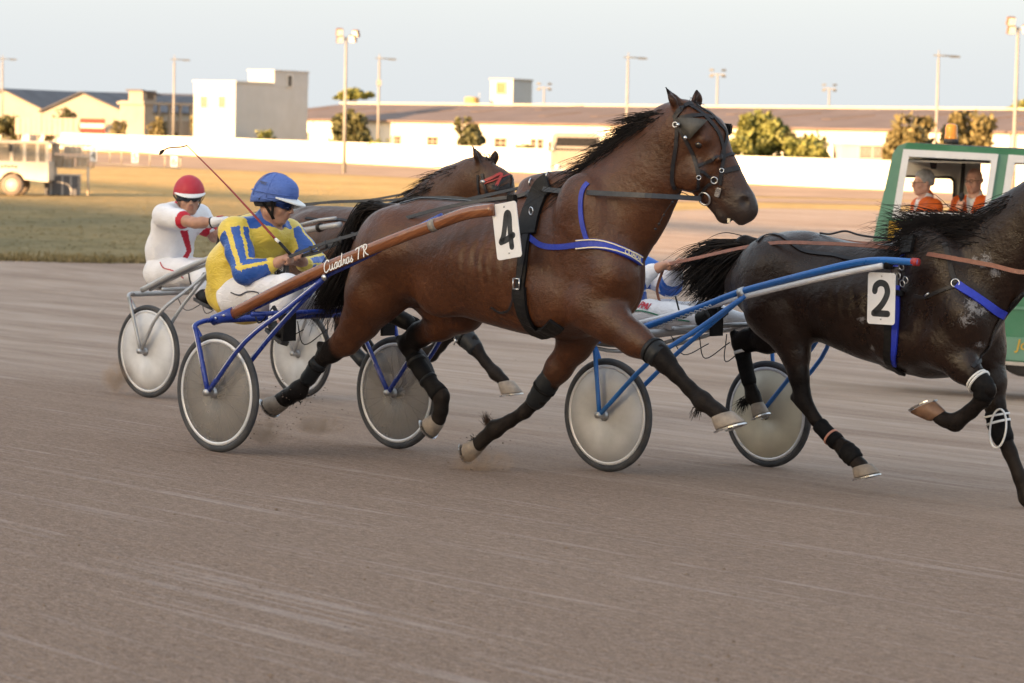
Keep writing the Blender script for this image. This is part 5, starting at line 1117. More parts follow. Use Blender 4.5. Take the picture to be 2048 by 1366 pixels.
# ================================================================== SULKIES
def m_disc(name, col, alpha, rough=.35):
    t = NT(name); v = t.coords(); a = t.noise(v, 7, 4); t.col(t.ramp(a, [(.3, tuple(k*.8 for k in col)), (.7, col)])); t.set(Roughness=rough)
    t.l(t.ramp(t.noise(v, 3, 5, .7), [(.3, (max(0, alpha-.08),)*3), (.7, (min(1, alpha+.08),)*3)]), t.p.inputs['Alpha']); t.p.inputs['Specular IOR Level'].default_value = .3; return t.m
RUBBER = mat('grey_tyre', (.042, .045, .052), .75, var=.2, vs=9, dirt=(.16, .135, .115), da=.4, spec=.3); RIM = mat('rim_alloy', (.62, .63, .66), .4, .3, var=.06)
DBLUE = mat('deep_blue_paint', (.012, .036, .25), .24, var=.12, vs=7, dirt=(.12, .11, .12), da=.2); SBLUE = mat('sky_blue_paint', (.012, .12, .40), .33, var=.1, vs=7, dirt=(.15, .14, .14), da=.2); GREYP = mat('silver_paint', (.36, .37, .39), .35, .3, var=.1, dirt=(.22, .19, .17), da=.4); WTUBE = mat('white_tube', (.66, .66, .68), .35, var=.05, dirt=(.4, .36, .33), da=.3)
def m_wood():
    t = NT('varnished_wood'); v = t.coords((1, 1, 1), (0, .42, 0)); mp = t.n('ShaderNodeMapping'); mp.inputs['Scale'].default_value = (1.2, 26, 26); t.l(v, mp.inputs[0]); a = t.noise(mp.outputs[0], 3, 5, .6, .6)
    t.col(t.ramp(a, [(.25, (.105, .032, .012)), (.5, (.185, .062, .022)), (.75, (.27, .105, .042))])); t.set(Roughness=.26); t.p.inputs['Coat Weight'].default_value = .35; t.bump(a, .12, .002); return t.m
WOOD = m_wood()
SPOKE = mat('dark_spoke', (.05, .048, .045), .5)
def wheel(parent, c, R, disc, nsp=28, rimr=.012):
    o = thing('wheel', None, None, loc=tuple(c)); o.parent = parent
    mb = MB(); t = .021; pr = [(R-.024+t*math.cos(a)*1.0, t*.92*math.sin(a)) for a in np.linspace(0, 2*math.pi, 15)[:-1]]; mb.lathe(pr, (0, 0, 0), (0, 1, 0), 64, closed=True); mb.build('tyre', RUBBER, o)
    mb = MB(); Ri = R-.052
    for y in (-.010, .010): mb.lathe([(Ri+rimr*math.cos(a), y+.007*math.sin(a)) for a in np.linspace(0, 2*math.pi, 9)[:-1]], (0, 0, 0), (0, 1, 0), 64, closed=True)
    mb.build('rim', RIM, o)
    mb = MB()
    for k in range(nsp):
        a = 2*math.pi*k/nsp; b = a+(.35 if k % 2 else -.35); y = .024 if k % 2 else -.024
        mb.tube([(Ri*math.cos(a), 0, Ri*math.sin(a)), (.03*math.cos(b), y, .03*math.sin(b))], .0016, 4)
    tag(mb.build('spokes', SPOKE, o), kind='stuff')
    for sg in (-1, 1):
        mb = MB(); mb.lathe([(Ri-.003, .012*sg), (Ri*.6, .021*sg), (.035, .032*sg), (.035, .034*sg), (Ri*.6, .023*sg), (Ri-.003, .014*sg)], (0, 0, 0), (0, 1, 0), 48, closed=True); mb.build('disc', disc, o)
    mb = MB(); mb.lathe([(0, -.07), (.012, -.07), (.02, -.045), (.03, -.04), (.03, .04), (.02, .045), (.012, .07), (0, .07)], (0, 0, 0), (0, 1, 0), 18); mb.build('hub', ALU, o)
    return o
mir = lambda P: [np.array((p[0], -p[1], p[2])) for p in P]
def sulky(fr, label, near, far, ytop, S):
    o = thing('sulky', label, 'sulky', fr, group='racing sulkies'); q = fr.px
    hl = near
    z0n = gz(fr.wor((0, -hl, 0))@N_)-fr.o[2]; z0f = gz(fr.wor((0, hl, 0))@N_)-fr.o[2]; R = S['R']
    wheel(o, (0, -hl, R+z0n-.004), R, S['disc'][0]); wheel(o, (0, hl, R+z0f-.004), R, S['disc'][1])
    zh = R+z0n; m = S['m']; fk = .075
    sh = [q(*p) for p in S['shaft']]
    for side in (-1, 1):
        f = (lambda P: [np.asarray(p) for p in P]) if side < 0 else mir; zz = R+(z0n if side < 0 else z0f)
        C = spline(f(sh), 6)
        mb = MB(); mb.tube(C, S['sr'], 12, flat=S.get('flat', 1.)); b = mb.build('shaft', S['sm'], o)
        if 'rail' in S: mb = MB(); mb.tube(spline(f([q(*p) for p in S['rail']]), 6), S['rr'], 10); mb.build('rail', S['rm'], b)
        for yo in (-fk, fk):                                               # the two blades of the fork and the two stays
            hub = np.array((0, -hl+yo*1., 0)); hub[2] = zz if side < 0 else zz
            co = q(*S['corner'][:2], -hl+yo); hd = sh[0]+np.array((-.03, 0, 0)); top = q(*S['head'][:2], S['head'][2])
            P = f([top, top*.45+co*.55+np.array((0, 0, .012)), co, co*.85+hub*.15, hub]); P[-1] = np.array((0, (hub[1] if side < 0 else -hub[1]), zz)); Ck = spline(P, 5); mb = MB(); mb.tube(Ck, S['fr'], 10); fk_ = mb.build('fork', m, o)
            if 'pin' in S: mb = MB(); mb.tube(Ck[9:-2]+np.array((-.004, -S['fr']*.93, .004)), .0032, 5); mb.build('pinstripe', S['pin'], fk_)
            e = q(*S['stay']); m1, m2 = hub*.55+e*.45, hub*.25+e*.75; m1[1] = hub[1]*.97+e[1]*.03 if yo < 0 else hub[1]*.8+e[1]*.2; m2[1] = hub[1]*.42+e[1]*.58; P = f([hub, m1, m2, e]); P[0] = np.array((0, (hub[1] if side < 0 else -hub[1]), zz)); Ck = spline(P, 4); mb = MB(); mb.tube(Ck, S['fr']*1.02, 10); sy_ = mb.build('stay', m, o)
            if 'pin' in S: mb = MB(); mb.tube(Ck[1:-1]+np.array((0, -S['fr']*.96, .004)), .0032, 5); mb.build('pinstripe', S['pin'], sy_)
        mb = MB(); mb.lathe([(0, -.1), (.018, -.1), (.02, -.08), (.02, .08), (.018, .1), (0, .1)], (0, -hl*(-side) if side > 0 else -hl, zz), (0, 1, 0), 14); mb.build('axle_bolt', ALU, o)
        for i, (p, r) in enumerate(S.get('clamps', [])): p_ = f([q(*p)])[0]; mb = MB(); mb.lathe([(0, -r*.5), (r, -r*.5), (r, r*.5), (0, r*.5)], p_, (1, 0, .35), 12); mb.build('clamp', S.get('cm', ALU), b)
    hd = q(*S['head'][:2], S['head'][2]); zc = hd[2]
    mb = MB(); mb.tube([(hd[0], -abs(hd[1])-.02, zc), (hd[0], abs(hd[1])+.02, zc)], .020, 12); mb.tube([(hd[0]+.30, -abs(hd[1])*.97, zc+.05), (hd[0]+.30, abs(hd[1])*.97, zc+.05)], .014, 10); mb.build('cross_bar', S.get('bm', m), o)
    st = q(*S['seat']); mb = MB()
    for sy in (-.11, .11): mb.tube(spline([(hd[0], sy, zc), (st[0]-.05, sy, st[2]-.06), (st[0]+.25, sy, st[2]-.08), (hd[0]+.30, sy, zc+.05)], 5), .012, 8)
    sp = mb.build('seat_bracket', S.get('bm', m), o)
    mb = MB(); mb.ell(st+np.array((.02, 0, -.03)), (.20, .19, .05), 20); mb.build('seat', mat('grey_seat', (.10, .105, .115), .55, var=.2, vs=12), o)
    for side in (-1, 1):
        fpt = q(*S['foot']); fpt = fpt if side < 0 else mir([fpt])[0]; mb = MB()
        mb.tube([fpt+np.array((-.10, 0, .10)), fpt+np.array((.02, 0, -.03)), fpt+np.array((.05, .0, .10))], .012, 8); mb.box(fpt+np.array((.03, 0, -.01)), (.02, .10, .16)); mb.tube(spline([fpt+np.array((-.1, 0, .1)), fpt+np.array((-.2, .02*side, .0)), fpt+np.array((-.28, .0, .12))], 5), .005, 6); mb.build('stirrup', LEATHER, o)
    mb = MB()
    for k in range(3): mb.tube(spline([np.array((hd[0]+.04+.05*k, -.25+.2*k, zc-.02)), np.array((hd[0]+.1, -.2+.2*k, zc-.13-.03*k)), np.array((hd[0]+.22, -.12+.2*k, zc-.06))], 6), .0035, 5)
    mb.build('brake_cable', RUBBER, o)
    return o, dict(hl=hl, R=R, zh=zh, sh=sh, z0n=z0n)
CLEAR = m_disc('smoky_disc', (.29, .27, .25), .47); MILK = m_disc('milky_disc', (.68, .69, .72), .86); GREYD = m_disc('grey_disc', (.60, .60, .61), .82); CREAMD = m_disc('cream_disc', (.64, .59, .47), .97)
su4, I4 = sulky(F4, 'blue sulky with a varnished wooden shaft and clear wheel discs', L4, None, None, dict(R=.346, disc=(CLEAR, CLEAR), m=DBLUE, sm=WOOD, sr=.024, flat=1.4, fr=.0145,
    shaft=[(462, 629, -.60), (560, 579, -.57), (640, 541, -.54), (720, 507, -.51), (800, 475, -.48), (860, 453, -.455), (930, 428, -.43), (988, 419, -.41)],
    rail=[(470, 634, -.58), (560, 592, -.54), (650, 552, -.51), (747, 506, -.48), (815, 466, -.45), (884, 431, -.43)], rr=.015, rm=DBLUE,
    head=(428, 640, -.62), corner=(390, 652), stay=(652, 553, -.52), seat=(520, 604, 0), foot=(570, 650, -.40), clamps=[((868, 450, -.452), .036)], cm=mat('rubber_band', (.22, .2, .18), .7), pin=WTUBE))
# blue metal socket on the end of each wooden shaft, with its bolts
for side in (-1, 1):
    f = (lambda P: P) if side < 0 else mir; a, b, c = f([F4.px(466, 627, -.60), F4.px(425, 641, -.63), F4.px(440, 637, -.62)])
    mb = MB(); mb.tube([a, b], [.028, .022], 10, flat=1.35); s_ = mb.build('shaft_socket', DBLUE, su4)
    mb = MB()
    for t in (.25, .65): mb.ell(a*(1-t)+b*t+np.array((0, .03*side, 0)), (.008, .008, .008), 8)
    mb.build('bolt', STEEL, s_)
mb = MB(); mb.ell(F4.px(648, 555, -.545), (.02, .012, .02), 12); mb.build('stay_bolt', STEEL, su4)
SCRIPT = [[(.62, .82), (.5, 1.), (.25, .9), (.05, .5), (.1, .1), (.3, 0), (.55, .18)], [(.70, .48), (.66, .15), (.76, .02), (.9, .12), (1., .48)], [(1., .48), (.99, .1), (1.1, .02), (1.22, .15)],
    [(1.55, .42), (1.4, .5), (1.25, .3), (1.28, .05), (1.42, .04), (1.55, .40)], [(1.57, .5), (1.54, .1), (1.7, .08)], [(2.0, .42), (1.86, .5), (1.7, .3), (1.74, .05), (1.88, .04), (2.0, .40)], [(2.16, 1.05), (2.02, .4), (2.02, .06), (2.18, .1)],
    [(2.2, .1), (2.30, .5), (2.34, .40), (2.5, .44)], [(2.44, .42), (2.43, .1), (2.56, .08)], [(2.90, .42), (2.75, .5), (2.6, .3), (2.63, .05), (2.77, .04), (2.9, .40)], [(2.92, .5), (2.89, .1), (3.03, .08)],
    [(3.05, .12), (3.24, .5), (3.20, .3), (3.32, .12), (3.2, .0), (3.08, .06)], [(3.72, .86), (3.85, .95), (4.1, .95), (4.5, 1.0)], [(4.14, .96), (4.02, .5), (3.92, .0)], [(4.55, 0.), (4.68, .9)], [(4.48, .8), (4.72, 1.0), (4.98, .9), (4.9, .6), (4.62, .48)], [(4.68, .5), (4.84, .2), (5.06, .0)]]
a, b = F4.px(645, 541, -.56), F4.px(733, 502, -.53); sxv = unit(b-a); nn = np.array((0, -1., 0)); nn = unit(nn-sxv*(nn@sxv)); syv = np.cross(nn, sxv); L = np.linalg.norm(b-a)
C0 = spline(I4['sh'], 20); i0 = np.argmin(np.linalg.norm(C0[:, [0, 2]]-a[[0, 2]], axis=1)); i1 = np.argmin(np.linalg.norm(C0[:, [0, 2]]-b[[0, 2]], axis=1)); a2, b2 = C0[i0], C0[i1]; sxv = unit(b2-a2); nn = np.array((0, -1., 0)); nn = unit(nn-sxv*(nn@sxv)); syv = np.cross(nn, sxv)
mb = MB(); k = np.linalg.norm(b2-a2)/5.1
strokes(mb, [[((x+.18*y)*k, (y-.5)*.062) for x, y in s] for s in SCRIPT], a2+nn*.0255, sxv, syv, nn, .0062, .0008, 6); mb.build('shaft_lettering', mat('white_lettering', (.78, .78, .78), .5, var=.02), su4)

su2, I2 = sulky(F2, 'sky blue sulky with white inner tubes and opaque wheel discs behind the number 2 horse', L2, None, None, dict(R=.333, disc=(GREYD, CREAMD), m=SBLUE, sm=SBLUE, sr=.020, fr=.0135,
    shaft=[(1281, 657, -.55), (1400, 615, -.51), (1481, 584, -.48), (1600, 552, -.45), (1700, 528, -.42), (1760, 521, -.41), (1837, 525, -.40)],
    rail=[(1273, 648, -.53), (1449, 604, -.485), (1493, 592, -.475), (1600, 566, -.45), (1700, 544, -.43), (1766, 531, -.42)], rr=.017, rm=WTUBE,
    head=(1262, 668, -.57), corner=(1189, 688), stay=(1490, 592, -.49), seat=(1225, 668, 0), foot=(1425, 640, -.40), clamps=[((1485, 586, -.48), .034)], cm=ALU, bm=GREYP))
chn = MB()
for k in range(24):
    t = k/23; p = F2.px(1310+110*t, 655-42*t, -.54); ring(p, .009, .0028, (0, 1, 0) if k % 2 else (0, .3, 1), chn, 8)
chn.build('stirrup_chain', ALU, su2)
mb = MB(); mb.lathe([(0, -.02), (.022, -.02), (.022, .02), (0, .02)], F2.px(1831, 524, -.40), (1, 0, 0), 12); mb.build('shaft_cap', mat('red_tape', (.35, .03, .03), .5), su2)
mb = MB(); mb.tube([F2.px(1778, 518, -.40), F2.px(1776, 538, -.40)], .026, 12); mb.build('shaft_strap', LEATHER, su2)
suR, IR = sulky(FR, 'silver grey sulky with milky white wheel discs behind the others at the left', LR, None, None, dict(R=.345, disc=(MILK, MILK), m=GREYP, sm=GREYP, sr=.021, fr=.0125,
    shaft=[(284, 580, -.60), (345, 549, -.57), (433, 511, -.52), (512, 485, -.48), (592, 464, -.45), (681, 449, -.42)],
    rail=[(300, 580, -.57), (370, 546, -.53), (440, 520, -.50)], rr=.012, rm=GREYP, head=(268, 588, -.63), corner=(257, 592), stay=(432, 530, -.50), seat=(340, 560, 0), foot=(425, 575, -.38), clamps=[((640, 455, -.43), .032)], cm=LEATHER))
mb = MB(); mb.tube([FR.px(592, 452, -.44), FR.px(640, 440, -.43), FR.px(672, 436, -.42)], .012, 8); mb.build('shaft_stub', GREYP, suR)
mb = MB(); mb.tube([FR.px(262, 600, -.80), FR.px(270, 660, -.80)], .006, 6); mb.build('red_reflector', mat('red_tape', (.35, .03, .03), .5), suR)

# ================================================================== PEOPLE
def m_skin(name, c):
    t = NT(name); v = t.coords(); a = t.noise(v, 26, 4); b = t.noise(v, 9, 3)
    col = t.ramp(a, [(.3, tuple(k*.86 for k in c)), (.7, tuple(min(1, k*1.1) for k in c))]); col = t.mix(t.math('MULTIPLY', t.attr('lip'), .8), col, (c[0]*.78, c[1]*.5, c[2]*.48))
    col = t.mix(t.math('MULTIPLY', b, .25), col, (c[0]*1.05, c[1]*.75, c[2]*.68)); t.col(col); t.set(Roughness=.5); t.p.inputs['Subsurface Weight'].default_value = .12; t.p.inputs['Subsurface Radius'].default_value = (.012, .005, .003)
    t.bump(t.noise(v, 180, 2), .12, .002); return t.m
SKIN = m_skin('skin', (.40, .225, .155)); SKIN2 = m_skin('older_skin', (.56, .33, .25))
def m_cloth(name, ca, cb=None, rough=.5, spec=.3, wr=.75, stripe=None):
    """Cloth with folds; the pattern attribute switches between two dye colours."""
    t = NT(name); v = t.coords(); a = t.noise(v, 5, 5, .6, .6); mp = t.n('ShaderNodeMapping'); mp.inputs['Scale'].default_value = (1, 1, 2.6); mp.inputs['Rotation'].default_value = (.5, .3, .4); t.l(v, mp.inputs[0]); b = t.noise(mp.outputs[0], 9, 3, .55, 1.2)
    sh = lambda c: t.ramp(a, [(.3, tuple(k*.9 for k in c)), (.7, tuple(min(1, k*1.06) for k in c))])
    col = sh(ca)
    if cb is not None: col = t.mix(t.ramp(t.attr('pat'), [(.49, (0, 0, 0)), (.51, (1, 1, 1))]), col, sh(cb))
    t.col(col); t.set(Roughness=rough); t.p.inputs['Specular IOR Level'].default_value = spec
    cr = t.math('ABSOLUTE', t.math('SUBTRACT', b, .5)); t.bump(t.math('ADD', t.math('MULTIPLY', a, .6), t.math('ADD', t.math('MULTIPLY', cr, .9), t.math('MULTIPLY', t.noise(v, 220, 2), .04))), wr, .028); return t.m
def hframe(f, up=(0, 0, 1.)):
    f = unit(f); l = unit(np.cross(up, f)); u = np.cross(f, l); return f, l, u
def head_sdf(g, c, f, l, u, neck, k=.012):
    c = np.asarray(c); R = np.stack([f, l, u], 1); p = lambda a, b, d: c+f*a+l*b+u*d
    g.ell(p(-.012, 0, .035), (.098, .076, .098), R, k); g.ell(p(.030, 0, -.045), (.062, .060, .070), R, .03)
    g.ell(p(.066, 0, -.098), (.026, .030, .020), R, .025); g.seg(p(-.02, 0, -.05), neck, .052, .060, .03)
    for s in (-1, 1):
        g.seg(p(.088, .014*s, .030), p(.074, .052*s, .026), .012, .010, .015); g.ell(p(.058, .042*s, -.030), (.030, .024, .026), R, .022)
        g.ell(p(.100, .031*s, .010), (.016, .019, .013), R, .012, op='sub'); g.ell(p(.080, .031*s, .010), (.013, .015, .012), R, .006)
        g.ell(p(-.012, .078*s, -.002), (.020, .010, .032), R, .008); g.seg(p(-.01, .055*s, -.06), p(.062, .022*s, -.098), .022, .018, .025)
        g.ell(p(.104, .013*s, -.034), (.012, .010, .009), R, .010)
    g.seg(p(.094, 0, .018), p(.118, 0, -.028), .010, .014, .014); g.ell(p(.118, 0, -.031), (.013, .013, .011), R, .01)
    g.ell(p(.084, 0, -.062), (.022, .030, .024), R, .018)
    g.seg(p(.101, -.017, -.057), p(.101, .017, -.057), .0075, .0075, .006, tags={0: 1.}); g.seg(p(.097, -.016, -.071), p(.097, .016, -.071), .009, .009, .006, tags={0: 1.})
    g.seg(p(.111, -.022, -.064), p(.111, .022, -.064), .0035, .0035, .004, tags={0: 1.}, op='sub')
def hand_sdf(g, wrist, d, dn, side, open_=0.):
    """A closed hand: palm, four fingers of different length curled about what it holds, thumb across."""
    w = np.asarray(wrist, float); d = unit(d); dn = unit(np.asarray(dn)-d*(np.asarray(dn)@d)); s = np.cross(d, dn)*side
    g.seg(w-d*.03, w+d*.03, .027, .030, .01, 1.2, 1.35, s); g.seg(w+d*.03, w+d*.075, .030, .026, .012, 1.35, 1.5, s)
    for k, (ln, r) in enumerate(((.92, .0105), (1., .0110), (.95, .0105), (.78, .0092))):
        a = w+d*.088+s*(.029-.0195*k)-dn*.010; b = a+(d*.026+dn*.018)*ln; c = b+(dn*.027-d*.010)*ln; e = c+(-d*.022+dn*.004)*ln
        g.seg(a-d*.03, a, r*1.1, r*1.12, .006); g.seg(a, b, r*1.1, r, .004); g.seg(b, c, r, r*.93, .004); g.seg(c, e, r*.93, r*.8, .004)
    a = w+d*.028+s*.030+dn*.012; b = a+d*.034+s*.014+dn*.016; c = b+d*.026-s*.012+dn*.012; e = c+d*.012-s*.022+dn*.004
    g.seg(a, b, .015, .0125, .012); g.seg(b, c, .0125, .0115, .005); g.seg(c, e, .0115, .009, .005)
def fold(V, Q, amp, seeds):
    """Small cloth folds: the surface moved along its normals."""
    n = np.zeros_like(V); a = V[Q[:, 1]]-V[Q[:, 0]]; b = V[Q[:, 2]]-V[Q[:, 0]]; fn = np.cross(a, b)
    for k in range(4):
        for i in range(3): n[:, i] += np.bincount(Q[:, k], fn[:, i], len(V))
    n /= np.linalg.norm(n, axis=1)[:, None]+1e-12; d = np.zeros(len(V)); r = np.random.default_rng(seeds)
    for k in range(7):
        w = r.normal(size=3); w = w/np.linalg.norm(w)*r.uniform(28, 75); ph = r.uniform(0, 6.28); w2 = r.normal(size=3)*14
        d += np.sin(V@w+ph+1.5*np.sin(V@w2))*r.uniform(.4, 1)*28/np.linalg.norm(w)
    return V+n*(d*amp)[:, None]
def bounds(P, pad): P = np.array(P); return P.min(0)-pad, P.max(0)+pad
def seated(fr, label, J, head, cl, name='person', group=None, hands=True, gloves=None, skin=SKIN, seed=1, sleeves='long', h=.008):
    """Someone sitting: J maps joints to local points; head = (centre, face direction); cl = clothes."""
    o = thing(name, label, 'person', fr, group=group); c, fd = np.asarray(head[0]), unit(head[1]); f, l, u = hframe(fd, head[2] if len(head) > 2 else (0, 0, 1.))
    pts = list(J.values())+[c]; lo, hi = bounds(pts, .2); hi[2] = max(hi[2], c[2]+.2)
    g = SDF(lo, hi, h, 1); head_sdf(g, c, f, l, u, J['neck'])
    g.chain([(J['pelvis'], .12, 1.2), (J['waist'], .105, 1.25), (J['chest'], .115, 1.35), (J['neck']-np.array((0, 0, .05)), .075, 1.2), (J['neck'], .058, 1.)], .04, lat=J['lat'])
    for s in 'rl':
        sh, el, wr, hd = J['sh_'+s], J['el_'+s], J['wr_'+s], J['hd_'+s]
        g.seg(J['chest'], sh, .085, .062, .04); g.chain([(sh, .058), (sh*.5+el*.5, .050), (el, .041)], .02); g.chain([(el, .041), (el*.65+wr*.35, .043), (wr, .028)], .015)
        hand_sdf(g, wr, hd-wr, J['dn_'+s], 1 if s == 'r' else -1)
        hp_, kn, an = J['hp_'+s], J['kn_'+s], J['an_'+s]; g.chain([(hp_, .092), (hp_*.5+kn*.5, .076), (kn, .056)], .03); g.chain([(kn, .056), (kn*.7+an*.3, .056), (an, .036)], .02); g.seg(an, J['to_'+s], .04, .03, .02)
    V, Q, T = g.mesh(1); b = mesh_np('body', V, Q, skin, o, attrs={'lip': T[0]})
    # jacket
    lo, hi = bounds([J[k] for k in J if k[:2] not in ('kn', 'an', 'to', 'dn') and k != 'lat'], .26); g = SDF(lo, hi, h, 1); W = cl.get('bulk', 1.)
    if 'hem' in cl: g.chain([(cl['hem'], .140*W, 1.15), (J['pelvis'], .160*W, 1.15), (J['waist'], .160*W, 1.2), (J['chest'], .150*W, 1.25), (J['neck']-np.array((0, 0, .055)), .092, 1.25)], .06, lat=J['lat'])
    else: g.chain([(J['pelvis'], .150*W, 1.15), (J['waist'], .150*W, 1.2), (J['chest'], .150*W, 1.25), (J['neck']-np.array((0, 0, .055)), .092, 1.25)], .06, lat=J['lat'])
    for s in 'rl':
        sh, el, wr = J['sh_'+s], J['el_'+s], J['wr_'+s]; g.seg(J['chest']+np.array((0, 0, .03)), sh, .112, .088, .05); g.seg(J['neck']-np.array((0, 0, .06)), sh, .075, .075, .04)
        if sleeves == 'long': g.chain([(sh, .088*W), (sh*.5+el*.5, .078*W), (el, .070*W)], .03); g.chain([(el, .070*W), (el*.6+wr*.4, .062*W), (wr*.88+el*.12, .047)], .02); g.seg(wr*.93+el*.07, wr, .044, .036, .008)
        else: g.chain([(sh, .088*W), (sh*.55+el*.45, .076*W), (sh*.42+el*.58, .070)], .03)
    g.seg(J['neck']-np.array((0, 0, .03)), J['neck']+u*.028-f*.012, .078, .072, .02)                        # collar
    g.seg(c-f*.0+u*-.03, J['neck']+u*.04+f*.06, .058, .066, .012, op='sub')
    V, Q, T = g.mesh(1); V = fold(V, Q, cl.get('amp', .002), seed); pat = cl['pat'](V, J) if cl.get('pat') else np.zeros(len(V))
    mesh_np('jacket', V, Q, cl['jm'], o, attrs={'pat': pat})
    # trousers
    if cl.get('tm'):
        lo, hi = bounds([J[k] for k in ('pelvis', 'hp_r', 'hp_l', 'kn_r', 'kn_l', 'an_r', 'an_l')], .22); g = SDF(lo, hi, h*1.1, 1); g.seg(J['hp_r'], J['hp_l'], .128, .128, .04); g.seg(J['pelvis'], J['waist'], .13, .125, .04, 1.15, 1.15, J['lat'])
        for s in 'rl':
            hp_, kn, an = J['hp_'+s], J['kn_'+s], J['an_'+s]; g.chain([(hp_, .122), (hp_*.5+kn*.5, .104), (kn, .084)], .04); g.chain([(kn, .084), (kn*.6+an*.4, .078), (an*.9+kn*.1, .058), (an, .052)], .03)
        V, Q, T = g.mesh(1); V = fold(V, Q, .0018, seed+5); tr = mesh_np('trousers', V, Q, cl['tm'], o, attrs={'pat': np.zeros(len(V))}); cl['tro'] = (tr, V, Q)
        for s in 'rl':
            an, to = J['an_'+s], J['to_'+s]; up = unit(J['kn_'+s]-an); d = unit(to-an); g = SDF(*bounds([an, to, an+up*.1], .12), .007, 1); g.chain([(an+up*.11, .052), (an, .050), (an+d*.05-up*.03, .047)], .02); g.chain([(an-up*.035-d*.03, .038), (an-up*.035+d*.08, .042), (to, .036)], .02)
            V, Q, T = g.mesh(1); bt = mesh_np('boot', V, Q, LEATHER, o); sn = unit(-up+d*(up@d)); lat = np.cross(sn, d); mb = MB()
            L = [(-.055, .034), (-.04, .04), (.05, .043), (.11, .046), (.15, .040), (.18, .022)]; poly = [(a, w) for a, w in L]+[(a, -w) for a, w in L[::-1]]; ce = an-up*.035+sn*.042
            mb.plate(poly, ce, d, lat, .018); so_ = mb.build('sole', RUBBER, bt); mb = MB()
            for k in range(7): mb.box(ce+d*(-.04+.032*k)+sn*.012, (.018, .06, .008), np.stack([d, lat, sn], 1))
            mb.build('tread', RUBBER, so_)
    return o, (c, f, l, u), b
def helmet(o, H, shell, brim, liner, scale=1., tilt=0., strap_m=None, brimlen=.05, brimdrop=.0, zlow=-.10, lift=.010):
    c, f, l, u = H; R = np.stack([f, l, u], 1); k = scale; ce = c+u*.038-f*.008; strap_m = strap_m or LEATHER
    def dome(name, r, z, m, parent, n=32):
        V = []; Fc = []; th = math.acos(z); rows = 14
        for i in range(rows+1):
            t = th*i/rows
            for q in range(n): a = 2*math.pi*q/n; V.append(ce+R@np.array((r[0]*math.sin(t)*math.cos(a), r[1]*math.sin(t)*math.sin(a), r[2]*math.cos(t)+lift*math.cos(a)*math.sin(t)**3)))
        for i in range(rows):
            for q in range(n): Fc.append((i*n+q, i*n+n+q, i*n+n+(q+1) % n, i*n+(q+1) % n))
        x = mesh_np(name, V, Fc, m, parent); md = x.modifiers.new('thick', 'SOLIDIFY'); md.thickness = .012; md.offset = -1; return x
    hs = dome('helmet', (.142*k, .120*k, .138*k), zlow, shell, o); dome('helmet_liner', (.122, .099, .120), -.52, liner, hs)
    mb = MB(); V = []; n = 17
    for a in np.linspace(-1.15, 1.15, n):
        e = math.cos(a*1.36); b0 = ce+f*.139*k*math.cos(a)+l*.119*k*math.sin(a)+u*.004; b1 = b0+f*brimlen*max(0, e)*k+l*.012*math.sin(a)-u*(.012+brimdrop)*max(0, e)
        V += [b0+u*.006, b1+u*.004, b1-u*.003, b0-u*.004]
    mb.add(V, [(i*4+q, i*4+(q+1) % 4, i*4+4+(q+1) % 4, i*4+4+q) for i in range(n-1) for q in range(4)]+[(3, 2, 1, 0), tuple((n-1)*4+q for q in range(4))], False); mb.build('peak', brim, hs)
    mb = MB()
    for s in (-1, 1):
        for x0 in (.035, -.045):
            P = [ce+f*x0+l*.112*s-u*.02, c+f*(x0*.5+.015)+l*.083*s-u*.03, c+f*.03+l*.064*s-u*.075, c+f*.052+l*.022*s-u*.119]; ribbon(mb, spline(P, 5), np.array([l*s]*16), .017, .004)
    P = [c+f*.045+l*.034-u*.110, c+f*.058-u*.124, c+f*.045-l*.034-u*.110]; ribbon(mb, spline(P, 5), np.array([-u]*11), .018, .005); mb.build('chin_strap', strap_m, hs)
    return hs
def goggles(o, H, lens, frame, h=.024, wrap=1.25):
    c, f, l, u = H; mb = MB(); n = 21; V = []
    for i, a in enumerate(np.linspace(-wrap, wrap, n)):
        hh = h*(1-.35*abs(a/wrap)**2)*(1-.30*math.exp(-(a/.10)**2)); up = u*(hh*.85+.004); dn = u*(-hh*1.1+.004)
        b = c+f*(.104*math.cos(a)+.014)+l*.088*math.sin(a)+u*.008; o_ = f*.004*math.cos(a)+l*.004*math.sin(a); V += [b+up, b+u*.004+o_*1.6, b+dn, b+dn-o_, b-o_, b+up-o_]
    mb.add(V, [(i*6+q, i*6+(q+1) % 6, i*6+6+(q+1) % 6, i*6+6+q) for i in range(n-1) for q in range(6)], True); gl = mb.build('goggles', lens, o); mb = MB()
    P = [c+f*(.105*math.cos(a)+.014)+l*.0895*math.sin(a)+u*(.012+h*.85*(1-.35*abs(a/wrap)**2)) for a in np.linspace(-wrap, wrap, 15)]; mb.tube(P, .0035, 6)
    for s in (-1, 1): mb.tube([P[-1 if s > 0 else 0]-u*.008, c+f*.0+l*.086*s+u*.012, c-f*.05+l*.082*s+u*.01], .0045, 6)
    mb.build('goggle_frame', frame, gl); return gl
def m_lens(name, c0, c1):
    t = NT(name); v = t.coords(); t.col(t.ramp(t.noise(v, 6, 2), [(.35, c0), (.65, c1)])); t.set(Roughness=.06, Metallic=.55); return t.m
def stripe_on(o, name, skin, pts, w, m, off=.004):
    mb = MB(); skin.strap(mb, pts, w, .003, off, 6); return mb.build(name, m, o)
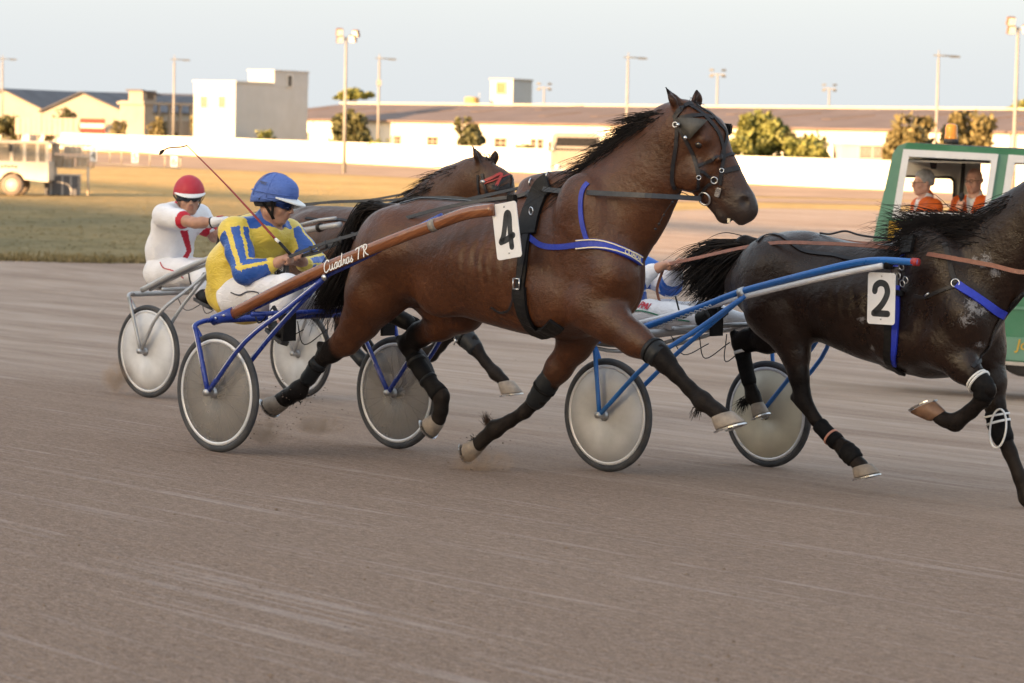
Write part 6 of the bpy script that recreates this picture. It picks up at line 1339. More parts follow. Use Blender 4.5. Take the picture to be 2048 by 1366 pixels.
def arm_pat(V, J, s):
    """Distance to the arm's axis, place along it and angle round it."""
    sh, el, wr = J['sh_'+s], J['el_'+s], J['wr_'+s]; res = []
    for a, b, t0 in ((sh, el, 0.), (el, wr, 1.)):
        d = b-a; L = d@d; t = np.clip((V-a)@d/L, 0, 1); q = V-a-t[:, None]*d; res.append((np.linalg.norm(q, axis=1), t0+t, q))
    m = res[0][0] < res[1][0]; dist = np.where(m, res[0][0], res[1][0]); tt = np.where(m, res[0][1], res[1][1]); q = np.where(m[:, None], res[0][2], res[1][2]); return dist, tt, q

YEL, BLU = (.68, .51, .075), (.028, .095, .37)
SILK = m_cloth('yellow_blue_silk', YEL, BLU, .36, .4, .55); WSILK = m_cloth('white_silk', (.72, .72, .76), (.45, .01, .03), .5, .3, .5); WPANT = m_cloth('white_trousers', (.70, .70, .74), None, .55, .3, .5); BWSILK = m_cloth('blue_white_silk', (.70, .70, .74), (.012, .10, .42), .4, .35, .55); ORANGE = m_cloth('orange_jacket', (.58, .105, .012), (.70, .70, .70), .6, .25, .5)
CAPB = m_cloth('blue_cap_cloth', (.085, .15, .43), None, .6, .25, .7); REDS = mat('red_helmet', (.40, .018, .035), .6, var=.08, vs=8); WHB = mat('white_brim', (.70, .71, .72), .45, var=.05); DARKL = mat('dark_liner', (.025, .026, .03), .7)
def pat_yb(V, J):
    p = np.zeros(len(V))
    for s in 'rl':
        d, t, q = arm_pat(V, J, s); sg = -1 if s == 'r' else 1; ang = np.arctan2(q[:, 2]+.25*q[:, 0], sg*q[:, 1]); far = (V-J['chest'])@(J['sh_'+s]-J['chest'])/np.linalg.norm(J['sh_'+s]-J['chest'])**2
        on = (d < .112) & ((far > 1.0) | (t > .5)) & (t < 1.84); blue = on & (t > .08)
        st = (np.abs(ang-.55) < .15) | (np.abs(ang-1.35) < .13) | ((np.abs(t-.98) < .045) & (ang > .3) & (ang < 1.5)); p[blue & ~st] = 1
        yk = np.linalg.norm((V-(J['sh_'+s]*.60+J['neck']*.40)-np.array((.035, 0, .045)))*np.array((.8, .75, 1.1)), axis=1) < .056; p[yk & (far < .98)] = 1
    p[(np.linalg.norm((V-J['neck'])*np.array((1, 1, .8)), axis=1) < .094) & (V[:, 2] > J['neck'][2]-.03)] = 1
    return p
# --- driver of number 4
q = F4.px
J = dict(pelvis=q(490, 590, 0), waist=q(478, 535, 0), chest=q(512, 482, 0), neck=q(536, 447, 0), lat=np.array((0, 1., 0)),
    sh_r=q(470, 466, -.19), el_r=q(490, 545, -.27), wr_r=q(549, 528, -.17), hd_r=q(574, 516, -.15), sh_l=q(575, 468, .19), el_l=q(632, 530, .27), wr_l=q(606, 528, .06), hd_l=q(596, 514, .0), dn_r=np.array((.2, .4, -.9)), dn_l=np.array((.2, -.4, -.9)),
    hp_r=q(478, 592, -.09), kn_r=q(576, 577, -.22), an_r=q(556, 642, -.27), to_r=q(578, 662, -.33), hp_l=q(530, 590, .09), kn_l=q(705, 590, .22), an_l=q(782, 628, .33), to_l=q(806, 640, .36))
hc = q(549, 405, 0.0)
cl4 = dict(jm=SILK, tm=WPANT, pat=pat_yb, hem=q(462, 584, 0), bulk=1.02, amp=.0022)
d4, Hd4, _b = seated(F4, 'driver in yellow and blue silks with a blue cap, holding reins and a red whip', J, (hc, np.array((math.cos(.42), math.sin(.42), -.20))), cl4, seed=3, group='sulky drivers'); J4 = J
hs = helmet(d4, Hd4, CAPB, WHB, DARKL, 1.0, brimlen=.062, brimdrop=.01, zlow=-.24, lift=.036); goggles(d4, Hd4, m_lens('blue_mirror_lens', (.012, .014, .03), (.03, .10, .45)), DARKL, .030)
c, f, l, u = Hd4; mb = MB(); ce = c+u*.038-f*.008                                           # stitched seams and pleats of the cap
for a in np.linspace(0, 2*math.pi, 9)[:-1]:
    P = [ce+(f*.1425*math.sin(t)*math.cos(a)+l*.1205*math.sin(t)*math.sin(a)+u*(.1385*math.cos(t)+.01*math.cos(a)*math.sin(t)**3)) for t in np.linspace(.1, 1.62, 12)]; mb.tube(P, .0022, 5)
mb.tube([ce+f*.144*math.cos(a)+l*.122*math.sin(a)+u*(.020+.010*math.cos(a)) for a in np.linspace(0, 2*math.pi, 33)[:-1]], .003, 5, closed=True); mb.build('cap_seams', CAPB, hs)
t = 1.05; a = -1.9; pp = ce+(f*.1435*math.sin(t)*math.cos(a)+l*.1215*math.sin(t)*math.sin(a)+u*(.1395*math.cos(t))); nn = unit(pp-ce); X = unit(np.cross(u, nn)); Y = np.cross(nn, X); mb = MB()
strokes(mb, [[(-.03, -.008), (-.03, .008), (-.024, 0), (-.018, .008), (-.018, -.008)], [(-.013, -.008), (-.008, .008), (-.003, -.008)], [(.002, -.008), (.002, .008), (.009, .004), (.002, 0), (.01, -.008)], [(.026, .006), (.018, .008), (.015, 0), (.018, -.008), (.026, -.006)]], pp+nn*.003, X, Y, nn, .0028, .001, 3); mb.build('cap_embroidery', mat('dark_thread', (.06, .06, .07), .7), hs)
TK = Skin(F4, cl4['tro'][1], cl4['tro'][2]); PIPE = mat('dark_piping', (.02, .022, .04), .6)
stripe_on(cl4['tro'][0], 'piping', TK, [(463, 585), (480, 590), (500, 583), (518, 586), (532, 600)], .007, PIPE); stripe_on(cl4['tro'][0], 'piping', TK, [(484, 560), (490, 572)], .006, PIPE)
# --- whip and reins of number 4
wh = thing('whip', 'long thin red driving whip held up by the yellow and blue driver', 'whip', F4); a0, a1, a2 = q(592, 520, -.14), q(559, 485, -.14), q(551, 478, -.14); tp = q(374, 291, -.14)
mb = MB(); mb.tube([q(584, 513, -.14), a1], [.010, .009], 8); mb.build('grip', LEATHER, wh); mb = MB(); mb.tube([a1, a2], .0095, 8); mb.build('collar', WHITEB, wh)
mb = MB(); mb.tube(spline([a2, a2*.5+tp*.5+np.array((0, 0, .012)), tp], 8), np.linspace(.0078, .0032, 17), 8); mb.build('shaft', mat('red_whip', (.22, .014, .014), .4), wh)
mb = MB(); mb.tube(spline([tp, q(362, 294, -.14), q(345, 295, -.14), q(334, 297, -.14), q(325, 303, -.14)], 5), .0045, 6); mb.build('lash', BRIDLE, wh)
mb = MB(); mb.tube([q(328, 300, -.14), q(323, 304, -.14), q(319, 309, -.14)], [.006, .013, .004], 6); mb.build('popper', BRIDLE, wh)
rn = thing('reins', 'dark reins running from the yellow and blue driver over the bay horse\'s back', 'reins', F4)
def rein(parent, P, w, m, n=8, th=.005, nrm=(0, -1., .25)):
    C = spline(P, n); mb = MB(); ribbon(mb, C, np.tile(unit(nrm), (len(C), 1)), w, th); return mb.build('rein', m, parent)
tq = lambda p: F4.loc(H4.wor(p))
rein(rn, [J['hd_r'], q(640, 490, -.16), q(720, 466, -.17), q(800, 440, -.20), q(880, 418, -.20), q(960, 402, -.16), q(1045, 390, -.10), q(1062, 372, -.05)], .020, REINM)
rein(rn, [q(1062, 374, -.05), q(1110, 381, -.14), q(1190, 386, -.22), q(1290, 391, -.20), tq(bitp)+np.array((-.02, 0, 0))], .026, REINM)
rein(rn, [J['hd_l'], q(650, 500, .0), q(740, 452, .06), q(840, 422, .10), q(940, 398, .10), q(1040, 376, .06), q(1085, 362, .03)], .018, REINM)
rein(rn, [q(1085, 362, .05), q(1200, 340, .22), q(1340, 372, .26), tq(hp4(1428, 392, .08))], .020, REINM)
rein(rn, [J['hd_r'], q(568, 545, -.13), q(560, 575, -.13), q(566, 590, -.12), q(574, 560, -.13), J['hd_r']+np.array((.01, 0, 0))], .016, REINM, nrm=(.5, -1, 0))
rein(rn, [q(596, 514, 0), q(680, 482, -.02), q(770, 452, .0), q(860, 425, .02), q(960, 396, .0), q(1050, 374, -.03)], .012, REINM)
mb = MB()
for x, y in ((620, 500), (650, 489), (680, 480), (705, 472)): mb.tube([q(x, y-7, -.16), q(x+3, y+6, -.165)], .009, 7)
mb.build('rein_loops', REINM, rn)

# --- driver in white behind
q = FR.px
def pat_wr(V, J):
    p = np.zeros(len(V)); p[np.linalg.norm((V-J['neck'])*np.array((1, 1, .9)), axis=1) < .088] = 1
    e = V-q(410, 486, -.02); y = V[:, 1]; z = V[:, 2]; z0 = J['waist'][2]; fr_ = V[:, 0]-J['waist'][0] > .04
    zz = (z-z0); band = np.abs(y+.045-.11*np.abs(((zz*6.5) % 2)-1)) < .034; p[fr_ & band & (zz < .16) & (zz > -.2)] = 1
    for s in 'rl': d, t, qq = arm_pat(V, J, s); p[(d < .11) & (t > .605) & (t < .9) & (np.linalg.norm(V-J['chest'], axis=1) > .2)] = 1
    return p
J = dict(pelvis=q(338, 542, 0), waist=q(338, 500, 0), chest=q(352, 446, 0), neck=q(370, 415, 0), lat=np.array((.0, 1., 0)),
    sh_r=q(330, 432, -.19), el_r=q(390, 446, -.24), wr_r=q(430, 444, -.16), hd_r=q(452, 440, -.13), sh_l=q(398, 432, .19), el_l=q(428, 474, .25), wr_l=q(456, 462, .10), hd_l=q(470, 452, .06), dn_r=np.array((.1, .2, -.95)), dn_l=np.array((.1, -.2, -.95)),
    hp_r=q(322, 545, -.09), kn_r=q(405, 545, -.20), an_r=q(405, 585, -.27), to_r=q(424, 596, -.31), hp_l=q(368, 545, .09), kn_l=q(490, 545, .2), an_l=q(540, 575, .28), to_l=q(556, 590, .3))
clR = dict(jm=WSILK, tm=WPANT, pat=pat_wr, bulk=1.0, amp=.002)
dR, HdR, _b = seated(FR, 'driver in white silks with a red helmet, bare arms stretched to the reins', J, (q(378, 396, 0), np.array((math.cos(-.58), math.sin(-.58), -.08))), clR, seed=8, sleeves='short', group='sulky drivers'); JR = J
helmet(dR, HdR, REDS, WHB, DARKL, 1.0, brimlen=.020, brimdrop=.012); goggles(dR, HdR, m_lens('dark_lens', (.012, .016, .02), (.05, .07, .085)), DARKL, .026)
GLOVE = m_cloth('white_glove', (.66, .66, .68), None, .6, .2, .5)
for s in 'rl':                                                                     # gloves over the hands
    g = SDF(*bounds([JR['wr_'+s], JR['hd_'+s]+.0], .14), .007, 1); w = JR['wr_'+s]; d = unit(JR['hd_'+s]-w); g.seg(w-d*.05, w+d*.0, .036, .036, .01); hand_sdf(g, w, d, JR['dn_'+s], 1 if s == 'r' else -1); g.f -= .003
    V, Q, T = g.mesh(1); gv = mesh_np('glove', V, Q, GLOVE, dR, attrs={'pat': np.zeros(len(V))}); mb = MB(); mb.tube([w-d*.03, w-d*.018], [.043, .043], 14); mb.build('glove_cuff', LEATHER, gv)
    mb = MB(); sd = np.cross(d, unit(JR['dn_'+s])); mb.box(w+d*.05-unit(JR['dn_'+s])*.036, (.05, .02, .006), np.stack([d, sd, np.cross(d, sd)], 1)); mb.build('glove_patch', REDS, gv)
TK = Skin(FR, clR['tro'][1], clR['tro'][2]); REDP = mat('red_piping', (.40, .02, .04), .6)
stripe_on(clR['tro'][0], 'piping', TK, [(321, 525), (328, 536), (342, 540), (356, 546), (368, 556)], .009, REDP)
rr = thing('reins', 'dark reins held by the white driver with the red helmet', 'reins', FR)
rein(rr, [JR['hd_r'], q(520, 425, -.15), q(600, 410, -.12), q(680, 404, -.1), q(760, 402, -.1), q(850, 395, -.14), q(940, 400, -.14), q(1020, 440, -.1)], .018, REINM)
rein(rr, [JR['hd_l'], q(560, 424, .02), q(650, 405, .05), q(740, 400, .06), q(840, 385, .12), q(960, 390, .14)], .016, REINM)
rein(rr, [JR['hd_r'], q(440, 462, -.13), q(434, 490, -.13), q(430, 505, -.12), q(438, 480, -.12), JR['hd_r']+np.array((.01, 0, -.01))], .014, REINM, nrm=(.5, -1, 0))

# --- driver of number 2, lying back behind the leading horse
q = F2.px
def pat_bw(V, J):
    p = np.zeros(len(V))
    for s in 'rl': d, t, qq = arm_pat(V, J, s); p[(d < .11) & (t > 1.05) & (t < 1.5)] = 1; p[(d < .11) & (t > .3) & (t < .7)] = 1
    z = V[:, 2]-J['waist'][2]; p[(np.abs(z+.03) < .055) & (np.linalg.norm((V-J['waist'])[:, :2], axis=1) < .3)] = 1
    return p
J = dict(pelvis=q(1240, 640, 0), waist=q(1232, 590, 0), chest=q(1215, 540, 0), neck=q(1212, 500, 0), lat=np.array((0, 1., 0)),
    sh_r=q(1165, 535, -.19), el_r=q(1255, 575, -.24), wr_r=q(1308, 540, -.12), hd_r=q(1330, 530, -.09), sh_l=q(1262, 525, .19), el_l=q(1340, 570, .25), wr_l=q(1352, 535, .06), hd_l=q(1366, 525, .04), dn_r=np.array((.1, .3, -.95)), dn_l=np.array((.1, -.3, -.95)),
    hp_r=q(1205, 640, -.09), kn_r=q(1300, 628, -.20), an_r=q(1405, 636, -.30), to_r=q(1426, 618, -.33), hp_l=q(1265, 640, .09), kn_l=q(1400, 630, .2), an_l=q(1500, 650, .3), to_l=q(1524, 640, .33))
cl2 = dict(jm=BWSILK, tm=WPANT, pat=pat_bw, bulk=1.05, amp=.0025)
d2, Hd2, _b = seated(F2, 'driver in blue and white lying back, hidden to the waist by the leading horse', J, (q(1222, 462, 0), np.array((1., 0, -.05))), cl2, seed=13, group='sulky drivers'); J2 = J
helmet(d2, Hd2, mat('blue_helmet', (.02, .07, .35), .5), WHB, DARKL); goggles(d2, Hd2, m_lens('dark_lens', (.012, .016, .02), (.05, .07, .085)), DARKL)
TK = Skin(F2, cl2['tro'][1], cl2['tro'][2]); stripe_on(cl2['tro'][0], 'piping', TK, [(1258, 628), (1270, 622), (1290, 623), (1316, 630), (1345, 638), (1380, 642)], .008, mat('green_piping', (.01, .14, .08), .6))
P, nn = TK.at(1290, 612); X = unit(np.array((1., 0, -.1))-nn*nn[0]); Y = np.cross(nn, X); mb = MB()
strokes(mb, [[(-.035, -.02), (-.028, .02), (-.01, .012), (-.026, 0)], [(-.012, -.02), (-.006, .018), (.004, -.006), (.014, .018), (.014, -.018)], [(.020, .016), (.024, -.016), (.034, -.016), (.04, .018)]], P+nn*.006, X, Y, nn, .009, .001, 3); mb.build('trouser_badge', REDP, cl2['tro'][0])
r2 = thing('reins', 'brown leather reins of the number 2 horse running over its back', 'reins', F2); t2 = lambda x, y, l: F2.loc(H2.wor(H2.px(x, y, l)))
rein(r2, [J2['hd_r'], t2(1400, 515, -.14), t2(1480, 497, -.2), t2(1555, 486, -.24), t2(1640, 487, -.26), t2(1720, 491, -.20), t2(1790, 497, -.12)], .022, TANR, nrm=(0, -1, .5))
rein(r2, [t2(1790, 497, -.12), t2(1880, 512, -.26), t2(1980, 530, -.26), t2(2060, 545, -.24), F2.loc(H2.wor(bit2))], .024, TANR)
rein(r2, [J2['hd_l'], t2(1420, 504, -.06), t2(1500, 489, .02), t2(1600, 470, .1), t2(1720, 486, .1), t2(1800, 484, .04)], .018, TANR, nrm=(0, -1, .5))
rein(r2, [J2['hd_r'], q(1316, 570, -.1), q(1316, 590, -.1), q(1326, 612, -.1), q(1352, 618, -.1)], .016, TANR, nrm=(.3, -1, 0))

# ================================================================== VEHICLES
GREEN = mat('green_van_paint', (.030, .150, .075), .4, var=.16, vs=1.6, dirt=(.16, .24, .18), da=.45); GREENL = mat('faded_green_paint', (.095, .22, .155), .5, var=.12, vs=2., dirt=(.2, .28, .22), da=.4); YELP = mat('yellow_van_paint', (.55, .33, .02), .45, var=.1, vs=2.)
WFR = mat('white_window_frame', (.66, .66, .67), .5, var=.05, vs=4, dirt=(.4, .38, .36), da=.3); GREYI = mat('grey_headliner', (.48, .45, .41), .8, var=.1)
fv = Frame(B(1745, 735, 29.), -.17)
van = thing('van', 'green and yellow race van with white framed windows at the right edge', 'van', fv); VD = 1.85
def vp(x, y, l=0.): p = fv.px(x, y, l); return (p[0], p[2])
def panel(name, pts, l, th, m, parent=None, bev=.0):
    mb = MB(); mb.plate([vp(x, y, l) for x, y in pts], (0, l, 0), (1, 0, 0), (0, 0, 1), th); return mb.build(name, m, parent or van, bev)
body = panel('body', [(1745, 500), (2320, 520), (2320, 745), (2010, 722), (1752, 705)], .03, .06, GREEN, None)
panel('front_pillar', [(1745, 500), (1747, 476), (1786, 306), (1797, 291), (1815, 285), (1808, 299), (1785, 437), (1779, 441), (1773, 500)], .02, .07, GREENL, body)
panel('roof_rail', [(1815, 285), (2320, 316), (2320, 340), (2230, 325), (2017, 310), (1997, 308), (1808, 299)], .02, .07, GREEN, body)
panel('door_pillar', [(1997, 308), (2017, 310), (1997, 447), (1976, 441)], .02, .07, GREENL, body)
panel('rear_pillar', [(2230, 325), (2320, 340), (2320, 470), (2210, 458)], .02, .07, GREEN, body)
panel('yellow_panel', [(1779, 441), (1976, 441), (1997, 447), (2320, 466), (2320, 530), (1772, 506)], .012, .07, YELP, body)
panel('belt_strip', [(1775, 437), (1990, 444), (1990, 448), (1775, 441)], -.03, .03, GREEN, body)
panel('pale_band', [(1748, 600), (2320, 626), (2320, 632), (1748, 606)], -.005, .02, GREENL, body); panel('lower_band', [(1752, 660), (2320, 690), (2320, 742), (2010, 719), (1752, 702)], -.006, .02, GREENL, body)
panel('sill', [(1752, 706), (2010, 722), (2320, 745), (2320, 752), (2010, 729), (1752, 713)], .0, .05, mat('dusty_sill', (.38, .34, .30), .8), body)
def wframe(outer, inner):
    o = None
    for i in range(4):
        j = (i+1) % 4; x = panel('window', [outer[i], outer[j], inner[j], inner[i]], -.02, .06, WFR, van if o is None else o) if o is None else panel('frame', [outer[i], outer[j], inner[j], inner[i]], -.02-.0006*i, .06, WFR, o)
        o = o or x
    return o
wframe([(1807, 298), (1997, 308), (1976, 441), (1784, 436)], [(1818, 313), (1982, 321), (1967, 427), (1800, 423)])
wframe([(2017, 309), (2230, 324), (2212, 458), (1996, 446)], [(2030, 325), (2216, 338), (2200, 443), (2012, 433)])
x0, z0 = vp(1795, 292); x1, z1 = vp(2320, 318)                                     # roof, floor, far side
mb = MB(); mb.hexa([(x0-.02, 0, z0-.07), (x1, 0, z1-.07), (x1, VD, z1-.07), (x0-.02, VD, z0-.07), (x0+.06, .02, z0+.015), (x1, .02, z1+.015), (x1, VD-.02, z1+.015), (x0+.06, VD-.02, z0+.015)]); rf = mb.build('roof', GREENL, van)
mb = MB(); mb.hexa([(x0+.08, .05, z0+.02), (x1, .05, z1+.02), (x1, VD-.05, z1+.02), (x0+.08, VD-.05, z0+.02), (x0+.12, .1, z0+.035), (x1, .1, z1+.035), (x1, VD-.1, z1+.035), (x0+.12, VD-.1, z0+.035)]); mb.build('roof_mat', RUBBER, rf)
mb = MB(); mb.box(((x0+x1)/2, VD/2, vp(1900, 318)[1]-.03), (x1-x0-.1, VD-.14, .02)); mb.build('headliner', GREYI, van)
panel('far_wall', [(1752, 432), (2330, 446), (2330, 690), (1752, 660)], VD, .05, GREYI); panel('far_header', [(1788, 300), (2330, 330), (2330, 336), (1962, 325), (1962, 430), (1909, 432), (1909, 360), (1902, 353), (1780, 349)], VD, .05, GREYI)
panel('far_window_rubber', [(1778, 349), (1903, 353), (1910, 361), (1910, 431), (1905, 431), (1905, 363), (1900, 358), (1778, 354)], VD-.04, .03, RUB)
panel('inner_post', [(1924, 318), (1932, 318), (1924, 432), (1915, 432)], VD*.8, .05, RUB); panel('sun_visor', [(1858, 318), (1876, 318), (1872, 338), (1862, 338)], .9, .04, RUB)
mb = MB(); mb.hexa([(vp(1745, 500)[0], .02, .3), (vp(1745, 500)[0]+.06, .02, .3), (vp(1745, 500)[0]+.06, VD, .3), (vp(1745, 500)[0], VD, .3), (vp(1747, 478)[0], .02, vp(1747, 478)[1]), (vp(1747, 478)[0]+.06, .02, vp(1747, 478)[1]), (vp(1747, 478)[0]+.06, VD, vp(1747, 478)[1]), (vp(1747, 478)[0], VD, vp(1747, 478)[1])]); mb.build('front_panel', GREEN, van)
mb = MB(); mb.box(((x0+x1)/2, VD/2, .28), (x1-x0, VD-.1, .08)); mb.build('floor', RUB, van)
mb = MB(); mb.hexa([(x1-.06, .06, .1), (x1, .06, .1), (x1, VD-.05, .1), (x1-.06, VD-.05, .1), (x1-.06, .06, z1-.08), (x1, .06, z1-.08), (x1, VD-.05, z1-.08), (x1-.06, VD-.05, z1-.08)]); mb.build('rear_door', GREEN, van)
bx_, bz = vp(1902, 284, .5); bb = Frame((fv.o[0]+bx_, fv.o[1]+.5, fv.o[2]+bz), 0)
mb = MB(); mb.lathe([(0, -.02), (.075, -.02), (.075, .02), (.068, .032), (0, .032)], (bx_, .5, bz), (0, 0, 1), 20); bc = mb.build('beacon', RUB, van)
t = NT('amber_lens'); t.set(Roughness=.15); t.p.inputs['Base Color'].default_value = (.85, .34, .02, 1); t.p.inputs['Transmission Weight'].default_value = .35; AMB = t.m
mb = MB(); mb.lathe([(.066, .032), (.066, .075), (.062, .08), (.062, .15), (.055, .175), (.03, .185), (0, .187)], (bx_, .5, bz), (0, 0, 1), 20); mb.build('beacon_lens', AMB, bc)
for xx, nm in ((2052, 'wheel'), (1800, 'wheel')):
    c = fv.px(xx, 735, .12); w = thing(nm, None, None, loc=(c[0], .12, .0)); w.parent = van; c = (0, 0, .28)
    mb = MB(); mb.lathe([(0, -.1), (.22, -.1), (.30, -.08), (.33, -.03), (.33, .06), (.30, .1), (0, .1)], c, (0, 1, 0), 28); mb.build('tyre', RUB, w)
    mb = MB(); mb.lathe([(0, -.108), (.05, -.12), (.14, -.105), (.19, -.112), (.2, -.102), (.2, -.09), (0, -.09)], c, (0, 1, 0), 24); mb.build('rim', GREYP, w)
text_obj('lettering', 'S', .22, YELP, van, np.array((*fv.px(2042, 556, -.03)[:1], -.012, fv.px(2042, 556)[2])), (1, 0, -.05), (0, 0, 1), th=.004)
text_obj('lettering', 'Jo', .15, YELP, van, np.array((fv.px(2044, 690)[0], -.024, fv.px(2044, 690)[2])), (1, 0, -.05), (0, 0, 1), shear=.15, th=.004)
for y_, w_ in ((1.0, .0),):
    for xx in (1870, 1985):
        sx_ = fv.px(xx, 440, .7)[0]; mb = MB(); mb.box((sx_+.1, .75, .95), (.12, .5, .62), np.array([[.98, 0, .17], [0, 1, 0], [-.17, 0, .98]])); mb.box((sx_-.14, .75, .66), (.5, .5, .12)); mb.build('seat', RUB, van, .03)
def pose(c, yaw, lift=None):
    f, l, u = hframe((math.cos(yaw), math.sin(yaw), 0)); p = lambda a, b, d: np.asarray(c)+f*a+l*b+u*d
    J = dict(neck=p(-.03, 0, -.155), chest=p(-.06, 0, -.33), waist=p(-.07, 0, -.55), pelvis=p(-.07, 0, -.75), lat=l)
    for s, k in (('r', -1), ('l', 1)):
        J['sh_'+s] = p(-.05, .185*k, -.245); J['el_'+s] = p(.02, .24*k, -.52); J['wr_'+s] = p(.20, .12*k, -.60); J['hd_'+s] = p(.27, .08*k, -.60); J['dn_'+s] = np.array((0, 0, -1.))
        J['hp_'+s] = p(-.05, .1*k, -.76); J['kn_'+s] = p(.30, .13*k, -.76); J['an_'+s] = p(.26, .13*k, -1.08); J['to_'+s] = p(.33, .13*k, -1.12)
    if lift: k = -1 if lift == 'r' else 1; J['el_'+lift] = p(.12, .24*k, -.50); J['wr_'+lift] = p(.19, .07*k, -.30); J['hd_'+lift] = p(.185, .035*k, -.215); J['dn_'+lift] = -f-l*k*.4
    return J
HGREY = m_hair('grey_hair', (.20, .20, .20), (.36, .36, .36))
def collar(V, J): p = np.zeros(len(V)); d = V-J['neck']; p[(np.linalg.norm(d, axis=1) < .085)] = 1; fw = np.cross(J['lat'], (0, 0, 1)); lt = np.abs((V-J['neck'])@J['lat']); fwd = (V-J['chest'])@fw; zz = V[:, 2]-J['neck'][2]; p[(fwd > .05) & (lt < .055+.22*zz) & (zz > -.22)] = 1; return p
def spectacles(o, H, m):
    c, f, l, u = H; mb = MB()
    for s in (-1, 1):
        cc = c+f*.120+l*.032*s+u*.004; mb.tube([cc+l*.024*math.cos(a)+u*.017*math.sin(a) for a in np.linspace(0, 6.283, 17)[:-1]], .0028, 5, closed=True); mb.tube([cc+l*.024*s+u*.006, c+f*.06+l*.079*s+u*.008, c-f*.02+l*.083*s+u*.004], .0026, 5)
    mb.tube([c+f*.122-l*.009+u*.006, c+f*.122+l*.009+u*.006], .0026, 5); mb.build('spectacles', m, o)
for lab, hc, yaw, lift, bald, sd in (('grey haired man in an orange jacket and glasses looking left inside the green van', (1846, 366), math.radians(205), None, False, 31), ('bald man in an orange jacket holding a dark microphone inside the green van', (1948, 362), math.radians(242), 'r', True, 37)):
    c = fv.px(*hc, .56); J = pose(c, yaw, lift); o, Hh, _b = seated(fv, lab, J, (c, np.array((math.cos(yaw), math.sin(yaw), -.03))), dict(jm=ORANGE, pat=collar, amp=.002, bulk=.88), skin=SKIN2, seed=sd, group='men in the race van', h=.0095)
    c, f, l, u = Hh; R = np.stack([f, l, u], 1); g = SDF(c-.2, c+.22, .008, 1)
    if not bald:
        g.ell(c-f*.018+u*.048, (.108, .088, .098), R, .01); g.ell(c-f*.05+u*.02, (.07, .086, .09), R, .02); g.ell(c+f*.10-u*.01, (.085, .10, .085), R, .02, op='sub'); g.ell(c+u*.0-u*.10, (.2, .2, .075), R, .02, op='sub')
    else:
        g.ell(c-f*.03+u*.005, (.085, .084, .050), R, .01); g.ell(c+f*.085+u*.0, (.10, .12, .1), R, .01, op='sub'); g.ell(c+u*.10, (.2, .2, .06), R, .01, op='sub')
    V, Q, T = g.mesh(1); V = fold(V, Q, .0016, sd); mesh_np('hair', V, Q, HGREY, o); spectacles(o, Hh, RUB)
    if bald:
        mc = thing('microphone', 'small dark microphone held in front of the bald man\'s chin', 'microphone', fv); h_ = J['hd_r']-J['dn_r']*.0; mb = MB(); mb.tube([h_-u*.10, h_+u*.03], [.016, .02], 12); mb.build('handle', RUB, mc); mb = MB(); mb.ell(h_+u*.06, (.032, .032, .038), 14); mb.build('foam_head', DARKL, mc)

# ---- white off-road vehicle and the folded starting gate at the left
g0 = G(30, 391); fl_ = Frame(g0, 0.); D0 = g0[1]
lr = thing('off_road_car', 'white dusty off road vehicle at the left edge of the infield', 'off-road car', fl_)
LRW = mat('dusty_white_paint', (.56, .50, .42), .5, var=.06, vs=1.5, dirt=(.36, .27, .18), da=.55)
lp = lambda x, y, l=0.: fl_.px(x, y, l)
xa, xb = lp(-140, 340)[0], lp(97, 340)[0]; zs, zb_, zr = lp(40, 366)[2], lp(40, 323)[2], lp(40, 283)[2]
mb = MB(); wx = [lp(25, 371)[0], lp(-105, 371)[0]]; R_ = .42
def arch(cx): return [(cx+.50*math.cos(a), R_+.50*math.sin(a)) for a in np.linspace(math.pi*.98, .02, 9)]
prof = [(xa, zs)]+[q for cx in sorted(wx) for q in arch(cx) if q[1] > zs-.02]+[(xb, zs+.05), (xb, zb_), (xa, zb_)]
mb.plate(prof, (0, 0, 0), (1, 0, 0), (0, 0, 1), .06); mb.plate(prof, (0, 1.6, 0), (1, 0, 0), (0, 0, 1), .06); mb.box(((xa+xb)/2, .8, zb_-.03), (xb-xa-.02, 1.55, .06)); mb.box((xb-.03, .8, (zs+zb_)/2+.05), (.06, 1.54, zb_-zs-.12)); mb.build('body', LRW, lr)
ca, cb = xa+1.25, xb-.02
mb = MB(); mb.box(((ca+cb)/2, .8, zr-.03), (cb-ca+.1, 1.66, .1)); mb.build('roof', LRW, lr, .03)
for x in (ca+.05, lp(23, 300)[0], lp(49, 300)[0], lp(75, 300)[0], cb-.05):
    for y in (.05, 1.55): mb = MB(); mb.box((x, y, (zb_+zr)/2-.02), (.13, .08, zr-zb_-.05)); mb.build('window_post', LRW, lr)
for a, b in zip((ca+.05, lp(23, 300)[0], lp(49, 300)[0], lp(75, 300)[0]), (lp(23, 300)[0], lp(49, 300)[0], lp(75, 300)[0], cb-.05)):
    mb = MB(); mb.box(((a+b)/2, .06, (zb_+zr)/2-.02), (b-a-.14, .02, zr-zb_-.1)); mb.build('window', m_disc('dusty_glass', (.30, .27, .22), .72, .25), lr)
for cx in wx:
    for y in (.06, 1.5):
        w = thing('wheel', None, None, loc=(cx, y, R_-.02)); w.parent = lr; mb = MB(); mb.lathe([(0, -.12), (.25, -.12), (.36, -.11), (.42, -.06), (.42, .06), (.36, .11), (0, .11)], (0, 0, 0), (0, 1, 0), 28); mb.build('tyre', mat('dusty_tyre', (.17, .14, .115), .9), w)
        mb = MB(); mb.lathe([(0, -.135), (.08, -.135), (.1, -.125), (.18, -.118), (.235, -.132), (.235, -.115), (0, -.115)], (0, 0, 0), (0, 1, 0), 22); mb.build('rim', LRW, w)
mb = MB(); mb.box((xa-.08, .8, zs+.02), (.14, 1.6, .16)); mb.build('bumper', GREYW, lr)
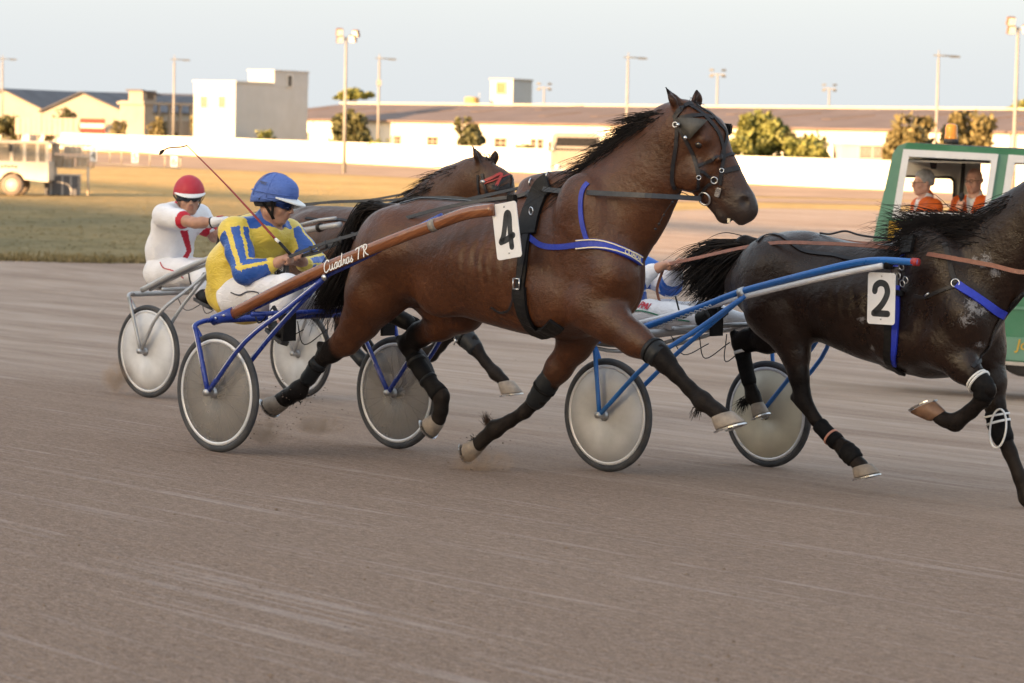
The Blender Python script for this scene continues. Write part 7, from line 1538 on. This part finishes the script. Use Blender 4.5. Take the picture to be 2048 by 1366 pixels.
mb = MB(); mb.box((lp(22, 300)[0], -.12, zr-.25), (.14, .1, .3)); mb.build('mirror', RUB, lr)
for x in range(5): mb = MB(); mb.box((lp(4+7*x, 334)[0], -.036, lp(4, 333)[2]+.02*(x % 2)), (.09, .012, .08)); mb.build('faded_mark', RED, lr)
gt = thing('starting_gate', 'folded metal starting gate with a long rail and hanging number boards', 'starting gate', Frame(G(100, 391), 0.)); fg = Frame(G(100, 391), 0.); gp_ = lambda x, y, l=.4: fg.px(x, y, l)
GATE = mat('gate_frame_paint', (.50, .42, .33), .6, var=.15, vs=2, dirt=(.28, .2, .14), da=.5)
def bar(a, b, r=.03, m=GATE, nm='rail', l=.4): mb = MB(); mb.tube([gp_(*a, l), gp_(*b, l)], r, 6); return mb.build(nm, m, gt)
for a, b in (((104, 287), (184, 291)), ((104, 312), (184, 316)), ((104, 333), (182, 337))): bar(a, b); bar(a, b, l=1.2)
for x in range(104, 186, 10): bar((x, 287+(x-104)*.05), (x, 334+(x-104)*.04), .022, nm='upright'); bar((x+4, 288), (x+4, 336), .022, nm='upright', l=1.2)
for x, y, w, h in ((118, 322, 18, 22), (146, 300, 34, 14), (138, 325, 20, 16), (164, 322, 22, 20), (112, 297, 14, 16)):
    a, b = gp_(x-w/2, y+h/2, .6), gp_(x+w/2, y-h/2, .6); mb = MB(); mb.box(((a[0]+b[0])/2, .6, (a[2]+b[2])/2), (b[0]-a[0], .25, b[2]-a[2])); mb.build('gate_panel', GATE, gt)
bar((186, 296), (364, 314), .035); bar((186, 326), (362, 337), .028)
for x, y in ((190, 297), (220, 300), (243, 303), (300, 308), (330, 311), (361, 314)): bar((x, y), (x, y+26), .024, nm='upright')
for x, y, n_ in ((187, 312, '4'), (270, 315, '5'), (348, 323, '6')):
    p = gp_(x, y, .36); mb = MB(); mb.box(p, (.26, .03, .42)); nb = mb.build('number_board', WHITEB, gt); text_obj('numeral', n_, .42, INK, nb, p+np.array((0, -.018, 0)), (1, 0, 0), (0, 0, 1), th=.003)
    if n_ == '4': nb.scale = (1, 1, 1)
for x in (112, 176): bar((x, 334), (x, 391), .05, nm='leg')
bn = thing('bin', 'dark grey metal tank standing on the dry grass by the off road vehicle', 'tank', Frame(G(122, 391), 0.)); fb_ = Frame(G(122, 391), 0.); a, b = fb_.px(88, 390), fb_.px(155, 352)
mb = MB(); mb.box(((a[0]+b[0])/2, .45, b[2]/2), (b[0]-a[0], .9, b[2])); mb.build('tank_body', mat('grey_tank', (.09, .095, .11), .5, var=.15, vs=1.5), bn, .04)
mb = MB(); mb.box(((a[0]+b[0])/2, .45, b[2]+.02), (b[0]-a[0]+.06, .96, .05)); mb.build('lid', GREYW, bn)
for k in (-.3, .05, .3): mb = MB(); mb.box(((a[0]+b[0])/2+k*(b[0]-a[0]), -.012, b[2]/2), (.07, .03, b[2]*.95)); mb.build('rib', GREYW, bn)

# ---- sand thrown up by the hooves, and loose clods on the track
def m_dust():
    t = NT('flying_sand'); v = t.coords(); t.t.nodes.remove(t.p); pv = t.n('ShaderNodeVolumePrincipled'); pv.inputs['Color'].default_value = (.62, .42, .28, 1); nz = t.noise(v, 9, 5, .65, .6)
    sep = t.n('ShaderNodeTexCoord'); ln = t.n('ShaderNodeVectorMath', operation='LENGTH'); mp = t.n('ShaderNodeMapping'); mp.inputs['Location'].default_value = (-1, -1, -1); mp.inputs['Scale'].default_value = (2, 2, 2); t.l(sep.outputs['Generated'], mp.inputs[0]); t.l(mp.outputs[0], ln.inputs[0])
    fall = t.math('MAXIMUM', t.math('SUBTRACT', 1., ln.outputs['Value']), 0.); d = t.math('MULTIPLY', t.math('MULTIPLY', fall, t.ramp(nz, [(.42, (0, 0, 0)), (.75, (1, 1, 1))])), 30.)
    t.l(d, pv.inputs['Density']); t.l(pv.outputs[0], t.out.inputs['Volume']); return t.m
DUST = m_dust()
for fr, (x, y), l, r in ((H4, (962, 928), .14, (.20, .12, .13)), (H4, (640, 850), -.17, (.18, .12, .07)), (FR, (238, 752), -.8, (.16, .16, .14)), (F4, (532, 860), -.4, (.14, .12, .10))):
    p = fr.wor(fr.px(x, y, l)); mb = MB(); mb.ell((0, 0, 0), r, 16); o = mb.build('dust_cloud', DUST, None); o.location = p; tag(o, kind='stuff')
r = np.random.default_rng(5); V = []; Fq = []
def clod(p, s):
    b = len(V); 
    for d in ((1, 0, 0), (-1, 0, 0), (0, 1, 0), (0, -1, 0), (0, 0, .8), (0, 0, -.6)): V.append(np.array(p)+np.array(d)*s*r.uniform(.6, 1.3, 3))
    Fq.extend([(b+i, b+j, b+k) for i, j, k in ((0, 2, 4), (2, 1, 4), (1, 3, 4), (3, 0, 4), (2, 0, 5), (1, 2, 5), (3, 1, 5), (0, 3, 5))])
for k in range(420):
    q = on_track(r.uniform(-60, 2108), 560+820*r.uniform(0, 1)**.8); q[2] = gz(q@N_)+.001; clod(q, r.choice((.003, .005, .007, .011), p=(.45, .35, .17, .03)))
for k in range(260):
    fr, c, l = ((H4, (958, 918), .14), (H4, (600, 800), -.17), (F4, (530, 860), -.4))[k % 3]; q = fr.wor(fr.px(*c, l))+r.normal(size=3)*np.array((.11, .06, .06)); q[2] = max(q[2], gz(q@N_)+.01); clod(q, r.choice((.0025, .004, .006), p=(.5, .35, .15)))
mt_ = mat('sand_clods', (.19, .135, .10), .95, var=.3, vs=30, spec=.1); tag(mesh_np('sand_clods', V, Fq, mt_, smooth=False), kind='stuff')
